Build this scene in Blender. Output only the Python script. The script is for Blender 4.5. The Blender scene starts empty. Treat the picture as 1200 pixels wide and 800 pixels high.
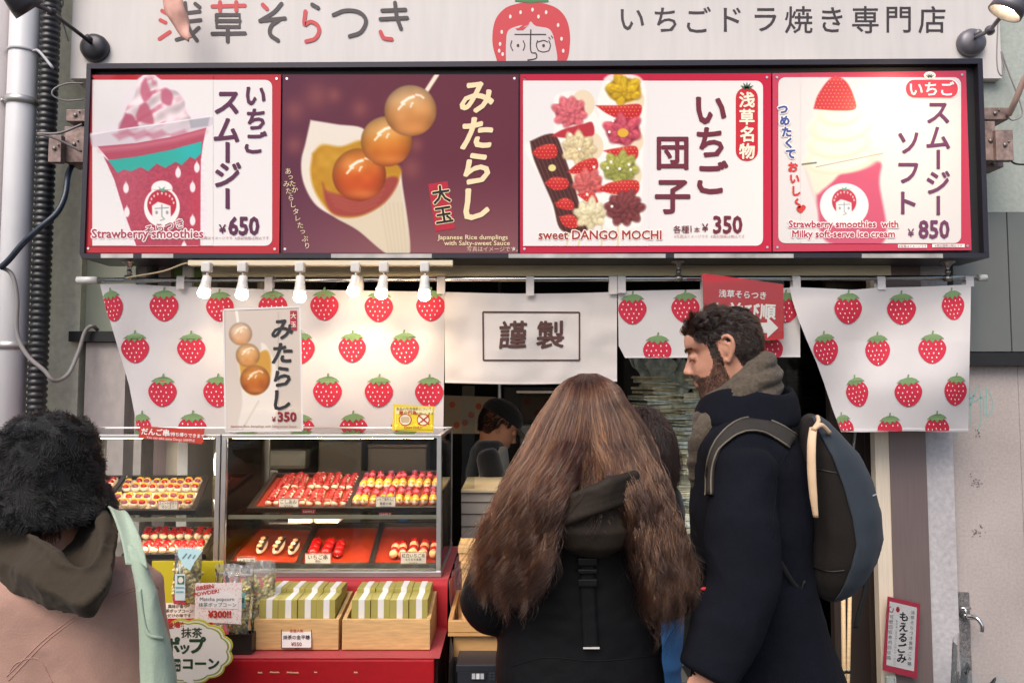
import bpy, bmesh, math, random
import numpy as np
from mathutils import Vector, Matrix, noise
from mathutils.bvhtree import BVHTree
from mathutils.geometry import tessellate_polygon

R = math.radians
rng = random.Random(7)
nrs = np.random.RandomState(7)
scene = bpy.context.scene
col = scene.collection

# ------------------------------------------------------------------ camera, sky, sun, exposure
FPX, CAMZ = 870.0, 1.55            # focal length in photograph pixels (1200 wide), eye height
PITCH = math.atan(50 / FPX)
cam = bpy.data.cameras.new("camera")
cam.sensor_width = 36.0
cam.lens = 36.0 * FPX / 1200.0
cam.clip_start, cam.clip_end = 0.05, 800
camo = bpy.data.objects.new("camera", cam)
col.objects.link(camo)
camo.location = (0, 0, CAMZ)
camo.rotation_euler = (R(90) + PITCH, 0, 0)
scene.camera = camo

SUN_EL, SUN_AZ = R(50), R(205)
world = bpy.data.worlds.new("World")
scene.world = world
world.use_nodes = True
wn = world.node_tree
bg = wn.nodes["Background"]
sky = wn.nodes.new("ShaderNodeTexSky")
sky.sky_type = 'NISHITA'
sky.sun_disc = False
sky.sun_elevation = SUN_EL
sky.sun_rotation = SUN_AZ
sky.air_density = 1.0
sky.dust_density = 3.0
sky.ozone_density = 0.6
wn.links.new(sky.outputs[0], bg.inputs[0])
bg.inputs[1].default_value = 0.105

sl = bpy.data.lights.new("sun", 'SUN')
sl.energy = 1.3
sl.angle = R(40)
sl.color = (1.0, 0.91, 0.83)
sun = bpy.data.objects.new("sun", sl)
col.objects.link(sun)
d = Vector((math.sin(SUN_AZ) * math.cos(SUN_EL), math.cos(SUN_AZ) * math.cos(SUN_EL), math.sin(SUN_EL)))
sun.rotation_euler = d.to_track_quat('Z', 'Y').to_euler()

vs = scene.view_settings
vs.view_transform = 'Standard'
vs.look = 'None'
vs.exposure = 0.85
vs.gamma = 1.0
vs.use_curve_mapping = False
scene.cycles.use_denoising = True
scene.cycles.max_bounces = 8
scene.cycles.transparent_max_bounces = 24
scene.cycles.transmission_bounces = 6
scene.cycles.sample_clamp_indirect = 4.0
scene.cycles.caustics_reflective = False
scene.cycles.caustics_refractive = False

# ------------------------------------------------------------------ points
CP, SP = math.cos(PITCH), math.sin(PITCH)
def ray(px, py):
    a, b = (px - 600) / FPX, -(py - 400) / FPX
    return Vector((a, CP - b * SP, SP + b * CP))
def P(px, py, Y):
    r = ray(px, py)
    r = r * (Y / r.y)
    return Vector((r.x, r.y, r.z + CAMZ))
CAMP = Vector((0, 0, CAMZ))

# ------------------------------------------------------------------ objects
W = {}
def tag(o, label=None, cat=None, group=None, kind=None):
    if label: o['label'] = label
    if cat: o['category'] = cat
    if group: o['group'] = group
    if kind: o['kind'] = kind
    return o
def empty(name, loc, label=None, cat=None, group=None):
    o = bpy.data.objects.new(name, None)
    o.empty_display_size = 0.1
    o.location = loc
    col.objects.link(o)
    W[o] = Vector(loc)
    return tag(o, label, cat, group)
def link(name, me, mats, parent=None, label=None, cat=None, group=None, kind=None, at=None):
    """me has world coordinates; the object's origin goes to at (or its parent's)"""
    o = bpy.data.objects.new(name, me)
    col.objects.link(o)
    base = Vector((0, 0, 0))
    if parent is not None:
        o.parent = parent
        base = W[parent]
    elif at is not None:
        base = Vector(at)
        o.location = base
    W[o] = base
    if base.length > 0:
        me.transform(Matrix.Translation(-base))
    for m in mats if isinstance(mats, (list, tuple)) else [mats]:
        me.materials.append(m)
    return tag(o, label, cat, group, kind)
def copy_tree(o, parent=None):
    c = o.copy()
    col.objects.link(c)
    if parent is not None: c.parent = parent
    for ch in list(o.children): copy_tree(ch, c)
    return c

def catmull(pts, n):
    pts = [Vector(p) for p in pts]
    if len(pts) == 2:
        return [pts[0].lerp(pts[1], i / n) for i in range(n + 1)]
    q = [pts[0] * 2 - pts[1]] + pts + [pts[-1] * 2 - pts[-2]]
    out = []
    segs = len(pts) - 1
    for i in range(n + 1):
        t = i / n * segs
        k = min(int(t), segs - 1)
        t -= k
        a, b, c, e = q[k:k + 4]
        out.append(0.5 * ((2 * b) + (c - a) * t + (2 * a - 5 * b + 4 * c - e) * t * t + (3 * b - a - 3 * c + e) * t ** 3))
    return out
def lin(xs, ys, x):
    return float(np.interp(x, xs, ys))

class MB:
    def __init__(s):
        s.v, s.f, s.m, s.sm = [], [], [], []
    def add(s, vs, fs, m=0, smooth=False):
        k = len(s.v)
        s.v += [tuple(p) for p in vs]
        s.f += [tuple(i + k for i in f) for f in fs]
        s.m += [m] * len(fs)
        s.sm += [smooth] * len(fs)
        return s
    def hexa(s, c, m=0):
        """8 corners: bottom 4 ccw, top 4 ccw"""
        return s.add(c, [(3, 2, 1, 0), (4, 5, 6, 7), (0, 1, 5, 4), (1, 2, 6, 5), (2, 3, 7, 6), (3, 0, 4, 7)], m)
    def box(s, lo, hi, m=0, bev=0.0):
        (a, b, c), (d_, e, f) = lo, hi
        if a > d_: a, d_ = d_, a
        if b > e: b, e = e, b
        if c > f: c, f = f, c
        if bev <= 0:
            return s.hexa([(a, b, c), (d_, b, c), (d_, e, c), (a, e, c), (a, b, f), (d_, b, f), (d_, e, f), (a, e, f)], m)
        bm = bmesh.new()
        r = bmesh.ops.create_cube(bm, size=1)
        for v in bm.verts:
            v.co = Vector(((a + d_) / 2 + v.co.x * (d_ - a), (b + e) / 2 + v.co.y * (e - b), (c + f) / 2 + v.co.z * (f - c)))
        bmesh.ops.bevel(bm, geom=bm.edges[:], offset=bev, segments=2, affect='EDGES', profile=0.6)
        return s.bm(bm, m)
    def obox(s, c, ax, ay, az, m=0, bev=0.0):
        """oriented box: centre and three half-axis vectors"""
        c, ax, ay, az = Vector(c), Vector(ax), Vector(ay), Vector(az)
        if bev <= 0:
            return s.hexa([c - ax - ay - az, c + ax - ay - az, c + ax + ay - az, c - ax + ay - az,
                           c - ax - ay + az, c + ax - ay + az, c + ax + ay + az, c - ax + ay + az], m)
        bm = bmesh.new()
        bmesh.ops.create_cube(bm, size=2)
        lx, ly, lz = ax.length, ay.length, az.length
        for v in bm.verts: v.co = Vector((v.co.x * lx, v.co.y * ly, v.co.z * lz))
        bmesh.ops.bevel(bm, geom=bm.edges[:], offset=bev, segments=2, affect='EDGES', profile=0.6)
        for v in bm.verts: v.co = c + ax / lx * v.co.x + ay / ly * v.co.y + az / lz * v.co.z
        return s.bm(bm, m)
    def bm(s, bm, m=0, smooth=False):
        bm.verts.index_update()
        s.add([v.co.copy() for v in bm.verts], [[v.index for v in f.verts] for f in bm.faces], m, smooth)
        bm.free()
        return s
    def loft(s, rings, m=0, smooth=True, cap=True):
        n = len(rings[0])
        vs, fs = [], []
        for r in rings: vs += list(r)
        for i in range(len(rings) - 1):
            for j in range(n):
                a, b = i * n + j, i * n + (j + 1) % n
                fs.append((a, b, b + n, a + n))
        if cap:
            fs.append(tuple(range(n))[::-1])
            fs.append(tuple((len(rings) - 1) * n + j for j in range(n)))
        return s.add(vs, fs, m, smooth)
    def tube(s, pts, r, n=10, m=0, res=None, cap=True, smooth=True, flat=1.0):
        """tube along a smooth path; r a number or one radius per point"""
        pts = [Vector(p) for p in pts]
        rs = r if isinstance(r, (list, tuple)) else [r] * len(pts)
        k = len(pts)
        if res:
            t = np.linspace(0, 1, k)
            q = catmull(pts, res)
            rs = [lin(t, rs, i / res) for i in range(res + 1)]
            pts = q
        rings, up = [], None
        for i, p in enumerate(pts):
            d_ = (pts[min(i + 1, len(pts) - 1)] - pts[max(i - 1, 0)])
            if d_.length < 1e-9: d_ = Vector((0, 0, 1))
            d_.normalize()
            if up is None:
                up = Vector((0, 0, 1)) if abs(d_.z) < 0.9 else Vector((0, 1, 0))
            x = d_.cross(up)
            if x.length < 1e-6: x = d_.cross(Vector((1, 0, 0)))
            x.normalize()
            up = x.cross(d_).normalized()
            rings.append([p + x * (math.cos(a) * rs[i]) + up * (math.sin(a) * rs[i] * flat) for a in (2 * math.pi * j / n for j in range(n))])
        return s.loft(rings, m, smooth, cap)
    def cyl(s, a, b, r1, r2=None, n=20, m=0, smooth=True):
        return s.tube([a, b], [r1, r1 if r2 is None else r2], n, m, None, True, smooth)
    def ell(s, c, rx, ry, rz, n=16, k=10, m=0, rot=None):
        c = Vector(c)
        rings = []
        for i in range(k + 1):
            t = math.pi * (i + 0.001 + (0.998 - 1) * 0) / k if 0 < i < k else (0.02 if i == 0 else math.pi - 0.02)
            ring = []
            for j in range(n):
                a = 2 * math.pi * j / n
                p = Vector((rx * math.sin(t) * math.cos(a), ry * math.sin(t) * math.sin(a), -rz * math.cos(t)))
                ring.append(c + (rot @ p if rot else p))
            rings.append(ring)
        return s.loft(rings, m)
    def lathe(s, c, prof, n=20, m=0, axis=None):
        """profile of (radius, height) turned about axis through c"""
        c = Vector(c)
        z = Vector(axis or (0, 0, 1)).normalized()
        x = z.orthogonal().normalized()
        y = z.cross(x)
        rings = [[c + z * h + x * (r * math.cos(a)) + y * (r * math.sin(a)) for a in (2 * math.pi * j / n for j in range(n))] for r, h in prof]
        return s.loft(rings, m)
    def grid(s, fn, nu, nv, m=0, smooth=True):
        vs = [fn(i / nu, j / nv) for j in range(nv + 1) for i in range(nu + 1)]
        fs = [(j * (nu + 1) + i, j * (nu + 1) + i + 1, (j + 1) * (nu + 1) + i + 1, (j + 1) * (nu + 1) + i) for j in range(nv) for i in range(nu)]
        return s.add(vs, fs, m, smooth)
    def prism(s, poly, dvec, m=0):
        """closed outline (3-D points) pushed along dvec"""
        poly = [Vector(p) for p in poly]
        n = len(poly)
        dvec = Vector(dvec)
        tri = tessellate_polygon([poly])
        fs = [tuple(t) for t in tri] + [tuple(i + n for i in reversed(t)) for t in tri] + [(i, (i + 1) % n, (i + 1) % n + n, i + n) for i in range(n)]
        return s.add(poly + [p + dvec for p in poly], fs, m)
    def mesh(s, name):
        me = bpy.data.meshes.new(name)
        me.from_pydata(s.v, [], s.f)
        me.polygons.foreach_set('material_index', s.m)
        me.polygons.foreach_set('use_smooth', s.sm)
        me.update()
        return me
    def build(s, name, mats, parent=None, label=None, cat=None, group=None, kind=None, at=None, fix=True):
        me = s.mesh(name)
        if fix:
            bm = bmesh.new()
            bm.from_mesh(me)
            bmesh.ops.recalc_face_normals(bm, faces=bm.faces)
            bm.to_mesh(me)
            bm.free()
        return link(name, me, mats, parent, label, cat, group, kind, at)

# ------------------------------------------------------------------ materials
def lc(c):
    return tuple(x / 12.92 if x <= 0.04045 else ((x + 0.055) / 1.055) ** 2.4 for x in c)
def hexc(h):
    return lc(tuple(int(h[i:i + 2], 16) / 255 for i in (0, 2, 4)))
MATS = {}
def mat(name, c, rough=0.5, metal=0.0, var=0.0, vscale=8.0, bump=0.0, bscale=60.0, spec=0.5, sheen=0.0, emit=None, estr=0.0,
        stretch=None, coat=0.0, var2=0.0, v2scale=60.0, rvar=0.0, sss=0.0, alpha=1.0):
    """procedural Principled material: large and small colour variation, roughness variation, bump"""
    if name in MATS: return MATS[name]
    m = bpy.data.materials.new(name)
    m.use_nodes = True
    nt = m.node_tree
    b = nt.nodes["Principled BSDF"]
    if isinstance(c, str): c = hexc(c)
    c4 = (*c, 1)
    b.inputs['Base Color'].default_value = c4
    b.inputs['Roughness'].default_value = rough
    b.inputs['Metallic'].default_value = metal
    b.inputs['Specular IOR Level'].default_value = spec
    if sheen: b.inputs['Sheen Weight'].default_value = sheen
    if coat: b.inputs['Coat Weight'].default_value = coat
    if sss:
        b.inputs['Subsurface Weight'].default_value = sss
        b.inputs['Subsurface Radius'].default_value = (0.012, 0.005, 0.003)
    if emit is not None:
        b.inputs['Emission Color'].default_value = (*emit, 1)
        b.inputs['Emission Strength'].default_value = estr
    tc = nt.nodes.new("ShaderNodeTexCoord")
    vec = tc.outputs['Object']
    if stretch:
        mp = nt.nodes.new("ShaderNodeMapping")
        mp.inputs['Scale'].default_value = stretch
        nt.links.new(vec, mp.inputs[0])
        vec = mp.outputs[0]
    def nz(scale, detail=4):
        n = nt.nodes.new("ShaderNodeTexNoise")
        n.inputs['Scale'].default_value = scale
        n.inputs['Detail'].default_value = detail
        nt.links.new(vec, n.inputs['Vector'])
        return n.outputs[0]
    src = None
    for amt, sc in ((var, vscale), (var2, v2scale)):
        if amt:
            mr = nt.nodes.new("ShaderNodeMapRange")
            mr.inputs[1].default_value, mr.inputs[2].default_value = 0.25, 0.75
            mr.inputs[3].default_value, mr.inputs[4].default_value = 1 - amt, 1 + amt
            nt.links.new(nz(sc), mr.inputs[0])
            mx = nt.nodes.new("ShaderNodeVectorMath")
            mx.operation = 'SCALE'
            if src is None: mx.inputs[0].default_value = c
            else: nt.links.new(src, mx.inputs[0])
            nt.links.new(mr.outputs[0], mx.inputs['Scale'])
            src = mx.outputs[0]
    if src is not None: nt.links.new(src, b.inputs['Base Color'])
    if rvar:
        mr = nt.nodes.new("ShaderNodeMapRange")
        mr.inputs[3].default_value, mr.inputs[4].default_value = max(0, rough - rvar), min(1, rough + rvar)
        nt.links.new(nz(vscale * 2), mr.inputs[0])
        nt.links.new(mr.outputs[0], b.inputs['Roughness'])
    if bump:
        bp = nt.nodes.new("ShaderNodeBump")
        bp.inputs['Strength'].default_value = min(1.0, bump)
        bp.inputs['Distance'].default_value = 0.002 * max(1, bump)
        nt.links.new(nz(bscale, 5), bp.inputs['Height'])
        nt.links.new(bp.outputs[0], b.inputs['Normal'])
    MATS[name] = m
    return m
def glass(name, tint=(0.97, 0.985, 0.98), rough=0.02, ior=1.45, refl=1.0, wrinkle=0.0, wscale=20.0, body=0.0):
    """thin clear sheet: transparent with a Fresnel reflection"""
    if name in MATS: return MATS[name]
    m = bpy.data.materials.new(name)
    m.use_nodes = True
    nt = m.node_tree
    nt.nodes.remove(nt.nodes["Principled BSDF"])
    out = nt.nodes["Material Output"]
    tr = nt.nodes.new("ShaderNodeBsdfTransparent")
    tr.inputs[0].default_value = (*tint, 1)
    gl = nt.nodes.new("ShaderNodeBsdfGlossy")
    gl.inputs['Roughness'].default_value = rough
    fr = nt.nodes.new("ShaderNodeFresnel")
    fr.inputs[0].default_value = ior
    mx = nt.nodes.new("ShaderNodeMixShader")
    mt = nt.nodes.new("ShaderNodeMath")
    mt.operation = 'MULTIPLY'
    mt.inputs[1].default_value = refl
    nt.links.new(fr.outputs[0], mt.inputs[0])
    nt.links.new(mt.outputs[0], mx.inputs[0])
    first = tr.outputs[0]
    if body:
        df = nt.nodes.new("ShaderNodeBsdfDiffuse")
        df.inputs[0].default_value = (0.8, 0.8, 0.8, 1)
        m2 = nt.nodes.new("ShaderNodeMixShader")
        m2.inputs[0].default_value = body
        nt.links.new(tr.outputs[0], m2.inputs[1])
        nt.links.new(df.outputs[0], m2.inputs[2])
        first = m2.outputs[0]
    nt.links.new(first, mx.inputs[1])
    nt.links.new(gl.outputs[0], mx.inputs[2])
    if wrinkle:
        tc = nt.nodes.new("ShaderNodeTexCoord")
        n = nt.nodes.new("ShaderNodeTexNoise")
        n.inputs['Scale'].default_value = wscale
        bp = nt.nodes.new("ShaderNodeBump")
        bp.inputs['Strength'].default_value = wrinkle
        bp.inputs['Distance'].default_value = 0.01
        nt.links.new(tc.outputs['Object'], n.inputs['Vector'])
        nt.links.new(n.outputs[0], bp.inputs['Height'])
        nt.links.new(bp.outputs[0], gl.inputs['Normal'])
        nt.links.new(bp.outputs[0], fr.inputs['Normal'])
    nt.links.new(mx.outputs[0], out.inputs[0])
    MATS[name] = m
    return m
def emitter(name, c, s):
    if name in MATS: return MATS[name]
    m = mat(name, (0.8, 0.8, 0.8), 0.4, emit=c, estr=s)
    return m
def printed(name, rough=0.3, coat=0.0, spec=0.5):
    """ink on a sheet: colour comes from the print's colour attribute"""
    if name in MATS: return MATS[name]
    m = mat(name, (0.8, 0.8, 0.8), rough, coat=coat, spec=spec)
    a = m.node_tree.nodes.new("ShaderNodeVertexColor")
    a.layer_name = "ink"
    m.node_tree.links.new(a.outputs[0], m.node_tree.nodes["Principled BSDF"].inputs['Base Color'])
    return m
def ink(h, rough=0.3, coat=0.0):
    return mat('ink_%s_%g_%g' % (h, rough, coat), h, rough, coat=coat, spec=.5 if rough > .2 else .22)

# ------------------------------------------------------------------ lettering and flat prints on a plane
FONTC = {}
def glyphs(text, bold=0.0, res=2):
    key = (text, bold)
    if key not in FONTC:
        cu = bpy.data.curves.new('lettering', 'FONT')
        cu.body = text
        cu.offset = bold
        cu.resolution_u = res
        cu.fill_mode = 'FRONT'
        o = bpy.data.objects.new('lettering', cu)
        col.objects.link(o)
        dg = bpy.context.evaluated_depsgraph_get()
        me = bpy.data.meshes.new_from_object(o.evaluated_get(dg))
        v = np.array([tuple(p.co) for p in me.vertices], dtype=float).reshape(-1, 3)[:, :2]
        f = [tuple(p.vertices) for p in me.polygons]
        bpy.data.objects.remove(o)
        bpy.data.curves.remove(cu)
        bpy.data.meshes.remove(me)
        FONTC[key] = (v, f)
    return FONTC[key]

class Flat:
    """a flat sheet, laid out in the units of the photograph and lying in a plane of the place"""
    def __init__(s, Y, fn=None, gap=0.0012):
        s.Y, s.mb, s.mats, s.gap = Y, MB(), [], gap
        s.fn = fn
    def at(s, px, py, layer=0):
        if s.fn: return s.fn(px, py, layer * s.gap)
        p = P(px, py, s.Y)
        return Vector((p.x, p.y - layer * s.gap, p.z))
    def mi(s, m):
        if isinstance(m, str): m = ink(m)
        if m not in s.mats: s.mats.append(m)
        return s.mats.index(m)
    def poly(s, pts, m, layer=1):
        v2 = [Vector((x, y, 0)) for x, y in pts]
        tri = tessellate_polygon([v2])
        s.mb.add([s.at(x, y, layer) for x, y in pts], [tuple(t) for t in tri], s.mi(m))
        return s
    def rect(s, x0, y0, x1, y1, m, layer=1):
        return s.poly([(x0, y0), (x1, y0), (x1, y1), (x0, y1)], m, layer)
    def rrect(s, x0, y0, x1, y1, r, m, layer=1, rot=0.0):
        pts = []
        for cx, cy, a0 in ((x1 - r, y0 + r, -90), (x1 - r, y1 - r, 0), (x0 + r, y1 - r, 90), (x0 + r, y0 + r, 180)):
            for k in range(6):
                a = R(a0 + k * 18)
                pts.append((cx + r * math.cos(a), cy + r * math.sin(a)))
        return s.poly(s.rotp(pts, (x0 + x1) / 2, (y0 + y1) / 2, rot), m, layer)
    @staticmethod
    def rotp(pts, cx, cy, deg):
        c, n = math.cos(R(deg)), math.sin(R(deg))
        return [(cx + (x - cx) * c - (y - cy) * n, cy + (x - cx) * n + (y - cy) * c) for x, y in pts]
    def ellipse(s, cx, cy, rx, ry, m, layer=1, rot=0.0, n=24):
        return s.poly(s.rotp([(cx + rx * math.cos(2 * math.pi * k / n), cy + ry * math.sin(2 * math.pi * k / n)) for k in range(n)], cx, cy, rot), m, layer)
    def stroke(s, pts, w, m, layer=1, res=None, closed=False):
        if res:
            pts = [(p.x, p.y) for p in catmull([(x, y, 0) for x, y in pts], res)]
        n = len(pts)
        ws = w if isinstance(w, (list, tuple)) else None
        L, Rr = [], []
        for i, (x, y) in enumerate(pts):
            if closed: a, b = pts[(i - 1) % n], pts[(i + 1) % n]
            else: a, b = pts[max(i - 1, 0)], pts[min(i + 1, n - 1)]
            dx, dy = b[0] - a[0], b[1] - a[1]
            l = math.hypot(dx, dy) or 1
            hw = (lin(np.linspace(0, 1, len(ws)), ws, i / (n - 1)) if ws else w) / 2
            L.append((x - dy / l * hw, y + dx / l * hw))
            Rr.append((x + dy / l * hw, y - dx / l * hw))
        vs = [s.at(x, y, layer) for x, y in L + Rr]
        fs = [(i, i + 1, n + i + 1, n + i) for i in range(n - 1)]
        if closed: fs.append((n - 1, 0, n, 2 * n - 1))
        s.mb.add(vs, fs, s.mi(m))
        return s
    def text(s, t, x, y, h, m, layer=2, bold=0.0, align='C', sx=1.0, rot=0.0, slant=0.0, wob=0.0):
        """t centred (or left / right aligned) on x, with its middle at y; h is the em in photo pixels"""
        v, f = glyphs(t)
        if not len(v): return s
        if bold > 0:      # heavier strokes: the same letters printed again, a hair apart
            v0, f0 = v, f
            n0 = len(v0)
            offs = [(0, 0)] + [(bold * math.cos(q), bold * math.sin(q)) for q in (2 * math.pi * k / 8 for k in range(8))]
            if bold > .06: offs += [(bold * .5 * math.cos(q), bold * .5 * math.sin(q)) for q in (2 * math.pi * k / 8 for k in range(8))]
            v = np.concatenate([v0 + np.array(o) for o in offs])
            f = [tuple(i + n0 * k for i in t_) for k in range(len(offs)) for t_ in f0]
            lay = np.repeat(np.arange(len(offs)) * .02, n0)
        else:
            lay = np.zeros(len(v))
        u = v[:, 0].copy() * sx
        w = v[:, 1].copy()
        lo, hi = u.min(), u.max()
        mid = (w.min() + w.max()) / 2 if align != 'B' else 0.36
        ox = {'C': (lo + hi) / 2, 'L': lo, 'R': hi, 'B': (lo + hi) / 2}[align]
        u -= ox
        w -= mid
        if wob:
            u2 = u + wob * np.sin(w * 5.0 + 1.3)
            w = w + wob * np.sin(u * 4.0 + 0.4)
            u = u2
        u = u + slant * w
        c, n = math.cos(R(rot)), math.sin(R(rot))
        X = x + h * (u * c + w * n)
        Yy = y + h * (u * n - w * c)
        s.mb.add([s.at(a, b, layer + q) for a, b, q in zip(X, Yy, lay)], f, s.mi(m))
        return s
    def vtext(s, t, x, y0, dy, h, m, layer=2, bold=0.0, dx=0.0, **k):
        for i, ch in enumerate(t):
            if ch == ' ': continue
            if ch in 'ー〜～':
                s.text(ch, x + dx * i, y0 + dy * i, h, m, layer, bold, rot=90, **{a: b for a, b in k.items() if a != 'rot'})
            else:
                s.text(ch, x + dx * i, y0 + dy * i, h, m, layer, bold, **k)
        return s
    def build(s, name, parent=None, **k):
        return s.mb.build(name, s.mats, parent, fix=False, **k)

def paint(name, fn_at, x0, y0, x1, y1, dens, fn, material, parent=None, layer=1, **k):
    """a printed picture: a fine sheet whose ink colours are worked out by fn(X, Y) -> sRGB"""
    nx, ny = int((x1 - x0) * dens), int((y1 - y0) * dens)
    xs, ys = np.linspace(x0, x1, nx + 1), np.linspace(y0, y1, ny + 1)
    X, Yg = np.meshgrid(xs, ys)
    C = np.clip(fn(X, Yg), 0, 1)
    Cl = np.where(C <= 0.04045, C / 12.92, ((C + 0.055) / 1.055) ** 2.4)
    # corners of the sheet decide its plane; points between are found by the same projection
    co = np.array([tuple(fn_at(a, b, layer)) for b in ys for a in xs])
    i = np.arange((nx + 1) * (ny + 1)).reshape(ny + 1, nx + 1)
    F = np.stack([i[:-1, :-1], i[1:, :-1], i[1:, 1:], i[:-1, 1:]], -1).reshape(-1, 4)
    me = bpy.data.meshes.new(name)
    me.vertices.add(len(co))
    me.vertices.foreach_set('co', co.ravel())
    me.loops.add(F.size)
    me.loops.foreach_set('vertex_index', F.ravel())
    me.polygons.add(len(F))
    me.polygons.foreach_set('loop_start', np.arange(0, F.size, 4))
    me.update(calc_edges=True)
    a = me.color_attributes.new("ink", 'FLOAT_COLOR', 'POINT')
    a.data.foreach_set('color', np.concatenate([Cl.reshape(-1, 3), np.ones((len(co), 1))], 1).ravel())
    return link(name, me, [material], parent, **k)

class Pic:
    """numpy drawing with soft edges, in photo pixels"""
    def __init__(s, X, Y, c):
        s.X, s.Y = X, Y
        s.C = np.zeros(X.shape + (3,)) + np.array(hex3(c))
    def put(s, mask, c):
        c = np.array(hex3(c)) if isinstance(c, str) else c
        s.C = s.C * (1 - mask[..., None]) + c * mask[..., None]
        return s
    def ell(s, cx, cy, rx, ry, rot=0, soft=0.6):
        c, n = math.cos(R(rot)), math.sin(R(rot))
        u, v = (s.X - cx) * c + (s.Y - cy) * n, -(s.X - cx) * n + (s.Y - cy) * c
        q = np.sqrt((u / rx) ** 2 + (v / ry) ** 2)
        return np.clip((1 - q) * min(rx, ry) / soft * 0.5 + 0.5, 0, 1)
    def blob(s, cx, cy, r, ry=None, p=1.0):
        return np.exp(-(((s.X - cx) / r) ** 2 + ((s.Y - cy) / (ry or r)) ** 2) * p)
    def poly(s, pts, soft=0.6):
        X, Y = s.X, s.Y
        ins = np.zeros(X.shape, bool)
        dist = np.full(X.shape, 1e9)
        n = len(pts)
        for i in range(n):
            (ax, ay), (bx, by) = pts[i], pts[(i + 1) % n]
            cond = ((ay > Y) != (by > Y))
            with np.errstate(divide='ignore', invalid='ignore'):
                xi = (bx - ax) * (Y - ay) / ((by - ay) or 1e-9) + ax
            ins ^= cond & (X < xi)
            ex, ey = bx - ax, by - ay
            t = np.clip(((X - ax) * ex + (Y - ay) * ey) / ((ex * ex + ey * ey) or 1e-9), 0, 1)
            dist = np.minimum(dist, np.hypot(X - ax - t * ex, Y - ay - t * ey))
        return np.clip(np.where(ins, dist, -dist) / soft * 0.5 + 0.5, 0, 1)
    def spoly(s, pts, soft=0.6, res=60):
        q = catmull([(x, y, 0) for x, y in pts + [pts[0]]], res)
        return s.poly([(p.x, p.y) for p in q[:-1]], soft)
    def line(s, pts, w, soft=0.6, res=None):
        if res: pts = [(p.x, p.y) for p in catmull([(x, y, 0) for x, y in pts], res)]
        dist = np.full(s.X.shape, 1e9)
        for (ax, ay), (bx, by) in zip(pts[:-1], pts[1:]):
            ex, ey = bx - ax, by - ay
            t = np.clip(((s.X - ax) * ex + (s.Y - ay) * ey) / ((ex * ex + ey * ey) or 1e-9), 0, 1)
            dist = np.minimum(dist, np.hypot(s.X - ax - t * ex, s.Y - ay - t * ey))
        return np.clip((w / 2 - dist) / soft * 0.5 + 0.5, 0, 1)
    def noise(s, scale, seed=0):
        r = np.random.RandomState(seed)
        g = r.rand(64, 64)
        u, v = (s.X / scale) % 63, (s.Y / scale) % 63
        iu, iv = u.astype(int), v.astype(int)
        fu, fv = u - iu, v - iv
        fu, fv = fu * fu * (3 - 2 * fu), fv * fv * (3 - 2 * fv)
        return (g[iv, iu] * (1 - fu) + g[iv, iu + 1] * fu) * (1 - fv) + (g[iv + 1, iu] * (1 - fu) + g[iv + 1, iu + 1] * fu) * fv
def hex3(h):
    return tuple(int(h[i:i + 2], 16) / 255 for i in (0, 2, 4))
ORD = ['first', 'second', 'third', 'fourth', 'fifth', 'sixth', 'seventh', 'eighth', 'ninth', 'tenth', 'eleventh', 'twelfth', 'thirteenth', 'fourteenth', 'fifteenth', 'sixteenth']
# ================================================================== the setting
YW = 3.26        # face of the neighbouring walls
asphalt = mat('asphalt', (0.07, 0.07, 0.072), 0.9, var=0.25, vscale=1.5, var2=0.35, v2scale=180, bump=0.6, bscale=220)
MB().add([(-60, -60, 0), (60, -60, 0), (60, 60, 0), (-60, 60, 0)], [(0, 1, 2, 3)]).build('ground', asphalt, kind='structure')

def checker(name, a, b, scale):
    m = mat(name, (0.3, 0.3, 0.3), 0.45)
    nt = m.node_tree
    tc = nt.nodes.new("ShaderNodeTexCoord")
    c = nt.nodes.new("ShaderNodeTexChecker")
    c.inputs['Scale'].default_value = scale
    c.inputs['Color1'].default_value = (*a, 1)
    c.inputs['Color2'].default_value = (*b, 1)
    nt.links.new(tc.outputs['Object'], c.inputs['Vector'])
    nt.links.new(c.outputs[0], nt.nodes["Principled BSDF"].inputs['Base Color'])
    return m
MB().add([(-1.5, 2.3, .004), (1.6, 2.3, .004), (1.6, 6.2, .004), (-1.5, 6.2, .004)], [(0, 1, 2, 3)]).build(
    'shop_floor', checker('floor_tiles', (0.06, 0.062, 0.06), (0.3, 0.3, 0.27), 4.3), kind='structure')

plaster = mat('plaster_cream', hexc('d2d0bc'), 0.9, var=0.12, vscale=3, var2=0.12, v2scale=40, bump=0.8, bscale=90)
plaster_r = mat('plaster_green_grey', hexc('a9b0a8'), 0.9, var=0.12, vscale=3, var2=0.1, v2scale=50, bump=0.8, bscale=90)
conc = mat('concrete_grey', hexc('a19c99'), 0.9, var=0.2, vscale=2.5, var2=0.12, v2scale=40, bump=0.7, bscale=120)
conc_l = mat('concrete_pale', hexc('b3aba8'), 0.85, var=0.14, vscale=2.2, var2=0.1, v2scale=30, bump=0.6, bscale=110, stretch=(1, 1, .6))
slab = mat('stone_slab', hexc('ada29e'), 0.7, var=0.16, vscale=2.2, var2=0.12, v2scale=90, bump=0.35, bscale=160)
steel_grey = mat('panel_blue_grey', hexc('6b6f6d'), 0.55, var=0.14, vscale=2, bump=0.1, bscale=40)
black = mat('black_paint', (0.012, 0.012, 0.013), 0.5, var=0.3, vscale=20)
darkmetal = mat('dark_bronze_metal', hexc('7a6b69'), 0.42, 0.3, var=0.1, vscale=5, stretch=(40, 1, 1))
white_p = mat('white_paint', (0.72, 0.71, 0.7), 0.5, var=0.06, vscale=3, var2=0.04, v2scale=40, bump=0.15, bscale=60)
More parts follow.
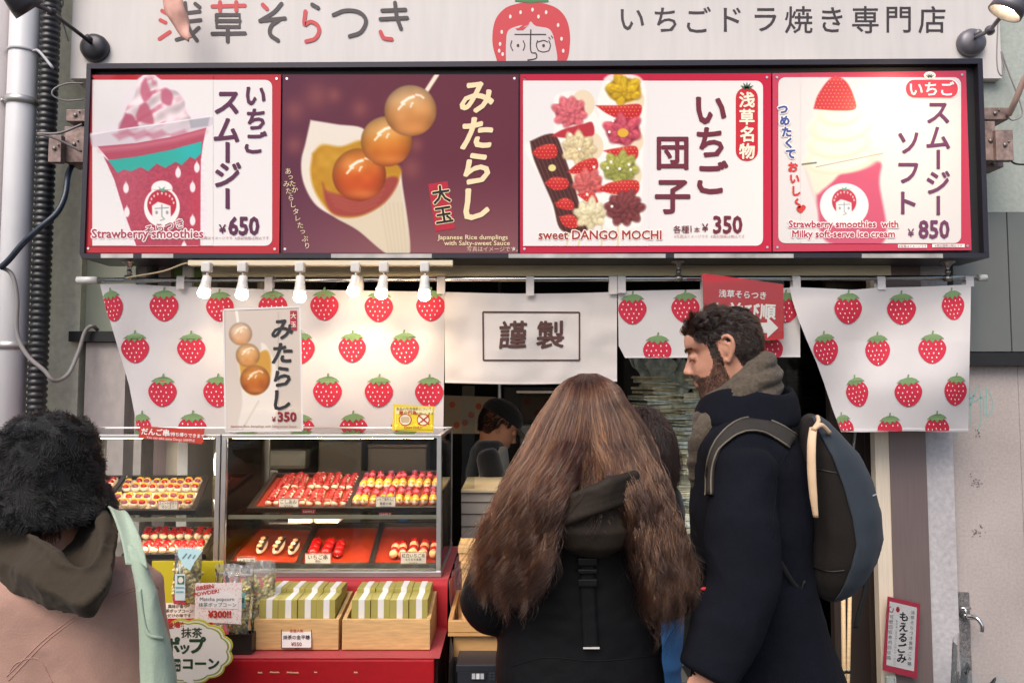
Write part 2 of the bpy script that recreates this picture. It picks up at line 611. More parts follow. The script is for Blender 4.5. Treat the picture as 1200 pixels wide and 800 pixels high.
fascia_m = mat('fascia_white', (0.65, 0.61, 0.585), 0.55, var=0.05, vscale=1.5, var2=0.045, v2scale=9, stretch=(3, 1, .35))
alu = mat('aluminium', (0.62, 0.62, 0.62), 0.32, 0.9, var=0.12, vscale=10, bump=0.08, bscale=80)
chrome = mat('stainless', (0.7, 0.69, 0.67), 0.18, 1.0, var=0.1, vscale=15)
cream = mat('cream_paint', hexc('e6dcc0'), 0.6, var=0.1, vscale=4)
wood_l = mat('pale_wood', hexc('d3b68c'), 0.55, var=0.16, vscale=5, stretch=(4, 4, 40), var2=0.06, v2scale=20)
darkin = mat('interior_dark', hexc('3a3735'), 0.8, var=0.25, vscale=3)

def wallbox(name, px0, py0, px1, py1, Y0, Y1, m, label, cat='wall', zlo=None, zhi=None):
    a, b = P(px0, py1, Y0), P(px1, py0, Y0)
    return MB().box((a.x, Y0, a.z if zlo is None else zlo), (b.x, Y1, b.z if zhi is None else zhi), 0, 0).build(
        name, m, label=label, cat=cat, at=(a.x, Y0, 0))
# left side
xl = P(60, 300, YW).x
b_ = MB().box((-4.5, YW + .06, 0), (P(87, 300, YW).x, YW + .3, 5))
b_.build('plaster_wall', plaster, label='rough cream plaster wall behind the downpipe on the left', cat='wall', at=(-3, YW, 0))
wallbox('recess_panel', 87, 290, 160, 388, YW + .1, YW + .3, mat('recess_green', hexc('a4aa9a'), .85, var=.15, vscale=3, bump=.3), 'grey green recessed wall panel above the black beam', zhi=2.3)
wallbox('steel_beam', 80, 388, 152, 400, YW + .02, YW + .26, black, 'black steel beam end under the grey green recess at left', 'beam')
wallbox('concrete_wall', 87.8, 401, 148, 800, YW + .05, YW + .25, conc_l, 'stained pale concrete wall below the black beam at left', zlo=0)
# left jamb of the shop (seen through the case)
wallbox('concrete_pillar', 148.5, 296, 172, 800, YW - .05, YW + .25, conc, 'narrow grey concrete pillar behind the left showcase', 'pillar', zlo=0, zhi=2.3)
wallbox('metal_door_frame', 172.5, 296, 201, 800, YW - .04, YW + .25, darkmetal, 'brown metal door frame strip behind the left showcase', 'door frame', zlo=0, zhi=2.3)
wallbox('wooden_door_post', 201.5, 296, 226, 800, YW - .03, YW + .25, white_p, 'white door post behind the left showcase', 'door post', zlo=0, zhi=2.2)
# right side
wallbox('wooden_door_post', 1033, 330, 1050, 800, YW - .045, YW - .005, mat('post_cream', hexc('d6c8b4'), .6, var=.12, vscale=6, stretch=(30, 4, 1)), 'pale wooden door post beside the brown metal strip at right', 'door post', zlo=0, zhi=2.2)
wallbox('metal_door_frame', 1050.5, 300, 1078, 800, YW - .05, YW + .1, darkmetal, 'brown metal door frame strip behind the bin notice', 'door frame', zlo=0, zhi=2.3)
p = wallbox('concrete_pillar', 1078.5, 296, 1109, 800, YW - .04, YW + .1, mat('pillar_right', hexc('b5b1b3'), .9, var=.1, vscale=5, var2=.16, v2scale=45, bump=.8, bscale=70), 'narrow rough grey concrete pillar left of the stone slab wall', 'pillar', zlo=0, zhi=2.4)
a, b = P(1110, 800, YW), P(1110, 425, YW)
sw = empty('stone_wall', (a.x + .5, YW, 0), 'pinkish grey stone slab wall with a tap and faint teal graffiti', 'wall')
MB().box((a.x, YW, 0), (P(1192, 430, YW).x, YW + .2, b.z)).build('slab', slab, sw)
MB().box((P(1192.7, 430, YW).x, YW + .001, 0), (5, YW + .2, b.z)).build('slab', slab, sw)
gr = Flat(YW - .001)
for pts in ([(1136, 452), (1138, 500)], [(1137, 475), (1147, 452), (1150, 490)], [(1150, 490), (1146, 505)], [(1142, 470), (1152, 466), (1153, 488)],
            [(1156, 455), (1157, 488), (1164, 474), (1158, 456)], [(1131, 470), (1142, 463)], [(1122, 505), (1122, 516)]):
    gr.stroke(pts, [1.6, .9], mat('graffiti_teal', hexc('83b0ab'), .6), 0, 14)
for cx, cy, n in ((1145, 565, 22), (1145, 622, 22), (1143, 508, 8)):
    for k in range(n):
        gr.ellipse(cx + rng.gauss(0, 4), cy + rng.gauss(0, 4), .5 + rng.random() * .8, .5 + rng.random() * .7, mat('grime', hexc('7b7170'), .9), 0, n=7)
gr.build('graffiti', sw)
MB().box((P(1112, 700, YW).x, YW - .012, 0), (P(1134, 700, YW).x, YW - .0005, P(1112, 693, YW).z)).build(
    'granite_strip', mat('granite', (0.16, 0.15, 0.15), .6, var=.3, vscale=60, var2=.7, v2scale=190), sw)
up = empty('metal_wall_panel', P(1160, 260, YW), 'blue grey metal wall panels above the stone slab wall', 'wall')
xa, xb = P(1113, 300, YW).x, P(1178, 300, YW).x
MB().box((xa, YW - .02, P(600, 412, YW).z), (xb - .003, YW + .2, P(600, 250, YW).z)).build('panel', steel_grey, up)
MB().box((xb + .003, YW - .02, P(600, 412, YW).z), (5, YW + .2, P(600, 250, YW).z)).build('panel', steel_grey, up)
MB().box((xa, YW - .018, P(600, 249.6, YW).z), (5, YW + .2, 5)).build('panel', plaster_r, up)
wallbox('steel_beam', 1106, 413, 1420, 428, YW - .05, YW + .2, black, 'long black steel beam over the stone slab wall at right', 'beam')

# tap
tp = P(1125, 718, YW)
t = empty('water_tap', tp, 'small metal water tap on the granite strip at right', 'tap')
MB().cyl(tp + Vector((0, -.012, 0)), tp + Vector((0, -.05, 0)), .012, .01).tube([tp + Vector((0, -.045, 0)), tp + Vector((.02, -.085, .004)), tp + Vector((.03, -.1, -.02)), tp + Vector((.03, -.1, -.045))], [.011, .01, .008, .008], res=14).build('spout', chrome, t)
MB().cyl(tp + Vector((0, -.04, .008)), tp + Vector((0, -.04, .03)), .006).tube([tp + Vector((-.022, -.04, .032)), tp + Vector((.022, -.04, .032))], .006).build('handle', chrome, t)

# interior shell
XL, XR, YB = -1.42, 1.68, 6.0
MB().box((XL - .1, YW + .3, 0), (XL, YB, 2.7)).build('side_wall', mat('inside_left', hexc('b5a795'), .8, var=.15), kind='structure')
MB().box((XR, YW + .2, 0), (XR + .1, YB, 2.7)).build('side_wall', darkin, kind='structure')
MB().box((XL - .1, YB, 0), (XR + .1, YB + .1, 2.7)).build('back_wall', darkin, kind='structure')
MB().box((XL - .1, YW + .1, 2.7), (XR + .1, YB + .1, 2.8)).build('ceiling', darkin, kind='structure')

# ------------------------------------------------------------------ shop front above the opening
YF = 3.2
sf = empty('fascia_sign', P(600, 30, YF), 'long white fascia sign with dark and red lettering and a strawberry girl logo', 'sign')
MB().box((P(84, 40, YF).x, YF, P(600, 92, YF).z), (P(1172, 40, YF).x, YF + .3, 3.6)).build('board', fascia_m, sf)
f = Flat(YF, gap=.001)
dk, rd = ink('3a3034', .5), ink('c63a3f', .5)
bb = .012
BRL = [1.0]
def brush(pts, m=dk, w=4.6, res=None):
    BRL[0] += .06
    f.stroke(pts, w, m, BRL[0], res)
    for x, y in (pts[0], pts[-1]):
        BRL[0] += .03
        f.ellipse(x, y, w / 2, w / 2, m, BRL[0], n=14)
for pts, m, res in (
    ([(190, 13), (195, 16)], rd, None), ([(188, 24), (194, 27)], rd, None), ([(187, 46), (199, 38)], rd, None),
    ([(217, 4), (219, 24), (224, 38), (231, 48)], dk, 16), ([(209, 17), (234, 14)], dk, None), ([(209, 27), (235, 24)], dk, None), ([(233, 33), (222, 42), (207, 47)], dk, 12), ([(229, 5), (234, 9)], dk, None),
    ([(249, 8), (287, 7)], rd, None), ([(258, 3), (258, 13)], rd, None), ([(277, 3), (277, 13)], rd, None),
    ([(254, 18), (281, 18), (281, 32), (254, 32), (254, 18)], dk, None), ([(254, 25), (281, 25)], dk, None), ([(249, 40), (287, 39.5)], dk, None), ([(267, 32), (267, 49)], dk, None),
    ([(308, 6), (313, 11)], rd, None), ([(330, 5), (321, 15), (305, 25)], dk, 12), ([(305, 25), (334, 22)], dk, None), ([(327, 24), (318, 31), (317, 41), (326, 48)], dk, 18),
    ([(366, 6), (373, 10)], dk, None), ([(358, 14), (357, 29), (364, 26), (372, 30), (374, 38), (369, 46), (359, 49)], rd, 30),
    ([(391, 18), (405, 13), (421, 15), (429, 25), (423, 38), (410, 43)], dk, 30),
    ([(448, 13), (475, 12)], dk, None), ([(446, 23), (477, 21.5)], dk, None), ([(463, 4), (465, 20), (470, 34)], dk, 12), ([(446, 38), (450, 45), (459, 46.5)], rd, 12)):
    brush(pts, m, 4.6, res)
for i, ch in enumerate('いちごドラ焼き専門店'):
    f.text(ch, 741 + i * 39.0, 23.5, 34, dk, 1, .008)
f.build('lettering', sf)
g = Flat(YF, gap=.001)
red = ink('c8363f', .5)
skinw = mat('fascia_face', hexc('cfc4c3'), .55)
def catp(pts, n=60):
    q = catmull([(x, y, 0) for x, y in pts + [pts[0]]], n)
    return [(p.x, p.y) for p in q[:-1]]
g.poly(catp([(583, 74), (577, 50), (580, 25), (592, 10), (610, 4), (622, 3), (636, 4), (654, 11), (665, 26), (668, 50), (662, 74), (640, 76), (605, 76)]), red, 1)
g.poly(catp([(593, 76), (593, 52), (596, 36), (612, 30), (606, 35), (618, 30), (622, 26), (628, 31), (644, 35), (650, 50), (651, 76), (622, 77)], 90), skinw, 2)
g.poly([(604, 34), (616, 32), (622, 27), (613, 36), (606, 36)], red, 3)
for x, y in ((598, 20), (610, 15), (624, 12), (640, 15), (631, 20), (588, 38), (586, 52), (589, 64), (654, 30), (658, 46), (660, 60), (585, 60)):
    g.ellipse(x, y, 1.5, 2.4, ink('e9dcd2', .5), 2, n=10)
g.poly(catp([(603, 2), (610, -8), (622, -4), (634, -8), (643, 2), (632, 3), (622, 4), (612, 3)], 40), ink('3d7a44', .5), 2)
ln = ink('33292c', .5)
g.stroke([(603, 41), (640, 41)], 1.4, ln, 3).stroke([(622, 35), (622, 60), (628, 63), (628, 69), (618, 71)], 1.5, ln, 3, 24)
for cx in (607, 637):
    g.stroke([(cx - 7, 48), (cx - 8.5, 54), (cx - 6, 60)], 1.2, ln, 3, 8).stroke([(cx + 6, 48), (cx + 8, 54), (cx + 6, 60)], 1.2, ln, 3, 8).ellipse(cx, 54, 1.6, 1.9, ln, 3)
g.stroke([(630, 50), (637, 48), (642, 50)], 1.2, ln, 3, 8).stroke([(643, 44), (645, 47)], 1.1, ln, 3).stroke([(646, 42.5), (648, 45.5)], 1.1, ln, 3).stroke([(631, 60), (637, 61.5), (643, 60)], 1.1, ln, 3, 8)
g.build('logo', sf)
# ribbon tail hanging before the first letter
rb = MB()
path = [P(199, -40, 3.02), P(203, 5, 3.02), P(211, 24, 3.03), P(216, 38, 3.03), P(223, 47, 3.03)]
q = catmull(path, 24)
wd = [.042, .042, .034, .02, .003]
rows = []
for i, c in enumerate(q):
    h = lin(np.linspace(0, 1, 5), wd, i / 24)
    rows.append([c + Vector((u * h, -.004 * math.cos(u * 3) + .006 * math.sin(i * .5 + u), .01 * u)) for u in (-1, -.6, -.2, .2, .6, 1)])
rb.grid(lambda u, v: rows[round(v * 24)][round(u * 5)], 5, 24)
o = rb.build('ribbon', mat('ribbon_peach', hexc('d9a596'), .7, var=.2, vscale=20), label='peach coloured ribbon tail hanging over the fascia sign', cat='ribbon', at=path[0])
s_ = o.modifiers.new('thick', 'SOLIDIFY'); s_.thickness = .004

# ------------------------------------------------------------------ menu signboard
YS, YP = 2.98, 2.992
sb = empty('menu_signboard', P(625, 190, YS), 'long dark framed signboard with four illustrated menu panels', 'signboard')
frame_m = mat('frame_black', hexc('2e2a33'), .35, .3, var=.1, vscale=6)
def quadbox(mb, q, Y0, Y1, m=0):
    c = [P(x, y, Y0) for x, y in q]
    return mb.hexa([c[0], c[1], c[1] + Vector((0, Y1 - Y0, 0)), c[0] + Vector((0, Y1 - Y0, 0)), c[3], c[2], c[2] + Vector((0, Y1 - Y0, 0)), c[3] + Vector((0, Y1 - Y0, 0))], m)
o_ = [(101.5, 74.5), (1151.5, 68.5), (1159.5, 302), (92.5, 302.5)]
fm = MB()
quadbox(fm, [(95.3, 302.5), (1159.5, 302), (1159.2, 296.5), (93, 296.8)], YS, 3.19)
quadbox(fm, [(101.1, 80.5), (1151.8, 74.8), (1151.5, 68.5), (101.5, 74.5)], YS, 3.19)
quadbox(fm, [(93, 296.6), (98.5, 296.6), (106.3, 80.7), (101.2, 80.7)], YS, 3.19)
quadbox(fm, [(1153.2, 296.3), (1159.1, 296.3), (1151.7, 75), (1146, 75)], YS, 3.19)
fm.build('frame', frame_m, sb)
quadbox(MB(), [(96, 300), (1157, 300), (1150, 76), (103, 78)], 3.01, 3.18).build('back_plate', mat('sign_back', (0.012, .012, .014), .5), sb)
tp_ = MB()
for x0, x1 in ((118, 156), (166, 203), (388, 506), (596, 780), (790, 930), (1010, 1105)):
    quadbox(tp_, [(x0, 302.2), (x1, 302.2), (x1, 297.4), (x0, 297.4)], YS - .0015, YS - .0002)
tp_.build('tape_strip', mat('old_silver_tape', (.45, .42, .4), .4, .4, var=.35, vscale=12), sb)

gloss = .12
PM = printed('panel_print', gloss, spec=.22)
def panel(q, inkc, white=None, r=8, sp=.22, gloss=gloss):
    """printed plate with four photo corners; returns the Flat for its lettering and the part"""
    o = quadbox(MB(), [q[3], q[2], q[1], q[0]], YP, YP + .012).build('menu_panel', mat('plate_' + inkc, inkc, gloss, spec=sp), sb)
    f = Flat(YP)
    if white: f.rrect(*white, r, mat('plate_white_%g' % sp, (.80, .76, .74) if sp < .5 else (.70, .66, .645), gloss, spec=sp), 1)
    sc = mat('screw_head', (.6, .6, .6), .3, 1)
    for x, y in q:
        cx = sum(p[0] for p in q) / 4; cy = sum(p[1] for p in q) / 4
        f.ellipse(x + 5 * (1 if x < cx else -1), y + 5 * (1 if y < cy else -1), 1.5, 1.5, sc, 2, n=10)
    return o, f
PW = 'ebe1df'   # the white of the plates, as the picture painter needs it (sRGB of .80 .76 .74 base)
PW = '%02x%02x%02x' % tuple(round(255 * (1.055 * c ** (1 / 2.4) - .055)) for c in (.80, .76, .74))

def girl(pic, cx, cy, s, halo='f2ebe6', face='eee6e2'):
    """the small strawberry-hood emblem on the cups"""
    if halo:
        pic.put(pic.ell(cx, cy, 13.5 * s, 15 * s), halo)
        pic.put(pic.ell(cx, cy - 14 * s, 8 * s, 6 * s), halo)
    pic.put(pic.ell(cx, cy - 2 * s, 11 * s, 11.5 * s), 'b92c40')
    pic.put(pic.poly([(cx - 7 * s, cy + 12 * s), (cx - 7.5 * s, cy - 1 * s), (cx - 3 * s, cy - 4 * s), (cx + 1 * s, cy - 3 * s), (cx + 6.5 * s, cy - 1 * s), (cx + 7 * s, cy + 12 * s)]), face)
    for k in range(9):
        a = math.pi * (1.05 + k * .9 / 8)
        pic.put(pic.ell(cx + 9 * s * math.cos(a), cy - 2 * s + 8.5 * s * math.sin(a), .6 * s, .9 * s), 'f3d9d6')
    for dx in (-6, -2, 2, 6):
        pic.put(pic.poly([(cx - 1.5 * s, cy - 13 * s), (cx + dx * s * 1.2, cy - 16.5 * s + abs(dx) * .5 * s), (cx + 1.5 * s, cy - 12 * s)]), '5f9f86')
    g_ = '8d9a9b'
    pic.put(pic.line([(cx - 5 * s, cy + 1 * s), (cx + 5 * s, cy + .4 * s)], .8 * s), g_)
    pic.put(pic.line([(cx, cy - 1.5 * s), (cx, cy + 7 * s), (cx + 2 * s, cy + 9 * s), (cx - 1 * s, cy + 10 * s)], .8 * s), g_)
    for e in (-4, 4):
        pic.put(pic.ell(cx + e * s, cy + 4 * s, 1 * s, 1.3 * s), g_)

# --- panel 1: strawberry smoothie
q1 = [(104, 88), (329.3, 87.5), (327, 296.8), (98.5, 296.2)]
o1, f1 = panel(q1, 'b8323c', (108.5, 94, 319, 288))
def pic1(X, Y):
    p = Pic(X, Y, PW)
    # border of the plate showing round the cup
    inner = np.clip((X - 108.5) / .6 + .5, 0, 1) * np.clip((Y - 94) / .6 + .5, 0, 1) * np.clip((288 - Y) / .6 + .5, 0, 1)
    p.put(1 - inner, 'b8323c')
    cup = [(107, 165), (121, 178), (135, 213), (147, 250), (160, 287), (234, 287), (235, 250), (235, 200), (241, 150), (249, 137)]
    p.put(p.spoly([(104, 158), (120, 150), (140, 140), (142, 118), (160, 95), (176, 86), (192, 96), (214, 108), (222, 130), (246, 134), (250, 143), (242, 160), (238, 180), (238, 288), (158, 289), (146, 255), (130, 205), (116, 176)], 1.0), 'e9dfe2')
    p.put(1 - inner, 'b8323c') if False else None
    # cream swirl
    cream_ = [(140, 158), (139, 146), (145, 137), (150, 124), (158, 113), (161, 100), (170, 91), (177, 88), (184, 93), (186, 101), (196, 104), (208, 108), (216, 118), (218, 130), (224, 140), (222, 152), (190, 160)]
    m = p.spoly(cream_, 1.2)
    w_ = np.sin((Y + (X - 182) * .55 + 6 * p.noise(14, 8)) / 3.4)
    sh = .80 + .12 * p.noise(9, 3) + .10 * w_ - .10 * np.clip((150 - X) / 30, 0, 1) - .12 * np.clip((X - 200) / 30, 0, 1)
    base = np.stack([sh * 1.04, sh * .95, sh * .96], -1)
    streak = np.clip(w_ * 1.6 - .5, 0, 1) * np.clip(p.noise(11, 12) * 2.4 - .95, 0, 1)
    base = base * (1 - streak[..., None] * .8) + np.array(hex3('b65b72')) * streak[..., None] * .8
    p.C = p.C * (1 - m[..., None]) + np.clip(base, 0, 1) * m[..., None]
    for bl, c in (([(166, 98), (171, 92), (174, 100), (178, 112), (170, 120), (165, 110)], 'c0657c'), ([(189, 106), (196, 104), (203, 112), (200, 124), (190, 120)], 'bb5f78'),
                  ([(164, 124), (172, 121), (180, 138), (178, 146), (160, 140)], 'b8596f'), ([(147, 133), (156, 136), (163, 150), (150, 157), (139, 155)], 'b14f69'), ([(178, 92), (184, 98), (179, 100)], 'c77d8d')):
        p.put(p.spoly(bl, 1.6) * .9, c)
    # rim and cup body
    p.put(p.spoly([(105, 160), (140, 152), (190, 145), (246, 137), (247, 148), (200, 160), (150, 170), (112, 173)], 1.2) * .75, 'cfc3c9')
    p.put(p.line([(105, 158), (150, 151), (200, 144), (249, 136)], 1.2), 'f3eef0')
    p.put(p.poly([(222, 141), (246, 138), (244, 148), (224, 151)], 1) * .6, '8b8f98')
    for x in (132, 152, 172, 198):
        p.put(p.poly([(x, 158), (x + 18, 152), (x + 26, 158), (x + 8, 165)], 2) * .55, 'b85d73')
    p.put(p.poly([(115, 172), (160, 168), (205, 160), (242, 150), (238, 170), (236, 186), (128, 188)]), 'b04a5e')
    p.put(p.line([(118, 176), (160, 172), (205, 164), (241, 154)], 5, 3) * .5, 'd78d98')
    body = [(122, 184), (128, 189), (180, 184), (236, 166), (235.5, 200), (235, 288), (160, 288), (146, 249), (134, 210)]
    p.put(p.poly(body), 'ae4357')
    p.C *= (1 - .16 * p.poly(body, 8) * (p.noise(2.2, 5) - .5))[..., None]
    p.put(p.blob(232, 240, 10, 60) * p.poly(body) * .45, 'c93b4c')
    p.put(p.blob(150, 200, 22, 60) * p.poly(body) * .25, 'c57a87')
    zig = [(127, 188), (160, 184), (200, 176), (237, 166), (236, 180), (229, 187), (223, 184), (213, 194), (206, 190), (194, 197), (184, 192), (174, 201), (165, 196), (154, 201), (145, 199), (138, 203), (133, 196)]
    p.put(p.poly(zig), '33a99b')
    p.put(p.blob(225, 178, 16, 12) * p.poly(zig) * .6, '25b6b6')
    for x, y in ((148, 221), (209, 203), (226, 220), (231, 197), (226, 259), (149, 249), (216, 290)):
        p.put(p.ell(x, y, 3.2, 5.6), 'eee2e2')
        p.put(p.poly([(x - 2, y - 3.5), (x, y - 8), (x + 2, y - 3.5)], 1), 'eee2e2')
    girl(p, 190, 243, 1.55)
    return p.C
paint('cup_picture', f1.at, 104.5, 88.5, 250, 288.4, 2.2, pic1, PM, o1, 2)
pl = ink('5d2f4c', gloss)
f1.vtext('いちご', 300, 113, 27, 28, pl, 3, .03, slant=.12)
for ch, y in zip('スムージー', (121, 153, 179, 205, 233)): f1.text(ch, 267, y, 33, pl, 3, .03, slant=.12, rot=90 if ch == 'ー' else 0, sx=.86 if ch == 'ー' else 1)
f1.text('¥', 261, 268.5, 14, pl, 3, .02).text('650', 286, 265, 29, pl, 3, .035, sx=.84)
f1.text('そらつき', 193, 266, 12, ink('f2ebe6'), 3, .1, rot=-12).text('そらつき', 193, 266, 12, ink('a03448'), 4, .01, rot=-12)
f1.text('Strawberry smoothies', 173.5, 275.5, 14.6, ink('f2e6e4'), 3, .12).text('Strawberry smoothies', 173.5, 275.5, 14.6, ink('a2384a'), 4, .016)
f1.text('※写真はイメージです  ※表記価格は税込です', 274, 279, 4.2, ink('a8868c'), 3)
f1.build('lettering', o1)

# --- panel 2: mitarashi dumplings
q2 = [(331.3, 87.5), (607.8, 87.3), (607.2, 297), (329, 296.8)]
o2, f2 = panel(q2, '55283a')
def ballp(p, cx, cy, r, top, mid, low, seed):
    m = p.ell(cx, cy, r, r * .98, 0, 1)
    t = np.clip(((Y_ := p.Y) - cy + (p.X - cx) * .15) / (2 * r) + .5, 0, 1)[..., None]
    T, M_, L_ = (np.array(hex3(x)) for x in (top, mid, low))
    c = np.where(t < .5, T * (1 - t * 2) + M_ * t * 2, M_ * (2 - 2 * t) + L_ * (2 * t - 1))
    q = np.clip(np.hypot(p.X - cx, p.Y - cy) / r, 0, 1)
    c = c * (1 - .35 * q ** 4)[..., None]
    c = c + .07 * (p.noise(r * .35, seed) - .5)[..., None]
    p.put(m, np.clip(c, 0, 1))
    p.put(p.blob(cx - .15 * r, cy - .35 * r, r * .5, r * .22) * .28, 'f3d9a0')
    p.put(p.blob(cx + .1 * r, cy + .72 * r, r * .7, r * .2) * m * .45, 'f0a050')
    for dx, dy, ln, an, w_ in ((-.1, -.42, .5, -28, .10), (.36, -.55, .3, 22, .06), (-.34, -.16, .3, -42, .07), (.05, -.22, .16, -60, .05)):
        q_, s_ = math.cos(R(an)) * ln * r / 2, math.sin(R(an)) * ln * r / 2
        X0, Y0 = cx + dx * r, cy + dy * r
        p.put(p.line([(X0 - q_, Y0 - s_), (X0 + q_ * .2, Y0 + s_ * .2 - .04 * r), (X0 + q_, Y0 + s_)], w_ * r, 1.2) * .95, 'fff6e2')
def pic2(X, Y):
    p = Pic(X, Y, '632a38')
    t = np.clip((Y - 190) / 105, 0, 1) ** 1.3
    p.put(t * .65, '9a6a66')
    p.put((1 - np.clip((X - 331) / 120, 0, 1)) * .5, '512642')
    for x, y, r in ((422, 128, 10), (371, 113, 14), (482, 197, 12), (488, 170, 8), (345, 130, 12), (345, 170, 10), (392, 112, 8)):
        p.put(np.clip(p.blob(x, y, r, r * 1.1) * .5, 0, 1), '9c5a4e')
    cone = [(364, 141), (395, 146), (427, 152), (430, 180), (465, 195), (472, 220), (480, 298), (455, 298), (420, 270), (395, 256), (370, 240), (356, 215), (353, 190), (358, 168)]
    p.put(p.spoly(cone, 1.2, 90), 'e3d8c9')
    cm = p.spoly(cone, 1.2, 90)
    p.put(p.poly([(388, 258), (470, 215), (482, 298), (453, 298)], 2) * cm * .8, 'd3c3a6')
    for k in range(7):
        p.put(p.line([(446 + k * 5, 238), (456 + k * 4, 297)], 1, 1.5) * cm * .4, 'bba98b')
    p.put(p.spoly([(366, 180), (378, 170), (400, 172), (425, 165), (440, 180), (468, 195), (467, 212), (450, 238), (420, 254), (392, 252), (372, 230), (364, 205)], 2), 'b98319')
    p.put((p.noise(8, 9) - .3) * p.spoly([(366, 180), (378, 170), (400, 172), (425, 165), (440, 180), (468, 195), (440, 225), (380, 220), (364, 205)], 5) * .7, 'd8a63f')
    p.put(p.spoly([(378, 214), (386, 225), (420, 228), (455, 208), (467, 212), (452, 236), (424, 252), (394, 252), (382, 238)], 2), '9c4036')
    for k in range(4):
        p.put(p.line([(384 + 3 * k, 226 + 5 * k), (415, 236 + 4 * k), (450 - 3 * k, 222 + 6 * k)], 1.6, 2, 16) * .4, 'bb6a50')
    p.put(p.line([(499, 108), (512, 88)], 5, 1), 'efe0c8')
    ballp(p, 421, 205, 31.5, 'd9862e', 'c95a17', 'b5350d', 1)
    ballp(p, 453, 166, 30, 'd6a566', 'd0802a', 'c25514', 2)
    ballp(p, 481, 130, 30.5, 'd4ab80', 'd09050', 'c0763a', 3)
    return p.C
paint('dango_picture', f2.at, 332, 88, 607, 296.5, 1.8, pic2, PM, o2, 1)
iv = ink('ecd9ae', gloss)
f2.vtext('みたらし', 559, 115, 41.5, 42, iv, 3, .035, slant=.1, wob=.02)
f2.poly(Flat.rotp([(506, 214), (529, 214), (529, 270), (506, 270)], 517, 242, -9), ink('b42a3c', gloss), 2)
for i, ch in enumerate('大玉'):
    f2.text(ch, 517 + 3 * i, 228 + 24 * i, 22, iv, 3, .07, rot=-9).text(ch, 517 + 3 * i, 228 + 24 * i, 22, ink('2a2020', gloss), 4, .02, rot=-9)
f2.text('Japanese Rice dumplings', 554, 279, 7.6, iv, 3, .01, sx=1.1).text('with Salty-sweet Sauce', 559, 285.8, 7.6, iv, 3, .01, sx=1.1)
f2.text('写真はイメージです。', 577, 292, 6.4, ink('d6b9a4'), 3)
f2.vtext('あったか', 338, 201, 7.2, 8, iv, 3, .0, dx=2.6).vtext('みたらしタレたっぷり', 336, 216, 8, 8, iv, 3, .0, dx=2.7)
f2.build('lettering', o2)

# --- panel 3: sweet dango mochi
q3 = [(609.8, 87.3), (903.5, 86), (904, 294.8), (609.5, 296.6)]
o3, f3 = panel(q3, 'bf2440', (619, 95, 894, 288))
def flower(p, cx, cy, r, c, c2, petals=8, a0=0.0, sq=.9):
    q = random.Random(int(cx * 7 + cy))
    m = p.ell(cx, cy, r * .95, r * .92 * sq, 0, 3)
    p.put(p.ell(cx, cy + .05 * r, r * .86, r * .84 * sq, 0, 1.5), c2)
    dk_ = np.array(hex3(c2)); lt = np.array(hex3(c))
    for layer, (rr, ln, wd_) in enumerate(((.66, .38, .24), (.40, .30, .17), (.16, .2, .13))):
        n = petals if layer < 2 else 4
        for k in range(n):
            a = a0 + layer * .35 + 2 * math.pi * (k + q.uniform(-.14, .14)) / n
            s_ = q.uniform(.85, 1.12)
            px_, py_ = cx + r * rr * s_ * math.cos(a), cy + r * rr * s_ * sq * math.sin(a)
            an = math.degrees(a) + q.uniform(-14, 14)
            p.put(p.ell(px_ + .4, py_ + 1.0, r * ln, r * wd_ * 1.12, an, 1.4) * .6, dk_ * .8)
            p.put(p.ell(px_, py_, r * ln * s_, r * wd_, an, 1.2), lt * q.uniform(.9, 1.04))
            p.put(p.ell(px_ - .2, py_ - r * wd_ * .45, r * ln * .7, r * wd_ * .35, an, 1.6) * .5, np.clip(lt * 1.25 + .06, 0, 1))
            p.put(p.line([(cx + r * .1 * math.cos(a), cy + r * .1 * sq * math.sin(a)), (px_ + r * ln * .7 * math.cos(a), py_ + r * ln * .7 * sq * math.sin(a))], .9, 1) * .35, dk_)
    p.C *= (1 - m[..., None] * .18 * (p.noise(2.6, int(cx)) - .45)[..., None])
def berry(p, pts, seeds=True):
    m = p.spoly(pts, .9, 40)
    p.put(m, 'c42a2c')
    xs = [a for a, b in pts]; ys = [b for a, b in pts]
    p.put(p.blob(sum(xs) / len(xs), min(ys) + 2, (max(xs) - min(xs)) * .4, 4) * m * .5, 'e0584c')
    if seeds:
        gx, gy = np.mod(p.X + np.floor(p.Y / 4) * 2, 4.4) - 2.2, np.mod(p.Y, 4) - 2
        p.put(np.clip((.85 - np.hypot(gx, gy)) / .4, 0, 1) * m * .7, 'e9b56a')
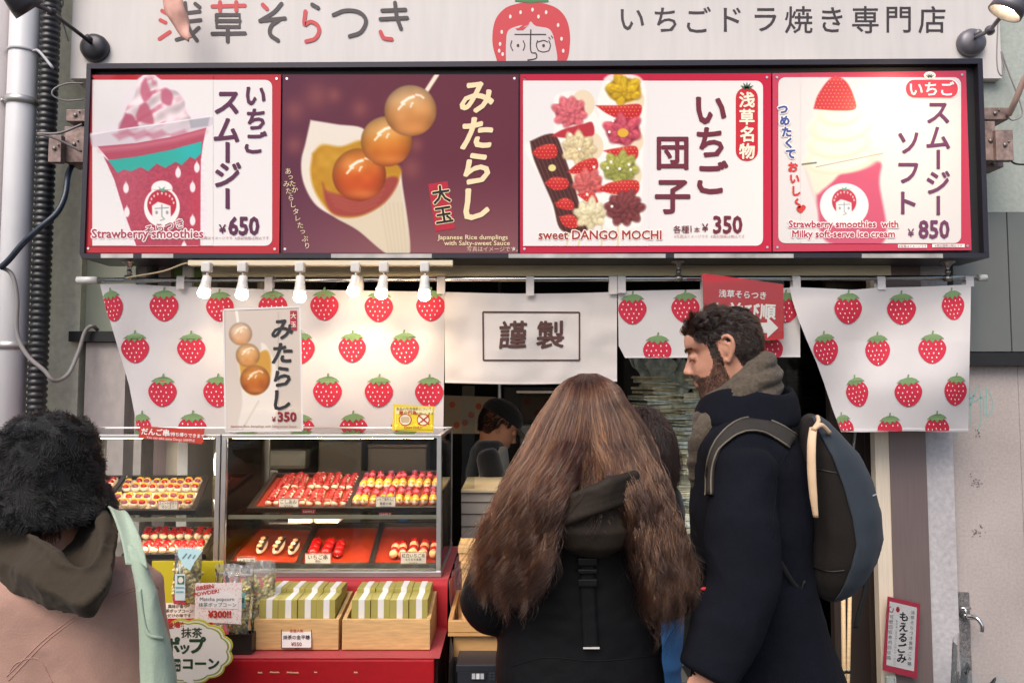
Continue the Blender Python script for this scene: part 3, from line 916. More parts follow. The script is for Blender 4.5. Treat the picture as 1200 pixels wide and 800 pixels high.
def pic3(X, Y):
    p = Pic(X, Y, PW)
    p.put(np.clip((95 - Y) / .6 + .5, 0, 1), 'bf2440')
    halo = [(708, 92), (718, 86), (736, 86), (754, 96), (757, 130), (754, 170), (752, 230), (752, 262), (735, 268), (716, 268), (700, 262), (680, 272), (655, 268), (640, 220), (622, 190), (615, 172), (625, 165), (648, 160), (650, 115), (675, 108), (690, 118), (702, 140), (700, 120)]
    p.put(p.spoly(halo, 1.5, 160) * .9, 'f4efe6')
    for x in (669, 683, 705, 724):
        p.put(p.line([(x, 262), (x - (6 if x < 690 else 0), 292)], 2.2), 'e2cfa2')
    # plain mochi behind
    for x, y, r in ((683, 122, 14), (692, 172, 15), (680, 210, 15), (690, 250, 15), (741, 118, 14), (740, 165, 14), (738, 205, 14), (738, 245, 13)):
        p.put(p.ell(x, y, r, r * 1.15), 'e6d3b4')
    choc = [(621, 166), (640, 158), (652, 160), (662, 185), (672, 215), (682, 250), (688, 270), (658, 270), (648, 240), (636, 212), (625, 185)]
    m = p.spoly(choc, 1, 80)
    p.put(m, '4a2722')
    p.put(np.clip(np.sin((X * .92 - Y * .38) * 1.35), 0, 1) * m * .5, '7a4638')
    for pts in ([(623, 179), (632, 172), (648, 169), (653, 176), (650, 185), (632, 186)], [(638, 215), (648, 208), (664, 210), (665, 220), (650, 223)], [(650, 238), (662, 232), (672, 238), (670, 246), (655, 244)], [(655, 254), (670, 252), (679, 262), (672, 268), (660, 264)]):
        berry(p, pts)
    p.put(p.ell(647, 197, 4.5, 4, 0), 'e4d68c')
    flower(p, 668, 131, 20, 'd66a70', 'b23f4e', 8, .2)
    p.put(p.spoly([(645, 160), (660, 152), (682, 146), (694, 144), (694, 160), (665, 162)], 1), 'b8333c')
    flower(p, 678, 173, 20, 'e3cc9d', 'bf9c64', 8, .1)
    berry(p, [(664, 202), (680, 190), (698, 186), (699, 200), (676, 204)])
    flower(p, 689, 214, 18, 'd4655f', 'a83e40', 8, .5)
    berry(p, [(676, 228), (694, 226), (701, 238), (690, 238)])
    flower(p, 692, 250, 19, 'eadbaf', 'c9b07c', 8, 0)
    flower(p, 731, 105, 23, 'd8ab1e', 'a87d0e', 5, -.6, .75)
    berry(p, [(698, 124), (725, 124), (750, 123), (749, 137), (733, 142), (712, 134)])
    flower(p, 730, 153, 23, 'c9515f', '9c3344', 6, .3, .8)
    p.put(p.ell(730, 156, 6.5, 5, 0), 'dfae38')
    berry(p, [(707, 177), (722, 174), (745, 172), (746, 186), (728, 187)])
    flower(p, 726, 197, 22, 'a3a24e', '6f7030', 8, .1, .8)
    berry(p, [(699, 223), (716, 214), (746, 212), (746, 227), (722, 228)])
    flower(p, 731, 243, 22, '7c3a3a', '512223', 10, .1, .9)
    for x, y in ((718, 142), (714, 155), (712, 197), (716, 190), (726, 198), (737, 193), (739, 199), (717, 242), (696, 196), (688, 228), (668, 158), (679, 175)):
        p.put(p.ell(x, y, 1.7, 1.7), 'f6eee2')
    return p.C
paint('mochi_picture', f3.at, 613, 88, 760, 288.3, 2.2, pic3, PM, o3, 2)
mr = ink('71303c', gloss)
f3.text('いちご'[0], 833, 130, 42, mr, 3, .03).text('ち', 832, 167, 40, mr, 3, .03).text('ご', 835, 208, 42, mr, 3, .03)
f3.text('団', 788, 180, 42, mr, 3, .025).text('子', 788, 231, 44, mr, 3, .025)
f3.text('sweet DANGO MOCHI', 703, 275.5, 14.5, ink('f4ebe0'), 3, .1).text('sweet DANGO MOCHI', 703, 275.5, 14.5, ink('a83a38', gloss), 4, .02)
f3.text('各種', 798, 269, 9.5, mr, 3, .01).text('1', 809.5, 268.5, 11, mr, 3, .01).text('本', 816.5, 269.5, 7, mr, 3, .01).text('¥', 826, 267, 13, mr, 3, .01)
f3.text('350', 852.5, 263.5, 28, mr, 3, .03, sx=.84)
f3.text('※写真はイメージです  ※表記価格は税込です', 831, 277, 4.2, ink('c09a94'), 3)
f3.rrect(862, 103, 888, 189, 12, ink('c42f38', gloss), 2)
for i, ch in enumerate('浅草名物'):
    f3.text(ch, 875, 117.5 + 20 * i, 19, ink('f5e7d3', gloss), 3, .03)
for k, a in enumerate((-60, -30, 0, 30, 60)):
    f3.poly(Flat.rotp([(873, 104), (875, 96), (877, 104)], 875, 105, a), ink('3f6340'), 3)
f3.build('lettering', o3)

# --- panel 4: smoothie soft serve
q4 = [(905.3, 86), (1132, 83), (1138.5, 293.2), (905.8, 294.8)]
o4, f4 = panel(q4, 'bf2f4a', (912, 91, 1126, 285), 8, .7, .27)
PW4 = '%02x%02x%02x' % tuple(round(255 * (1.055 * c ** (1 / 2.4) - .055)) for c in (.70, .66, .645))
def pic4(X, Y):
    p = Pic(X, Y, PW4)
    p.put(np.clip((91 - Y) / .6 + .5, 0, 1), 'bf2f4a')
    cup = [(940, 193), (958, 196), (1000, 188), (1034, 180), (1031, 215), (1036, 284.9), (968, 284.9), (955, 240)]
    p.put(p.poly([(940, 193), (1034, 180), (1031, 215), (1036, 285), (968, 285), (955, 240)], 1), 'd9c8c2')
    p.put(p.spoly([(957, 222), (975, 212), (985, 200), (1015, 190), (1032, 192), (1030, 215), (1035, 284), (970, 284), (958, 245)], 2, 70), 'c8506b')
    p.put(p.spoly([(945, 196), (970, 196), (990, 196), (978, 210), (965, 222), (955, 226)], 2), 'e6d9c4')
    for cx, cy, rx, ry in ((985, 186, 42, 16), (983, 168, 36, 16), (985, 148, 36, 17), (984, 132, 26, 14)):
        p.put(p.ell(cx, cy + 2, rx, ry, -6, 1.5), 'd6c3a4')
        p.put(p.ell(cx, cy, rx, ry, -6, 4), 'f2e6d2')
    berry(p, [(953, 128), (958, 112), (970, 95), (980, 90), (992, 97), (1000, 113), (1002, 128), (980, 130)])
    p.put(p.line([(940, 193), (956, 191)], 2), '6b6b62')
    p.put(p.line([(956, 196), (1034, 180)], 1.2), 'a49b92')
    p.put(p.ell(989, 241, 28.5, 26), 'efe6e4')
    girl(p, 989, 239, 1.3, None)
    return p.C
paint('soft_serve_picture', f4.at, 938, 86.5, 1040, 285.3, 2.2, pic4, printed('panel_print_glossy', .27, spec=.7), o4, 2)
v4 = ink('6f3f5e', gloss)
for ch, y in zip('スムージー', (133, 162, 187, 214, 241)): f4.text(ch, 1099, y, 31, v4, 3, .022, rot=90 if ch == 'ー' else 0, sx=.86 if ch == 'ー' else 1)
f4.vtext('ソフト', 1064, 168, 35, 31, v4, 3, .022)
f4.rrect(1059.5, 93, 1123.5, 116, 11, ink('f2e6e4', gloss), 2).rrect(1061, 94, 1122, 115, 10, ink('d04a58', gloss), 3).text('いちご', 1091.5, 104.5, 18, ink('f6ebe8', gloss), 4, .02)
f4.ellipse(1089, 89, 7, 4.5, ink('efe4e2'), 3)
for a in (-55, -28, 0, 28, 55):
    f4.poly(Flat.rotp([(1088, 91), (1089, 85.5), (1090, 91)], 1089, 92, a), ink('49624d'), 4)
f4.text('¥', 1067, 273, 13, v4, 3, .01).text('850', 1094, 269, 29, v4, 3, .03, sx=.84)
for tt, x, y in (('Strawberry smoothies  with', 988, 264, ), ('Milky soft-serve ice cream', 988, 275.5)):
    f4.text(tt, x, y, 11.4, ink('f2e6e4'), 3, .12).text(tt, x, y, 11.4, ink('b03a50', gloss), 4, .018)
for i, ch in enumerate('つめたくて'):
    f4.text(ch, 917 + 2.2 * i, 129 + 13 * i, 12.5, ink('f2e8e8'), 3, .16).text(ch, 917 + 2.2 * i, 129 + 13 * i, 12.5, ink('4a5a94', gloss), 4, .05)
for i, ch in enumerate('おいし'):
    f4.text(ch, 929 + 2 * i, 196 + 14 * i, 12.5, ink('d0443f', gloss), 3, .05)
f4.stroke([(935, 233), (932, 237), (937, 241), (935, 245)], 2.4, ink('d0443f', gloss), 3, 12)
f4.poly(catp([(938, 242), (941, 240), (944, 243), (941, 248), (938, 250), (933, 246), (934, 242)], 20), ink('d0443f', gloss), 3)
f4.rect(1052, 286.5, 1086, 290.5, ink('f2e6e4'), 2).rect(1092, 286, 1130, 290, ink('f2e6e4'), 2)
f4.text('※写真はイメージです', 1069, 288.5, 3.4, ink('8a5a64'), 3).text('※表記価格は税込です', 1111, 288, 3.4, ink('8a5a64'), 3)
f4.build('lettering', o4)

# ------------------------------------------------------------------ beam, conduit and rail under the signboard
hb = empty('header_beam', P(600, 315, 3.22), 'cream painted beam and dark soffit between the signboard and the curtains', 'beam')
MB().box((P(240, 315, 3.2).x, 3.17, P(600, 323, 3.17).z), (P(1040, 315, 3.2).x, 3.24, P(600, 311, 3.17).z)).build('beam', cream, hb)
MB().box((P(205, 315, 3.2).x, 3.2, P(600, 310.5, 3.2).z), (P(1076, 315, 3.2).x, 3.5, P(600, 296, 3.2).z)).build('soffit', mat('soffit_brown', hexc('6f6257'), .7, var=.2, vscale=5), hb)
MB().box((P(196, 330, 3.26).x, 3.25, P(600, 335, 3.25).z), (P(236, 330, 3.26).x, 3.27, P(600, 308, 3.25).z)).build('sign_scrap', mat('green_scrap', hexc('69854e'), .6), hb)

lr = P(340, 309, 3.0)
rail = empty('light_rail', lr, 'cream lighting rail with spot lamps under the signboard', 'rail')
MB().box((P(222, 309, 3.0).x, 2.985, P(600, 311.5, 3).z), (P(531, 309, 3.0).x, 3.02, P(600, 305.5, 3).z), 0, .002).build('track', mat('rail_cream', hexc('d8ccb2'), .5), rail)
MB().tube([P(150, 325, 3.05), P(190, 318, 3.02), P(215, 309, 3.0), P(224, 308.5, 3.0)], .0035, 8, 0, 20).build('power_cord', mat('cord_cream', hexc('c9b795'), .5), rail)

bulb_m = emitter('lamp_glow', (1.0, .72, .42), 20)
bulb_d = emitter('lamp_glow_soft', (1.0, .8, .55), 7)
lamp_w = mat('lamp_white', (.62, .60, .57), .35)
for i, (tx, bx, by) in enumerate(((243, 238, 348), (285, 283, 350), (352, 351, 353), (417, 413, 346), (450, 446, 349), (498, 497, 351))):
    top = P(tx, 308, 2.97)
    bot = P(bx, by, 2.95)
    kind = ['first spot lamp from the left end of the rail, tilted down left', 'second spot lamp from the left on the rail above the curtain', 'spot lamp whose bulb shines just above the dumpling poster',
            'spot lamp with a warm bulb, fourth from the left on the rail', 'bright bare bulb spot lamp beside the last one on the rail', 'brightest spot lamp at the right end of the rail'][i]
    t = empty('spot_lamp', top, kind, 'lamp', 'spot lamps on the rail')
    MB().box((top.x - .018, 2.95, P(tx, 319, 2.97).z), (top.x + .018, 2.984, P(tx, 307.5, 2.97).z), 0, .005).build('adapter', lamp_w, t)
    neck = P(tx, 324, 2.966)
    MB().cyl(P(tx, 318.5, 2.966), neck, .006).build('stem', chrome, t)
    ax = (bot - neck).normalized()
    L = (bot - neck).length
    MB().lathe(neck - ax * .004, [(.008, 0), (.017, .004), (.019, .03), (.021, L * .52), (.024, L * .62), (.024, L * .66), (.0225, L * .66), (.0215, L * .5)], 22, 0, ax).build('shade', lamp_w, t)
    MB().lathe(neck, [(.012, L * .48), (.018, L * .6), (.024, L * .76), (.0255, L * .86), (.021, L * .97), (.012, L * 1.03), (.002, L * 1.05)], 20, 0, ax).build('bulb', bulb_m if i > 2 else bulb_d, t)
    ld = bpy.data.lights.new('spot_lamp_light', 'SPOT')
    ld.energy = 2.3 if i > 2 else 1.3
    ld.color = (1, .70, .40)
    ld.spot_size, ld.spot_blend, ld.shadow_soft_size = R(140), .8, .03
    lo = bpy.data.objects.new('spot_lamp_light', ld)
    col.objects.link(lo)
    lo.location = bot + ax * .02
    lo.rotation_euler = (-(ax + Vector((0, .1, 0)))).to_track_quat('Z', 'Y').to_euler()

# arm lamps on the fascia
def arm_lamp(base, elbow, head, dirv, lit, label, tint):
    t = empty('arm_lamp', base, label, 'lamp', 'arm lamps over the signboard')
    gm = mat(tint, hexc('3c3a3f') if not lit else hexc('6f6c72'), .4, .4, var=.15, vscale=20)
    MB().lathe(base, [(.0, 0), (.06, 0), (.062, .012), (.058, .028), (.04, .04), (.012, .045), (.001, .046)], 28, 0, (0, -1, 0)).cyl(base + Vector((0, -.03, .02)), base + Vector((.012 if lit else -.012, -.06, .03)), .012).build('wall_plate', gm, t)
    MB().tube([base + Vector((0, -.045, .01)), elbow, head], .0085, 12, 0).cyl(elbow - Vector((.01, .01, 0)), elbow + Vector((.01, .01, 0)), .016).build('arm', gm, t)
    d_ = Vector(dirv).normalized()
    prof = [(.0, -.13), (.03, -.128), (.036, -.11), (.036, -.05), (.05, -.02), (.058, .02), (.06, .045), (.055, .045), (.048, .01)]
    MB().lathe(head, prof, 28, 0, d_).build('lamp_head', gm, t)
    MB().lathe(head, [(.0, .012), (.03, .016), (.047, .012), (.046, .0), (.0, -.004)], 24, 0, d_).build('lens', emitter('arm_lamp_glow', (1.0, .80, .48), 120) if lit else mat('lens_off', (.5, .5, .5), .15), t)
arm_lamp(P(1136, 52, YF), P(1160, 36, 2.95), P(1187, 2, 2.56), (-.5, .3, -.8), True, 'lit grey arm lamp over the right end of the signboard', 'lamp_grey')
arm_lamp(P(113, 58, YF), P(60, 14, 2.9), P(24, -2, 2.62), (.4, .6, -.6), False, 'black unlit arm lamp over the left end of the signboard', 'lamp_black')

# ------------------------------------------------------------------ pipes, hose and cables at left
zt = 4.6
def vpipe(px0, px1, Y):
    a, b = P(px0, 250, Y), P(px1, 250, Y)
    return (a.x + b.x) / 2, (b.x - a.x) / 2
Yp = 3.12
x, r = vpipe(5, 36, Yp)
dp = empty('downpipe', (x, Yp, 0), 'thick white downpipe on the wall at left', 'pipe')
pvc = mat('pvc_white', (.66, .65, .66), .45, var=.08, vscale=3, var2=.04, v2scale=30, stretch=(1, 1, .3))
MB().cyl((x, Yp, 0), (x, Yp, zt), r, n=32).build('pipe', pvc, dp)
for py in (120, 405):
    z = P(20, py, Yp).z
    MB().lathe((x, Yp, z - .016), [(r, 0), (r + .006, .001), (r + .006, .031), (r, .032)], 32).cyl((x - r - .012, Yp, z), (x - r - .012, Yp - .03, z), .008).build('clamp', mat('clamp_zinc', (.5, .48, .46), .4, .7), dp)
MB().lathe((x, Yp, P(20, 62, Yp).z - .006), [(r, 0), (r + .004, .001), (r + .004, .012), (r, .013)], 32).tube([(x + r, Yp - .02, P(20, 62, Yp).z), (x + r + .05, Yp - .06, P(20, 68, Yp).z), P(62, 80, Yp - .08)], .006, 8, 0, 12).build('strap', mat('zip_tie', (.45, .45, .47), .5), dp)
x, r = vpipe(-26, 4, Yp)
MB().cyl((x, Yp, 0), (x, Yp, zt), r, n=24).lathe((x, Yp, P(2, 280, Yp).z), [(r, 0), (r + .006, .002), (r + .006, .03), (r, .032)], 24).build('thin_pipe', mat('pvc_pink', (.6, .55, .54), .5), label='pinkish grey pipe at the left edge beside the white downpipe', cat='pipe', at=(x, Yp, 0))
x, r = vpipe(38.5, 60, Yp)
hose = MB()
prof = []
z = .3
while z < zt:
    prof += [(r * .86, z), (r, z + .006), (r, z + .016), (r * .86, z + .022)]
    z += .0265
hose.lathe((x, Yp + .01, 0), prof, 24)
hose.build('corrugated_hose', mat('hose_black', (.02, .02, .022), .38), label='black corrugated drain hose beside the white downpipe', cat='hose', at=(x, Yp, 0))
cab = mat('cable_grey', hexc('8b8684'), .5)
def cable(pts, r, m, label, res=40):
    return MB().tube([P(*q) for q in pts], r, 10, 0, res).build('cable', m, label=label, cat='cable', at=P(*pts[0]))
cable([(0, 312, 3.02), (14, 322, 3.02), (20, 350, 3.02), (20, 390, 3.02), (32, 416, 3.02), (52, 434, 3.03), (64, 446, 3.05), (80, 438, 3.15), (92, 412, 3.22), (100, 388, 3.25), (108, 382, 3.26), (114, 386, 3.3)], .0085, cab, 'grey cable looping down across the pipes at left', 80)
cable([(0, 314, 3.0), (10, 305, 3.0), (28, 284, 3.0), (48, 266, 3.0), (66, 250, 3.02), (76, 230, 3.05), (80, 205, 3.1), (86, 190, 3.15)], .012, mat('cable_navy', hexc('25303d'), .35, var=.3, vscale=40), 'thick dark taped cable rising behind the signboard at left', 60)
cable([(98, 98, 3.1), (80, 98, 3.08), (64, 104, 3.06), (62, 112, 3.06), (76, 118, 3.08), (98, 117, 3.1)], .0035, cab, 'thin grey wire loop left of the signboard', 40)
cable([(96, 146, 3.05), (70, 156, 3.0), (44, 157, 2.98), (64, 162, 3.0), (96, 178, 3.05)], .005, cab, 'grey wire bent like a hairpin beside the left bracket', 40)
cable([(70, -20, 3.2), (74, 4, 3.2), (70, 14, 3.2), (76, 34, 3.2), (80, 48, 3.2)], .003, cab, 'thin grey wire on the cream wall above the signboard', 30)
cable([(1170, 8, 3.2), (1168, 70, 3.2), (1172, 88, 3.2), (1177, 82, 3.2), (1173, 60, 3.2), (1182, 85, 3.2), (1196, 122, 3.2), (1197, 136, 3.2), (1186, 141, 3.2), (1180, 134, 3.2)], .003, cab, 'thin drooping wire beside the right end of the fascia', 60)
cable([(1182, 186, 3.1), (1190, 192, 3.1), (1206, 193, 3.1)], .004, mat('cable_black', (.02, .02, .02), .5), 'short black cable leaving the right bracket', 20)
cable([(1182, 135, 3.05), (1190, 118, 3.0), (1201, 92, 2.95), (1215, 70, 2.9)], .012, mat('rod_pink', hexc('c9a89c'), .5), 'pinkish metal stay rod rising from the right bracket', 20)
rust = mat('rusty_steel', hexc('97827c'), .7, .3, var=.35, vscale=14, var2=.3, v2scale=60, bump=.3)
def bracket(pxs, label):
    a = P(*pxs[0], 3.1)
    t = empty('sign_bracket', a, label, 'bracket', 'rusty brackets holding the signboard')
    m = MB()
    for x0, y0, x1, y1, Y0, Y1 in pxs[1:]:
        p0, p1 = P(x0, y1, Y0), P(x1, y0, Y0)
        m.box((p0.x, Y0, p0.z), (p1.x, Y1, p1.z), 0, .003)
    m.build('steel_angle', rust, t)
    for x0, y0, x1, y1, Y0, Y1 in pxs[1:]:
        b_ = MB()
        c = P((x0 + x1) / 2, (y0 + y1) / 2, Y0)
        b_.lathe(c, [(.0, .0), (.009, .0), (.009, .006), (.001, .007)], 6, 0, (0, -1, 0)).cyl(c + Vector((.016, -.006, .014)), c + Vector((.016, .004, .014)), .004)
        b_.build('bolt', mat('bolt_steel', (.3, .26, .24), .5, .7), t)
bracket([(80, 160), (77, 128, 100, 142, 3.06, 3.2), (74, 148, 100, 190, 3.08, 3.2), (56, 158, 72, 190, 3.04, 3.07)], 'rusty steel bracket with wires at the left end of the signboard')
bracket([(1168, 160), (1150, 126, 1182, 140, 3.06, 3.2), (1155, 142, 1166, 188, 3.04, 3.2), (1168, 152, 1187, 188, 3.02, 3.05), (1152, 188, 1176, 196, 3.1, 3.2)], 'rusty pink steel bracket at the right end of the signboard')
# ================================================================== curtains on their pole
YN = 3.085
pz = P(600, 327.5, 3.08).z
pole = empty('curtain_pole', P(620, 327.5, 3.08), 'long steel curtain pole hung under the signboard', 'pole')
MB().cyl(P(100, 328.5, 3.08), P(1156, 325.5, 3.08), .0115, n=20).build('rod', chrome, pole)
for x0, x1, y, r_ in ((91, 115, 328.45, .016), (1146, 1155.5, 325.55, .014)): MB().cyl(P(x0, y, 3.08), P(x1, y, 3.08), r_, n=20).build('end_cap', mat('cap_plastic', (.6, .6, .58), .35), pole)
for px in (152, 795, 1110):
    a = P(px, 303, 3.08); b = P(px, 326, 3.08)
    MB().lathe((a.x, a.y, b.z), [(.014, -.014), (.014, .014)], 18, 0, (1, 0, 0)).lathe((a.x, a.y, b.z), [(.008, .0), (.008, .02), (.011, .022), (.011, .03), (.008, .032), (.008, .045), (.018, .058), (.03, .066), (.03, a.z - b.z)], 18).build('hanger', mat('hanger_metal', (.4, .37, .34), .3, .9), pole)

def cloth_mat(name, c, tl=.25):
    m = mat(name, c, .85, var=.05, vscale=4, bump=.35, bscale=260, sheen=.2)
    nt = m.node_tree
    b = nt.nodes["Principled BSDF"]
    t = nt.nodes.new("ShaderNodeBsdfTranslucent")
    t.inputs[0].default_value = (*c, 1)
    x = nt.nodes.new("ShaderNodeMixShader")
    x.inputs[0].default_value = tl
    nt.links.new(b.outputs[0], x.inputs[1]); nt.links.new(t.outputs[0], x.inputs[2])
    nt.links.new(x.outputs[0], nt.nodes["Material Output"].inputs[0])
    return m
cl_w = cloth_mat('curtain_white', (.70, .67, .675))
cl_c = cloth_mat('curtain_cream', (.74, .685, .65))
b_red = mat('berry_print', hexc('b81f3b'), .8, var=.06, vscale=30)
b_grn = mat('leaf_print', hexc('6d8a5c'), .8)
b_sd = mat('seed_print', hexc('ead9d4'), .8)
def berry_print(fl, cx, cy, s=1.0, rot=0.0, sx=1.0, hem=None, xmin=None):
    """strawberry: body, leaf crown, seeds, following the cloth"""
    def tr(x, y):
        x *= s * sx; y *= s
        c, n = math.cos(R(rot)), math.sin(R(rot))
        X, Y = cx + x * c - y * n, cy + x * n + y * c
        if hem is not None: Y = min(Y, hem)
        if xmin is not None: X = max(X, xmin(Y))
        return X, Y
    out = []
    for k in range(28):
        a = 2 * math.pi * k / 28
        y = -math.cos(a)
        w = 17.2 * math.sin(a)
        yy = -13.5 + (y + 1) / 2 * 32
        t = (y + 1) / 2
        w *= 1.0 - .42 * max(0, t - .35) ** 1.2
        if t < .08: yy += 1.5
        out.append((w, yy))
    rings = 4
    vs = [fl.at(*tr(0, 0), 1.5)]
    for q in range(1, rings + 1):
        vs += [fl.at(*tr(x * q / rings, y * q / rings), 1.5) for x, y in out]
    n = len(out)
    fs = [(0, 1 + j, 1 + (j + 1) % n) for j in range(n)]
    for q in range(rings - 1):
        fs += [(1 + q * n + j, 1 + (q + 1) * n + j, 1 + (q + 1) * n + (j + 1) % n, 1 + q * n + (j + 1) % n) for j in range(n)]
    fl.mb.add(vs, fs, fl.mi(b_red), True)
    crown = [(-14, -10.5), (-9, -14.5), (-3, -16.2), (-1, -16.5), (0, -20.5), (2, -20.3), (1.2, -16.5), (5, -16.6), (10, -14.6), (14, -11), (9.5, -11.2), (6.5, -7.6), (3.5, -10.2), (0, -6), (-3.5, -10.2), (-7, -7.4), (-9, -11)]
    fl.poly([tr(x, y) for x, y in crown], b_grn, 2.4)
    for x, y in ((-11, -5), (-5, -4.5), (4, -4.5), (10.5, -5), (-12.5, 1), (-7, 1.5), (-1.5, .5), (4.5, 1.5), (11, 1), (-9.5, 6.5), (-4, 6.5), (1.5, 6), (7.5, 6.5), (-6, 11), (-.5, 11.5), (5, 11), (0, 16)):
        p = [tr(x + .75 * math.cos(a), y + 1.15 * math.sin(a)) for a in (0, 1.05, 2.1, 3.14, 4.19, 5.24)]
        if hem is None or p[1][1] < hem - .5: fl.poly(p, b_sd, 2.2)

def curtain(label, fold, left, right, top, bottom, berries, tabs, extra=None, m=None, ns=(90, 60), cat='curtain'):
    """left/right give the side edges at a height, top/bottom the hems; all in photograph units on the cloth's own surface"""
    t = empty('noren_curtain', P((left(400) + right(400)) / 2, 335, YN), label, cat, 'shop curtains on the steel pole')
    fn = lambda px, py, d: P(px, py, fold(px, py)) - Vector((0, d, 0))
    fl = Flat(YN, fn, .0016)
    def S(u, v):
        y0, y1 = top(left(340) + u * (right(340) - left(340))), bottom(u)
        y = y0 + v * (y1 - y0)
        return fn(left(y) + u * (right(y) - left(y)), y, 0)
    MB().grid(S, *ns).build('cloth', m or cl_w, t)
    for b in berries:
        k = dict(b[2] if len(b) > 2 else {})
        k['rot'] = k.get('rot', 0) + rng.uniform(-3.5, 3.5)
        k['s'] = rng.uniform(.97, 1.03)
        berry_print(fl, b[0] + rng.uniform(-1, 1), b[1] + rng.uniform(-.8, .8), **k)
    if extra: extra(fl)
    if fl.mb.v: fl.build('print', t)
    # hem stitching fold along the bottom
    MB().grid(lambda u, v: S(u, 1 - .022 * v) - Vector((0, .0011 + .0012 * math.sin(math.pi * v), 0)), 60, 3).build('hem', m or cl_w, t)
    for tx in tabs:
        a, b = P(tx - 4.6, 330, 3.08), P(tx + 4.6, 330, 3.08)
        zt_ = pz + .0135
        zb = P(tx, top(tx) + 3, YN).z
        path = [(3.08 - .0155, zb), (3.08 - .0150, pz), (3.08 - .0105, pz + .0115), (3.08, zt_ + .002), (3.08 + .0105, pz + .0115), (3.08 + .015, pz), (3.08 + .013, zb)]
        q = catmull([(0, y, z) for y, z in path], 24)
        MB().grid(lambda u, v: Vector((a.x + (b.x - a.x) * u, q[round(v * 24)].y, q[round(v * 24)].z)), 2, 24).build('loop', m or cl_w, t)
    return t
def nz2(px, py, s, k): return noise.noise(Vector((px / s, py / s, k)))
foldL = lambda x, y: YN + .014 * math.sin(x * .033 + .006 * y + .8 * nz2(x, y, 90, 3)) * min(1, (y - 325) / 70) + .012 * nz2(x, y * .4, 34, 1) + .016 * nz2(x, y * .5, 110, 2)
lefte = lambda y: 117 + np.interp(y, [333, 360, 400, 450, 507], [0, 7, 19, 34, 45])
ROW = lambda xs, y, **k: [(x, y, k) for x in xs]
topL = lambda x: np.interp(x, [115, 160, 210, 260, 316, 400, 460, 522], [333, 333, 336, 337, 339, 340, 341, 342])
xl_ = lambda y: float(lefte(y))
curtain('tall white strawberry curtain hanging behind the dumpling poster at left', foldL, lefte, lambda y: 521.5 - (y - 340) * .012, topL, lambda u: 506,
        [(131, 358, dict(sx=.72, rot=-8, xmin=xl_))] + ROW((192, 257, 319, 381, 444, 507 - 3), 358) + ROW((159, 225, 290, 352, 413, 475), 407) + ROW((191, 256, 321, 383, 444, 503), 458) + ROW((165,), 502, hem=505.3, xmin=xl_, sx=.7) + ROW((225, 290, 352, 414, 475), 502, hem=505.3),
        (213, 316, 421, 517))
foldC = lambda x, y: YN - .004 + .005 * math.sin(x * .04) * min(1, (y - 330) / 60) + .016 * nz2(x, y * .8, 60, 5) + .006 * nz2(x, y, 24, 6)
def framed(fl):
    br = mat('brown_print', hexc('4d302c'), .8)
    for a, b in (((566, 365.5), (679, 366)), ((679, 366), (679, 422)), ((679, 422), (566.5, 422)), ((566.5, 422), (566, 365.5))):
        n = 16
        fl.stroke([(a[0] + (b[0] - a[0]) * i / n, a[1] + (b[1] - a[1]) * i / n) for i in range(n + 1)], 1.9, br, 1.5)
    for ch, x in (('謹', 601), ('製', 645)):
        fl.text(ch, x, 392, 34, br, 1.6, .022, slant=.05, wob=.012)
curtain('plain cream curtain with two brown brushed characters in a frame', foldC, lambda y: 521 + (y - 340) * .004, lambda y: 723, lambda x: 342 + math.sin((x - 520) / 203 * math.pi) * 2, lambda u: 448.5 - 1.5 * u + math.sin(u * math.pi) * 2.5, [], (621, 718), framed, cl_c)
foldS = lambda x, y: YN - .001 + .006 * math.sin(x * .05 + 1) * min(1, (y - 330) / 60) + .008 * nz2(x, y, 60, 8)
curtain('short white strawberry curtain beside the red arrow notice', foldS, lambda y: 724 + np.interp(y, [340, 405, 420], [0, 1, 9]), lambda y: 937.5 + (y - 336) * .003, lambda x: 341 - (x - 724) / 214 * 4, lambda u: 419.5 - u * 1.0,
        ROW((740,), 361, xmin=lambda y: 724.5) + ROW((803, 867, 931 - 10), 360) + ROW((771, 836, 901), 409, hem=418.5), (728, 826, 932), None, cloth_mat('curtain_warm_white', (.74, .70, .685)))
def foldR(x, y):
    a = min(1, max(0, (y - 330) / 70))
    return YN - .02 + a * (.034 * math.sin((x * .8 + y * .55) * .036 + 2 + nz2(x, y, 90, 4)) + .012 * math.sin((x * .35 - y) * .03)) + .01 * nz2(x, y, 60, 11) - .05 * a * max(0, (980 - x) / 60) * 0
leftR = lambda y: np.interp(y, [335, 350, 375, 400, 425, 450, 480, 507], [925, 928, 936, 946, 957, 966, 976, 986])
curtain('tall white strawberry curtain pulled aside at the right end of the pole', foldR, leftR, lambda y: 1138 - (y - 333) * .02, lambda x: np.interp(x, [920, 960, 1000, 1030, 1080, 1140], [336, 337.5, 339.5, 337, 336, 333]), lambda u: 505.5 + .6 * math.sin(u * 9),
        [(993, 361, dict(sx=.95)), (1056, 361, dict()), (1116, 357, dict(sx=.82, rot=-4)), (967, 408, dict(sx=.85, rot=-5)), (1029, 409, dict(sx=.86)), (1092, 407, dict()), (1004, 459, dict(sx=.8, rot=-10)), (1065, 459, dict()), (1119, 457, dict(sx=.8, rot=4)),
         (989, 503, dict(sx=.7, rot=-12, hem=504.8, xmin=lambda y: float(leftR(y)))), (1042, 503, dict(sx=.9, hem=504.8)), (1097, 502, dict(sx=.85, hem=504.8))], (1031, 1134))

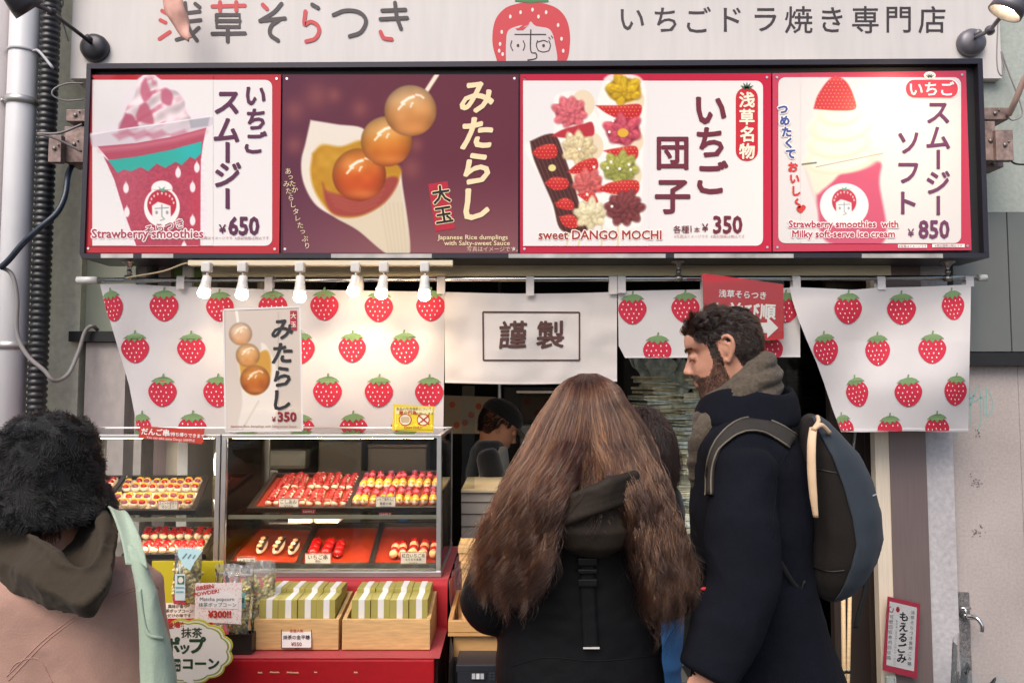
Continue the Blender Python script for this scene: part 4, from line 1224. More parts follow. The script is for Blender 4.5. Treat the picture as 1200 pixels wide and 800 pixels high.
# red arrow notice hanging over the short curtain
def sheet_sign(name, q, Y, m, label, cat, th=.003, parent=None, lean=0.0):
    c = [P(x, y, Y) for x, y in q]
    back = Vector((0, th, 0))
    t = empty(name, c[3], label, cat)
    MB().hexa([c[3], c[2], c[2] + back, c[3] + back, c[0], c[1], c[1] + back, c[0] + back]).build('board', m, t)
    return t, Flat(Y - .0006, gap=.0007)
t, f = sheet_sign('arrow_notice', [(823, 320), (918, 333), (918.5, 397), (826, 405)], 3.02, mat('notice_red', hexc('bb2531'), .25), 'glossy red notice with a white arrow hanging behind the man', 'notice')
wh = ink('efe6e2', .35)
f.text('浅草そらつき', 870, 345, 9.5, wh, 1, .02, rot=3).text('お並び順', 872, 364, 19, wh, 1, .03, rot=2)
f.poly([(886, 378), (899, 378), (899, 371), (912, 384), (899, 396), (899, 390), (886, 390)], wh, 1)
f.build('lettering', t)
MB().hexa([P(822, 400, 3.015), P(920, 394, 3.015), P(920, 394, 3.018), P(822, 400, 3.018), P(821, 330, 3.015), P(919, 326, 3.015), P(919, 326, 3.018), P(821, 330, 3.018)]).build('plastic_sleeve', glass('sleeve', refl=.45, wrinkle=.3, wscale=14), t)

# ================================================================== counter and showcases
YC = 2.5
zc = P(400, 676, YC).z        # table top under the cases
zt_ = P(400, 509, YC).z       # case top
XRR = P(517, 600, YC).x       # right end of the right case
redcloth = mat('red_cloth', hexc('ab1220'), .7, var=.12, vscale=6, bump=.3, bscale=300, sheen=.3)
redpaint = mat('red_paint', hexc('a80f1a'), .42, var=.12, vscale=4, var2=.08, v2scale=50, bump=.15, bscale=60)
zs = P(400, 762.5, 2.25).z    # the low shelf in front
XK = -.212
ct = empty('sales_counter', (-.9, 2.6, 0), 'red sales counter with a cloth covered top and a red painted front shelf', 'counter')
MB().box((-2.0, 2.47, 0), (XK, 2.98, zc - .006), 0, .004).box((-2.0, 2.215, 0), (XK - .005, 2.465, zs - .006)).build('body', mat('counter_dark', hexc('3a0a0d'), .6), ct)
MB().box((-2.0, 2.185, zs - .072), (XK - .012, 2.213, zs - .002), 0, .004).box((-2.0, 2.195, .05), (XK - .014, 2.214, zs - .092), 0, .003).build('front_board', redpaint, ct)
def drape():
    m = MB()
    # top, front fall and low shelf, with sag and puckers
    def S(u, v):
        x = -1.9 + (XK + .003 + 1.9) * u
        L = [0, .5, .5 + .17, .5 + .17 + .27]
        s_ = v * L[3]
        w = .006 * noise.noise(Vector((x * 7, s_ * 6, 0))) + .004 * noise.noise(Vector((x * 22, s_ * 10, 3)))
        if s_ < L[1]: return Vector((x, 2.975 - s_, zc - .0005 + min(0, w) * .0))
        if s_ < L[2]:
            q = (s_ - L[1]) / (L[2] - L[1])
            return Vector((x, 2.466 - .012 - w - .01 * q + .006 * math.sin(x * 40) * q, zc - .004 + (zs + .003 - zc) * q))
        q = (s_ - L[2]) / (L[3] - L[2])
        return Vector((x, 2.452 - q * .262, zs + .0005 + abs(w) * .12))
    m.grid(S, 120, 60)
    # side fall at the right end with bunched folds
    def S2(u, v):
        y = 2.44 + .54 * u
        z = zc - .0005 - v * (.30 + .05 * math.sin(u * 7))
        b = .012 * v * math.sin(u * 26 + 2 * v) + .03 * v * (1 - u) * math.sin(v * 3) + .014 * noise.noise(Vector((y * 9, z * 7, 4)))
        return Vector((XK + .005 + abs(b) + .01 * v, y, z))
    m.grid(S2, 40, 24)
    return m
drape().build('cloth', redcloth, ct)
ch = MB()
for px, w in ((305, 6), (322, 13), (338, 4), (345, 12), (370, 4), (417, 5)):
    c = P(px, 786.5 + rng.random(), 2.184)
    h = w * .0012
    ch.add([c + Vector((-h, -.0008, -.002)), c + Vector((h, -.0008, -.0025)), c + Vector((h * .7, -.0008, .002)), c + Vector((-h * .2, -.0008, .0012)), c + Vector((-h * .8, -.0008, .003))], [(0, 1, 2, 3, 4)])
ch.build('paint_chip', mat('bare_wood', hexc('d8a57c'), .8), ct)
pp = [P(527, 740, 2.5), P(527, 800, 2.45)]
fl_ = MB()
fl_.grid(lambda u, v: Vector((XK + .012 + .02 * math.sin(u * 9 + v * 2) * (.4 + v) + .018, 2.2 + .27 * u, zs - .02 + .03 * (1 - u) * 0 - .5 * v + .1 * u)), 24, 20)
fl_.build('side_flap', mat('brown_flap', hexc('4a3b36'), .8, var=.2, vscale=10), ct)

gl_case = glass('case_glass', (.97, .985, .975), .015, 1.45, 1.15)
edge_g = mat('glass_edge', hexc('9fb8a4'), .1, alpha=1)
def showcase(x0, x1, label, shelf_py=603):
    t = empty('showcase', ((x0 + x1) / 2, YC, zc), label, 'showcase', 'glass showcases on the counter')
    yb = 2.96
    e = .008
    m = MB()
    for x in (x0 + e, x1 - e):
        for y in (YC + e, yb - e):
            m.box((x - e, y - e, zc + .02), (x + e, y + e, zt_ - .012), 0, .0015)
    m.box((x0, YC - .002, zt_ - .012), (x1, YC + .014, zt_), 0, .0015).box((x0, yb - .014, zt_ - .012), (x1, yb, zt_), 0, .0015)
    m.box((x0, YC + .015, zt_ - .012), (x0 + .014, yb - .015, zt_ - .001)).box((x1 - .014, YC + .015, zt_ - .012), (x1, yb - .015, zt_ - .001))
    m.box((x0 - .002, YC - .006, zc + .001), (x1 + .002, yb, zc + .02), 0, .002)
    m.build('frame', alu, t)
    MB().box((x0 + .016, YC + .002, zc + .021), (x1 - .016, YC + .006, zt_ - .013)).build('front_glass', gl_case, t)
    MB().box((x0 + .002, YC + .016, zc + .021), (x0 + .006, yb - .016, zt_ - .013)).build('side_glass', gl_case, t)
    MB().box((x1 - .006, YC + .016, zc + .021), (x1 - .002, yb - .016, zt_ - .013)).build('side_glass', gl_case, t)
    MB().box((x0 + .015, YC + .015, zt_ - .008), (x1 - .015, yb - .015, zt_ - .003)).build('top_glass', gl_case, t)
    z = P(400, shelf_py, YC + .03).z
    MB().box((x0 + .017, YC + .03, z - .007), (x1 - .017, yb - .03, z - .001)).box((x0 + .017, YC + .0285, z - .0075), (x1 - .017, YC + .0298, z - .0005)).build('shelf', [glass('shelf_glass', (.93, .97, .95), .02, 1.45, .9), edge_g], t)
    ob = t.children[-1]
    for i, p_ in enumerate(ob.data.polygons): p_.material_index = 1 if i >= 6 else 0
    MB().box((x0 + .03, YC + .0145, zt_ - .0125), (x1 - .03, YC + .026, zt_ - .0085)).build('light_strip', emitter('strip_glow', (1, .77, .50), 66), t)
    MB().box((x0 + .028, YC + .0145, zt_ - .0083), (x1 - .028, YC + .028, zt_ - .0081)).box((x0 + .028, YC + .0285, z - .0083), (x1 - .028, YC + .046, z - .0078)).build('light_cover', alu, t)
    MB().box((x0 + .017, YC + .0265, z - .013), (x1 - .017, YC + .0283, z + .0005)).build('shelf_edge', mat('edge_cream', hexc('b9b49c'), .3), t)
    MB().box((x0 + .03, YC + .032, z - .0115), (x1 - .03, YC + .044, z - .0085)).build('light_strip', MATS['strip_glow'], t)
    return t, z
caseR, zsh = showcase(P(258, 600, YC).x, XRR, 'glass showcase with aluminium frame standing right behind the green boxes')
caseL, _ = showcase(-1.62, P(256.5, 600, YC).x, 'glass showcase with aluminium frame standing behind the popcorn bags', 606)

lacq = mat('red_lacquer', hexc('a5361f'), .28, var=.08, vscale=6, coat=.3)
blk_t = mat('tray_black', (.02, .017, .016), .3)
mochi = mat('mochi_white', hexc('e4d6c2'), .5, var=.05, vscale=60, sss=.1)
def fruit(name, h, rough=.22, **k): return mat(name, hexc(h), rough, var=.18, vscale=70, bump=.25, bscale=330, **k)
f_red, f_pink, f_yel, f_pur, f_choc, f_peach = fruit('berry_red', 'a31014', .16), fruit('cream_pink', 'c4536a', .5), fruit('cream_yellow', 'e0a81a', .5), fruit('cream_purple', '86385a', .5), fruit('chocolate', '33201c', .4), fruit('dango_peach', 'dfa57c', .4)
stick = mat('bamboo_stick', hexc('d9bc85'), .6)
TRAYS = {}
def tray(name, c0, c1, c2, c3, label, mats, h=.018, flat_z=None):
    """c0 front left, c1 front right, c2 back right, c3 back left (photo points at the depths given)"""
    c = [P(x, y, Y) for x, y, Y in (c0, c1, c2, c3)]
    t = empty('food_tray', (c[0] + c[2]) / 2, label, 'tray', 'trays in the showcases')
    U, V = c[1] - c[0], c[3] - c[0]
    n = U.cross(V).normalized()
    un, vn = U.normalized(), V.normalized()
    e = .009
    MB().obox(c[0] + (U + V) / 2 - n * .004, U / 2, V / 2, n * .003).build('base', mats[0], t)
    m = MB()
    m.obox(c[0] + U / 2 + n * h / 2 - n * .004 - vn * e, U / 2 + un * (2 * e), vn * e, n * h / 2, 0, .002)
    m.obox(c[0] + U / 2 + V + n * h / 2 - n * .004 + vn * e, U / 2 + un * (2 * e), vn * e, n * h / 2, 0, .002)
    m.obox(c[0] + V / 2 + n * h / 2 - n * .004 - un * e, un * e, V / 2, n * h / 2, 0, .002).obox(c[0] + U + V / 2 + n * h / 2 - n * .004 + un * e, un * e, V / 2, n * h / 2, 0, .002)
    m.build('rim', mats[1], t)
    # props that tilt the tray towards the buyer
    zb = (zsh if c[0].z > 1.05 else zc + .021)
    m = MB()
    for s_ in (.1, .9):
        q = c[0] + U * s_ + V * .9
        m.box((q.x - .01, q.y - .01, zb), (q.x + .01, q.y + .01, q.z - .008))
    m.build('prop', glass('acrylic', (.95, .95, .95), .05), t)
    return c[0], U, V, n
def skewer_mesh(kind, U, V, n, L, seed):
    """one skewer lying along V, its foot at the origin"""
    r = random.Random(seed)
    un, vn = U.normalized(), V.normalized()
    m = MB()
    M3 = Matrix((un, vn, n)).transposed()
    def ball(t, h, a, b, c_, mi, off=0, n1=12, k=8):
        m.ell(vn * t + n * h + un * off, a, b, c_, n1, k, mi, M3)
    m.cyl(vn * .0 + n * .014, vn * L + n * .016, .0016, n=6, m=0)
    if kind == 'red':
        for i in range(5):
            t = .018 + i * .029
            ball(t, .012, .0125, .0135, .011, 2)
            ball(t + .002, .0195, .0126, .0098, .0095, 1, r.uniform(-.003, .003))
    elif kind == 'yellow':
        ball(.022, .015, .015, .017, .013, 2)
        for q in range(5):
            a = q * 1.257
            ball(.022 + .009 * math.sin(a), .022, .007, .007, .006, 3, .009 * math.cos(a), 8, 6)
        ball(.046, .019, .0135, .012, .011, 3)
        for i in range(3):
            t = .074 + i * .028
            ball(t, .013, .012, .013, .011, 2)
            ball(t, .0205, .0125, .0112, .009, (1, 4, 1)[i] if seed % 3 else (4, 1, 5)[i], r.uniform(-.002, .002))
    elif kind == 'pair':
        for i in range(2):
            t = .026 + i * .062
            ball(t, .014, .0155, .02, .013, 2)
            ball(t - .006, .022, .012, .012, .009, 5 if (seed + i) % 2 else 1)
            ball(t + .012, .022, .0145, .010, .009, 3)
    elif kind == 'halves':
        for i in range(3):
            t = .025 + i * .036
            ball(t, .014, .015, .018, .012, 2)
            ball(t, .0205, .0145, .0125, .010, 1, r.uniform(-.003, .003))
    elif kind == 'log':
        ball(L * .45, .016, .017, L * .48, .015, 2)
        for i in range(3):
            ball(.022 + i * .04, .028, .013, .013, .009, 1, r.uniform(-.003, .003))
    elif kind == 'choc':
        ball(L * .45, .014, .017, L * .47, .014, 2)
        m.obox(vn * L * .45 + n * .026 + un * .006, un * .007, vn * L * .42, n * .004, 6, .002)
        for i in range(3): ball(.02 + i * .035, .031, .009, .012, .006, 2 if i % 2 else 7, -.002)
    elif kind == 'strawberries':
        for i in range(3): ball(.024 + i * .038, .018, .0175, .021, .017, 1, 0, 14, 9)
    elif kind == 'redwhite':
        for i in range(4): ball(.02 + i * .03, .018, .0165, .0165, .016, 7 if i % 2 == 0 else 1)
    return m
SK = [stick, f_red, mochi, f_yel, f_pink, f_pur, f_choc, f_peach]
def skewers(tr, kind, cols, rows, L, label, group, u0=.06, u1=.94, v0=.06, v1=.52, skip=()):
    o, U, V, n = tr
    protos = []
    for k in range(3):
        me = skewer_mesh(kind, U, V, n, L, k).mesh('skewer')
        for m_ in SK: me.materials.append(m_)
        protos.append(me)
    for rI in range(rows):
        for c in range(cols):
            if (rI, c) in skip: continue
            u = u0 + (u1 - u0) * (c / max(1, cols - 1))
            v = v0 + (v1 - v0) * (rI / max(1, rows - 1) if rows > 1 else 0)
            ob = bpy.data.objects.new('dango_skewer', protos[(c * 7 + rI * 3) % 3])
            col.objects.link(ob)
            p_ = o + U * u + V * (v + rng.uniform(0, .03)) + Vector((rng.uniform(-.003, .003), 0, 0))
            ob.location = p_
            ob.rotation_euler = (0, 0, rng.uniform(-.07, .07))
            ob.scale = [rng.uniform(.94, 1.06)] * 3
            rn = ('front row', 'back row')[rI] if rows == 2 else 'row'
            tag(ob, label % ('%s from the left in the %s' % (ORD[c], rn)), 'skewer', group)
YA, YB2 = 2.555, 2.90
tA = tray('tray_a', (297, 597, YA), (404, 597, YA), (416, 558, YB2), (325, 559, YB2), 'black rimmed tray of red berry skewers on the upper shelf', (lacq, blk_t))
skewers(tA, 'red', 10, 2, .165, 'red berry dango skewer, %s of its upper tray', 'red berry skewers on the upper tray', .13, .97, .03, .5)
tB = tray('tray_b', (411, 597, YA), (512, 596, YA), (513, 556, YB2), (428, 557, YB2), 'black rimmed tray of yellow tipped skewers on the upper shelf', (lacq, blk_t))
skewers(tB, 'yellow', 10, 2, .16, 'yellow tipped dango skewer, %s of its upper tray', 'yellow tipped skewers on the upper tray', .05, .95, .03, .5)
tF = tray('tray_f', (128, 600, YA), (224, 600, YA), (247, 563, YB2), (155, 562, YB2), 'dark rimmed tray of flower topped skewers in the left showcase', (mochi, blk_t))
skewers(tF, 'pair', 9, 2, .15, 'flower topped dango skewer, %s of the left tray', 'flower topped skewers in the left showcase', .05, .95, .03, .52)
tG = tray('tray_g', (60, 600, YA), (114, 600, YA), (145, 561, YB2), (95, 562, YB2), 'dark rimmed tray of white rolls beside the black fur hat', (lacq, blk_t))
skewers(tG, 'log', 4, 2, .16, 'white mochi roll with berries, %s beside the hat', 'mochi rolls beside the fur hat', .1, .9, .03, .5)
tH = tray('tray_h', (150, 652, YA), (236, 652, YA), (252, 622, YB2), (176, 622, YB2), 'tray of halved strawberry skewers low in the left showcase', (mochi, blk_t))
skewers(tH, 'halves', 8, 2, .14, 'halved strawberry skewer, %s of the low left tray', 'halved strawberry skewers low in the left showcase', .06, .94, .04, .55)
tC = tray('tray_c', (270, 661, YA), (347, 663, YA), (366, 618, YB2), (298, 619, YB2), 'red lacquer tray with three dark topped rolls low in the showcase', (lacq, blk_t))
skewers(tC, 'choc', 3, 1, .13, 'white roll with dark topping, %s of the red tray', 'dark topped rolls on the red tray', .36, .86, .2, .2)
tD = tray('tray_d', (352, 663, YA), (432, 663, YA), (444, 617, YB2), (374, 618, YB2), 'red lacquer tray with three strawberry skewers in the middle', (lacq, blk_t))
skewers(tD, 'strawberries', 3, 1, .16, 'whole strawberry skewer, %s of the middle tray', 'whole strawberry skewers on the middle tray', .12, .52, .12, .12)
tE = tray('tray_e', (438, 663, YA), (510, 663, YA), (512, 616, YB2), (450, 617, YB2), 'red lacquer tray with five red and peach skewers at its right', (lacq, blk_t))
skewers(tE, 'redwhite', 5, 1, .155, 'red and peach ball skewer, %s of the right tray', 'red and peach skewers on the right tray', .3, .95, .1, .1)

tagw = mat('card_white', (.86, .83, .79), .5)
def price_tag(px0, py0, px1, py1, Y, lines, label, edge='b02434', mini=None, rot=0):
    c = P((px0 + px1) / 2, py1, Y)
    t = empty('price_tag', c, label, 'price tag')
    a, b = P(px0, py1, Y), P(px1, py0, Y)
    tl = .009
    th_ = Vector((0, .0015, 0))
    cn = [P(px0, py1, Y), P(px1, py1, Y), P(px1, py0, Y + tl), P(px0, py0, Y + tl)]
    MB().hexa([cn[0], cn[1], cn[1] + th_, cn[0] + th_, cn[3], cn[2], cn[2] + th_, cn[3] + th_]).build('card', tagw, t)
    f = Flat(Y, lambda x, y, d_: cn[0].lerp(cn[1], (x - px0) / (px1 - px0)).lerp(cn[3].lerp(cn[2], (x - px0) / (px1 - px0)), (py1 - y) / (py1 - py0)) - Vector((0, d_ + .0004, 0)), .0005)
    for x0, y0, x1, y1 in ((px0, py0, px1, py0 + .8), (px0, py1 - .8, px1, py1), (px0, py0, px0 + .8, py1), (px1 - .8, py0, px1, py1)):
        f.rect(x0, y0, x1, y1, edge, 1)
    w = px1 - px0
    for tx, ry, h, c_ in lines:
        v, _ = glyphs(tx)
        wid = (v[:, 0].max() - v[:, 0].min()) * h
        f.text(tx, (px0 + px1) / 2, py0 + ry * (py1 - py0), h, ink(c_, .5), 2, .015, sx=min(1, .86 * w / wid))
    f.build('lettering', t)
    MB().box((c.x - .006, Y + .002, a.z - .004), (c.x + .006, Y + .012, a.z + .006), 0, .001).build('stand', mat('tag_stand', (.5, .05, .06), .4), t)
    return t
dk5 = '4a2f2c'
price_tag(326, 583, 350.5, 600.5, 2.54, [('こしあん', .25, 5, dk5), ('¥350', .6, 5, dk5), ('税込価格', .85, 3, dk5)], 'white price card on the tray of red berry skewers')
price_tag(440, 581, 464, 600, 2.54, [('いちご串だんご', .2, 4, dk5), ('季節の味', .45, 3.5, dk5), ('¥350', .72, 4.5, dk5)], 'white price card on the tray of yellow tipped skewers')
price_tag(185, 586, 209, 602, 2.54, [('スイートポテト', .2, 4, dk5), ('マンゴー', .45, 4, dk5), ('¥350', .75, 4.5, dk5)], 'white price card on the tray of flower topped skewers')
price_tag(277, 652, 300, 665, 2.542, [('ほうじ茶', .4, 5, dk5)], 'white price card before the dark topped rolls')
price_tag(357, 648, 388, 665, 2.542, [('いちご串', .25, 6, dk5), ('税込', .52, 3, dk5), ('¥600', .8, 5, dk5)], 'white price card before the whole strawberry skewers')
price_tag(469, 646, 500, 664, 2.542, [('紅白いちご串', .25, 5.2, dk5), ('もちもち食感', .5, 3.2, dk5), ('¥450', .78, 4.6, dk5)], 'white price card before the red and peach skewers')
for x0, y0, x1, y1, w_ in ((353.5, 596.5, 370, 602, 'beside the red berry price card'), (444, 600.3, 458.5, 605, 'under the yellow tipped skewers card')):
    t, f = sheet_sign('sample_plate', [(x0, y0), (x1, y0), (x1, y1), (x0, y1)], 2.527, mat('plate_red', hexc('a81d2a'), .4), 'tiny red sample plate ' + w_, 'plate', .002)
    f.text('SAMPLE', (x0 + x1) / 2, (y0 + y1) / 2, 4, wh, 1, .02).build('lettering', t)
for x0, w_ in ((337, 'left'), (368, 'right')):
    a = P(x0, 613, 2.6); r_ = MB()
    b = P(x0 + 29, 606, 2.6)
    r_.box((a.x, 2.6, a.z), (b.x, 2.72, b.z), 0, .006)
    r_.build('plastic_tub', mat('tub_white', (.7, .68, .64), .4), label='small white plastic tub under the shelf, the %s one of two' % w_, cat='tub', group='white tubs under the shelf', at=a)

# ---- poster and notices on the case top
def pic5(X, Y):
    p = Pic(X, Y, 'cdbfb2')
    p.put(np.clip((Y - 430) / 80, 0, 1) * .5, 'e2d8cc')
    p.put(p.spoly([(279, 425), (284, 470), (281, 503), (318, 503), (325, 440), (314, 408), (306, 402), (304, 412)], 1.2), 'e4dace')
    p.put(p.spoly([(280, 425), (290, 422), (312, 410), (318, 428), (314, 452), (300, 463), (286, 455)], 1.5), 'c8923a')
    p.put(p.line([(303, 470), (284, 503)], 1, 1.5) * .6, 'b7a78f')
    p.put(p.line([(277, 363), (279, 378)], 3.2), 'ece4d8')
    ballp(p, 299, 445, 17.5, 'd58a3c', 'c06a20', '9c4414', 1)
    ballp(p, 290.5, 416, 14, 'dcae7a', 'd9a063', 'c98645', 2)
    ballp(p, 282, 391, 13.5, 'e2c3a4', 'dcb08a', 'd39a70', 3)
    return p.C
qp = [(262, 363), (351.5, 359.5), (354.5, 504), (264.5, 505)]
t, f = sheet_sign('dumpling_poster', qp, 2.6, mat('poster_paper', hexc('cdbfb2'), .3), 'upright dumpling poster priced 350 standing on the showcase top', 'poster', .004)
paint('dango_picture', f.at, 264, 364, 326, 503.5, 2.6, pic5, printed('poster_print', .3), t, 1)
bk = ink('27242a', .4)
f.vtext('みたらし', 331, 386, 27.5, 27, bk, 3, .03, slant=.1, wob=.02)
f.rect(340, 364, 348, 387, 'a82434', 2).text('大', 344, 370, 7, 'e8d8c8', 3, .02).text('玉', 344, 380, 7, 'e8d8c8', 3, .02)
f.text('¥', 321, 491, 8, '8c1f30', 3, .02).text('350', 336.5, 488, 15, '8c1f30', 3, .035)
f.text('Japanese Rice dumplings with Salty-sweet Sauce', 309, 499.5, 4.0, '9c5a60', 3)
for a, b in ((qp[0], qp[1]), (qp[1], qp[2]), (qp[2], qp[3]), (qp[3], qp[0])): f.stroke([a, b], 2, 'e0dad6', 2)
f.build('lettering', t)
MB().box((P(268, 505, 2.6).x, 2.603, zt_ + .001), (P(350, 505, 2.6).x, 2.64, zt_ + .006)).build('stand_foot', glass('acrylic', (.95, .95, .95), .05), t)

t, f = sheet_sign('takeaway_notice', [(164.5, 499), (239.5, 503.5), (237, 520), (162, 513)], YC - .012, mat('notice_vermilion', hexc('b83a2c'), .4), 'small tilted vermilion notice taped to the left showcase top edge', 'notice', .002)
f.text('だんご串', 182, 506, 8.4, wh, 1, .03, rot=4).text('お持ち帰りできます', 218, 509.5, 5, wh, 1, .02, rot=4).text('You can take away Dango SAMPLE', 200, 514.5, 4, wh, 1, rot=4)
f.build('lettering', t)
t, f = sheet_sign('yellow_notice', [(461, 473.5), (509.5, 476), (507.5, 506), (459.5, 504)], 2.56, mat('notice_yellow', hexc('e5c723'), .4), 'yellow notice with two round red pictograms on the showcase top', 'notice', .002)
f.rect(463, 477, 507, 503, 'efe3a8', 1)
f.rect(464, 484.5, 507, 503, 'e8cf35', 2)
f.text('食品の写真撮影について', 485, 478.7, 3.8, '6a4a2a', 3).text('禁止行為', 478, 483.4, 5.2, 'b8402a', 3, .03).text('お願いします', 498, 484.5, 3.4, '6a4a2a', 3)
for cx in (475, 496): f.ellipse(cx, 491.5, 7, 6.5, 'f1e6c6', 3).stroke([(cx + 7 * math.cos(k * .314), 491.5 + 6.5 * math.sin(k * .314)) for k in range(20)], 1.1, 'c05030', 4, closed=True)
f.rrect(470, 488, 480, 495, 2, 'c9b28c', 4).stroke([(490, 486), (503, 497)], 1.4, 'b8302a', 5).stroke([(503, 486), (490, 497)], 1.4, 'b8302a', 5).stroke([(492, 488), (499, 494)], 1.2, '55504a', 4)
f.text('CASH ONLY', 484, 500.7, 3.8, 'b8402a', 4, .02)
f.build('lettering', t)

# ---- wooden crates with green boxes
pine = mat('crate_pine', hexc('d6ae76'), .6, var=.2, vscale=7, stretch=(2, 6, 22), var2=.06, v2scale=30, bump=.1)
olive = mat('box_olive', hexc('a79d52'), .55, var=.06, vscale=20)
bandm = mat('band_white', (.78, .76, .72), .5)
def crate(px0, px1, label):
    a, b = P(px0, 762, 2.25), P(px1, 725.5, 2.25)
    yb = 2.445
    zb, zt1 = zs + .004, b.z
    t = empty('wooden_crate', ((a.x + b.x) / 2, 2.25, zb), label, 'crate', 'wooden crates of green boxes')
    m = MB()
    m.box((a.x, 2.25, zb), (b.x, 2.262, zt1), 0, .0015).box((a.x, yb - .012, zb), (b.x, yb, zt1 + .03), 0, .0015)
    m.hexa([(a.x, 2.263, zb), (a.x + .011, 2.263, zb), (a.x + .011, yb - .013, zb), (a.x, yb - .013, zb), (a.x, 2.263, zt1), (a.x + .011, 2.263, zt1), (a.x + .011, yb - .013, zt1 + .03), (a.x, yb - .013, zt1 + .03)])
    m.hexa([(b.x - .011, 2.263, zb), (b.x, 2.263, zb), (b.x, yb - .013, zb), (b.x - .011, yb - .013, zb), (b.x - .011, 2.263, zt1), (b.x, 2.263, zt1), (b.x, yb - .013, zt1 + .03), (b.x - .011, yb - .013, zt1 + .03)])
    m.box((a.x + .012, 2.263, zb), (b.x - .012, yb - .013, zb + .008))
    m.build('box', pine, t)
    return a.x, b.x, zb
def green_boxes(x0, n, w, zb, ztop, which):
    d = .078
    h = (ztop - zb)
    proto = None
    for r_ in range(2):
        for i in range(n):
            x = x0 + i * (w + .0012)
            y = 2.268 + r_ * (d + .003)
            z0 = zb + .009 + .012 * r_
            lab = 'white banded green box, %s from the left, %s row of the %s crate' % (ORD[i], ('front', 'back')[r_], which)
            if proto is None:
                t = empty('sweet_box', (x, y, z0), lab, 'box', 'green banded boxes in the crates')
                MB().box((x, y, z0), (x + w, y + d, z0 + h - .009), 0, .0012).build('carton', olive, t)
                e = .0008
                MB().box((x + w * .38, y - e, z0 + .001), (x + w * .70, y + d + e, z0 + h - .009 + e)).build('band', bandm, t)
                f = Flat(y - e - .0003)
                proto = t
            else:
                t = copy_tree(proto)
                t.location = (x, y, z0)
                tag(t, lab)
                t.rotation_euler.z = rng.uniform(-.02, .02)
                t.location.y += rng.uniform(-.002, .004); t.location.z += rng.uniform(0, .0015)
x0, x1, zb = crate(297, 397, 'left wooden crate holding green boxes and a price card')
wbox = (P(394, 700, 2.268).x - P(304, 700, 2.268).x) / 4
green_boxes(P(304, 700, 2.268).x, 4, wbox - .0015, zb, P(400, 702.5, 2.268).z, 'left')
x0, x1, zb = crate(400.5, 504, 'right wooden crate holding green boxes beside the counter end')
green_boxes(P(412, 700, 2.268).x, 4, wbox - .0015, zb, P(400, 702.5, 2.268).z, 'right')
price_tag(329.5, 734, 365.5, 759, 2.243, [('定番人気', .18, 4, 'c04a3a'), ('抹茶の金平糖', .48, 5.4, dk5), ('¥550', .8, 6, '8c2c2c')], 'brown edged price card on the left wooden crate', '5a3b2a')

# ---- popcorn corner
lime = mat('lime_card', hexc('c3b423'), .5)
t, f = sheet_sign('lime_display_card', [(178, 657), (262, 657), (262, 707), (178, 707)], 2.33, lime, 'lime green display card behind the popcorn bags', 'card', .004)
f.rrect(184, 706, 236, 724, 2, 'f0eadb', 1)
for i, tx in enumerate(('風味が香り', '抹茶ポップコーン', '今だけの味です')): f.text(tx, 208, 709.8 + i * 5.4, 4.6, '5a4a2a', 2, .02)
f.build('lettering', t)
pcm = mat('popcorn_green', hexc('d3c683'), .7, var=.3, vscale=60, bump=.3)
bagm = glass('bag_film', (.96, .97, .96), .06, 1.5, 1.2, wrinkle=.6, wscale=22, body=.13)
def popcorn_bag(px0, py0, px1, py1, Y, fill, label, tint=None, nk=110):
    a, b = P(px0, py1, Y), P(px1, py0, Y)
    w, h = b.x - a.x, b.z - a.z
    t = empty('popcorn_bag', ((a.x + b.x) / 2, Y, a.z), label, 'bag', 'clear bags of popcorn')
    def thick(u, v):
        return .035 * math.sin(math.pi * u) ** .6 * max(0, 1 - v) ** .7 * (1 - .6 * (1 - min(1, v * 6 + .3))) + .0012
    def S(sg):
        return lambda u, v: Vector((a.x + w * u + .01 * (v - .5) * math.sin(3 * v), Y + sg * (thick(u, v) + .003 * nz2(u * 300, v * 300, 40, sg)), a.z + h * v))
    MB().grid(S(-1), 24, 30).grid(S(1), 24, 30).build('film', bagm, t)
    zf = a.z + h * .86
    MB().box((a.x + .002, Y - .004, zf), (b.x - .002, Y + .004, zf + .004), 0, .001).build('zip', glass('zip', (.85, .88, .88), .2, 1.5, 1, body=.35), t)
    k = MB()
    r_ = random.Random(int(px0))
    for i in range(nk):
        u, v = r_.uniform(.12, .88), r_.random() * fill
        tt = thick(u, v) * .8
        c = Vector((a.x + w * u, Y + r_.uniform(-1, 1) * tt, a.z + h * v + .006))
        s_ = r_.uniform(.0065, .0095)
        for q in range(3):
            k.ell(c + Vector((r_.gauss(0, s_ * .55), r_.gauss(0, s_ * .4), r_.gauss(0, s_ * .55))), s_ * .75, s_ * .7, s_ * .7, 7, 5, 0)
    k.build('popcorn', pcm, label='green popcorn filling the ' + label.replace('clear ', ''), cat='popcorn', kind='stuff', at=a)
    return t, a, b
t, a, b = popcorn_bag(203, 641, 236, 706, 2.27, .62, 'clear popcorn bag with a pale blue label before the lime card')
f = Flat(2.232, gap=.0008)
f.poly([(208, 641), (238, 644), (228, 658), (223, 668), (216, 664), (209, 652)], mat('label_cyan', hexc('c2e6ea'), .15), 0)
for k in range(3): f.stroke([(214 + k * 6, 654), (219 + k * 5, 648 + k)], 1.6, '6d8f98', 1)
f.rect(205, 672, 217, 703, 'cfe0e0', 0).rect(208, 674, 216, 684, '3f7468', 1).ellipse(212, 679, 3, 3.6, 'e8e0d0', 2).rect(206, 687, 216, 689, '7fb0b8', 1).rect(206, 692, 215, 694, '7fb0b8', 1)
f.build('label', t)
t, a, b = popcorn_bag(262, 662, 297, 745, 2.25, .68, 'clear popcorn bag right behind the 300 yen card')
f = Flat(2.213, gap=.0008)
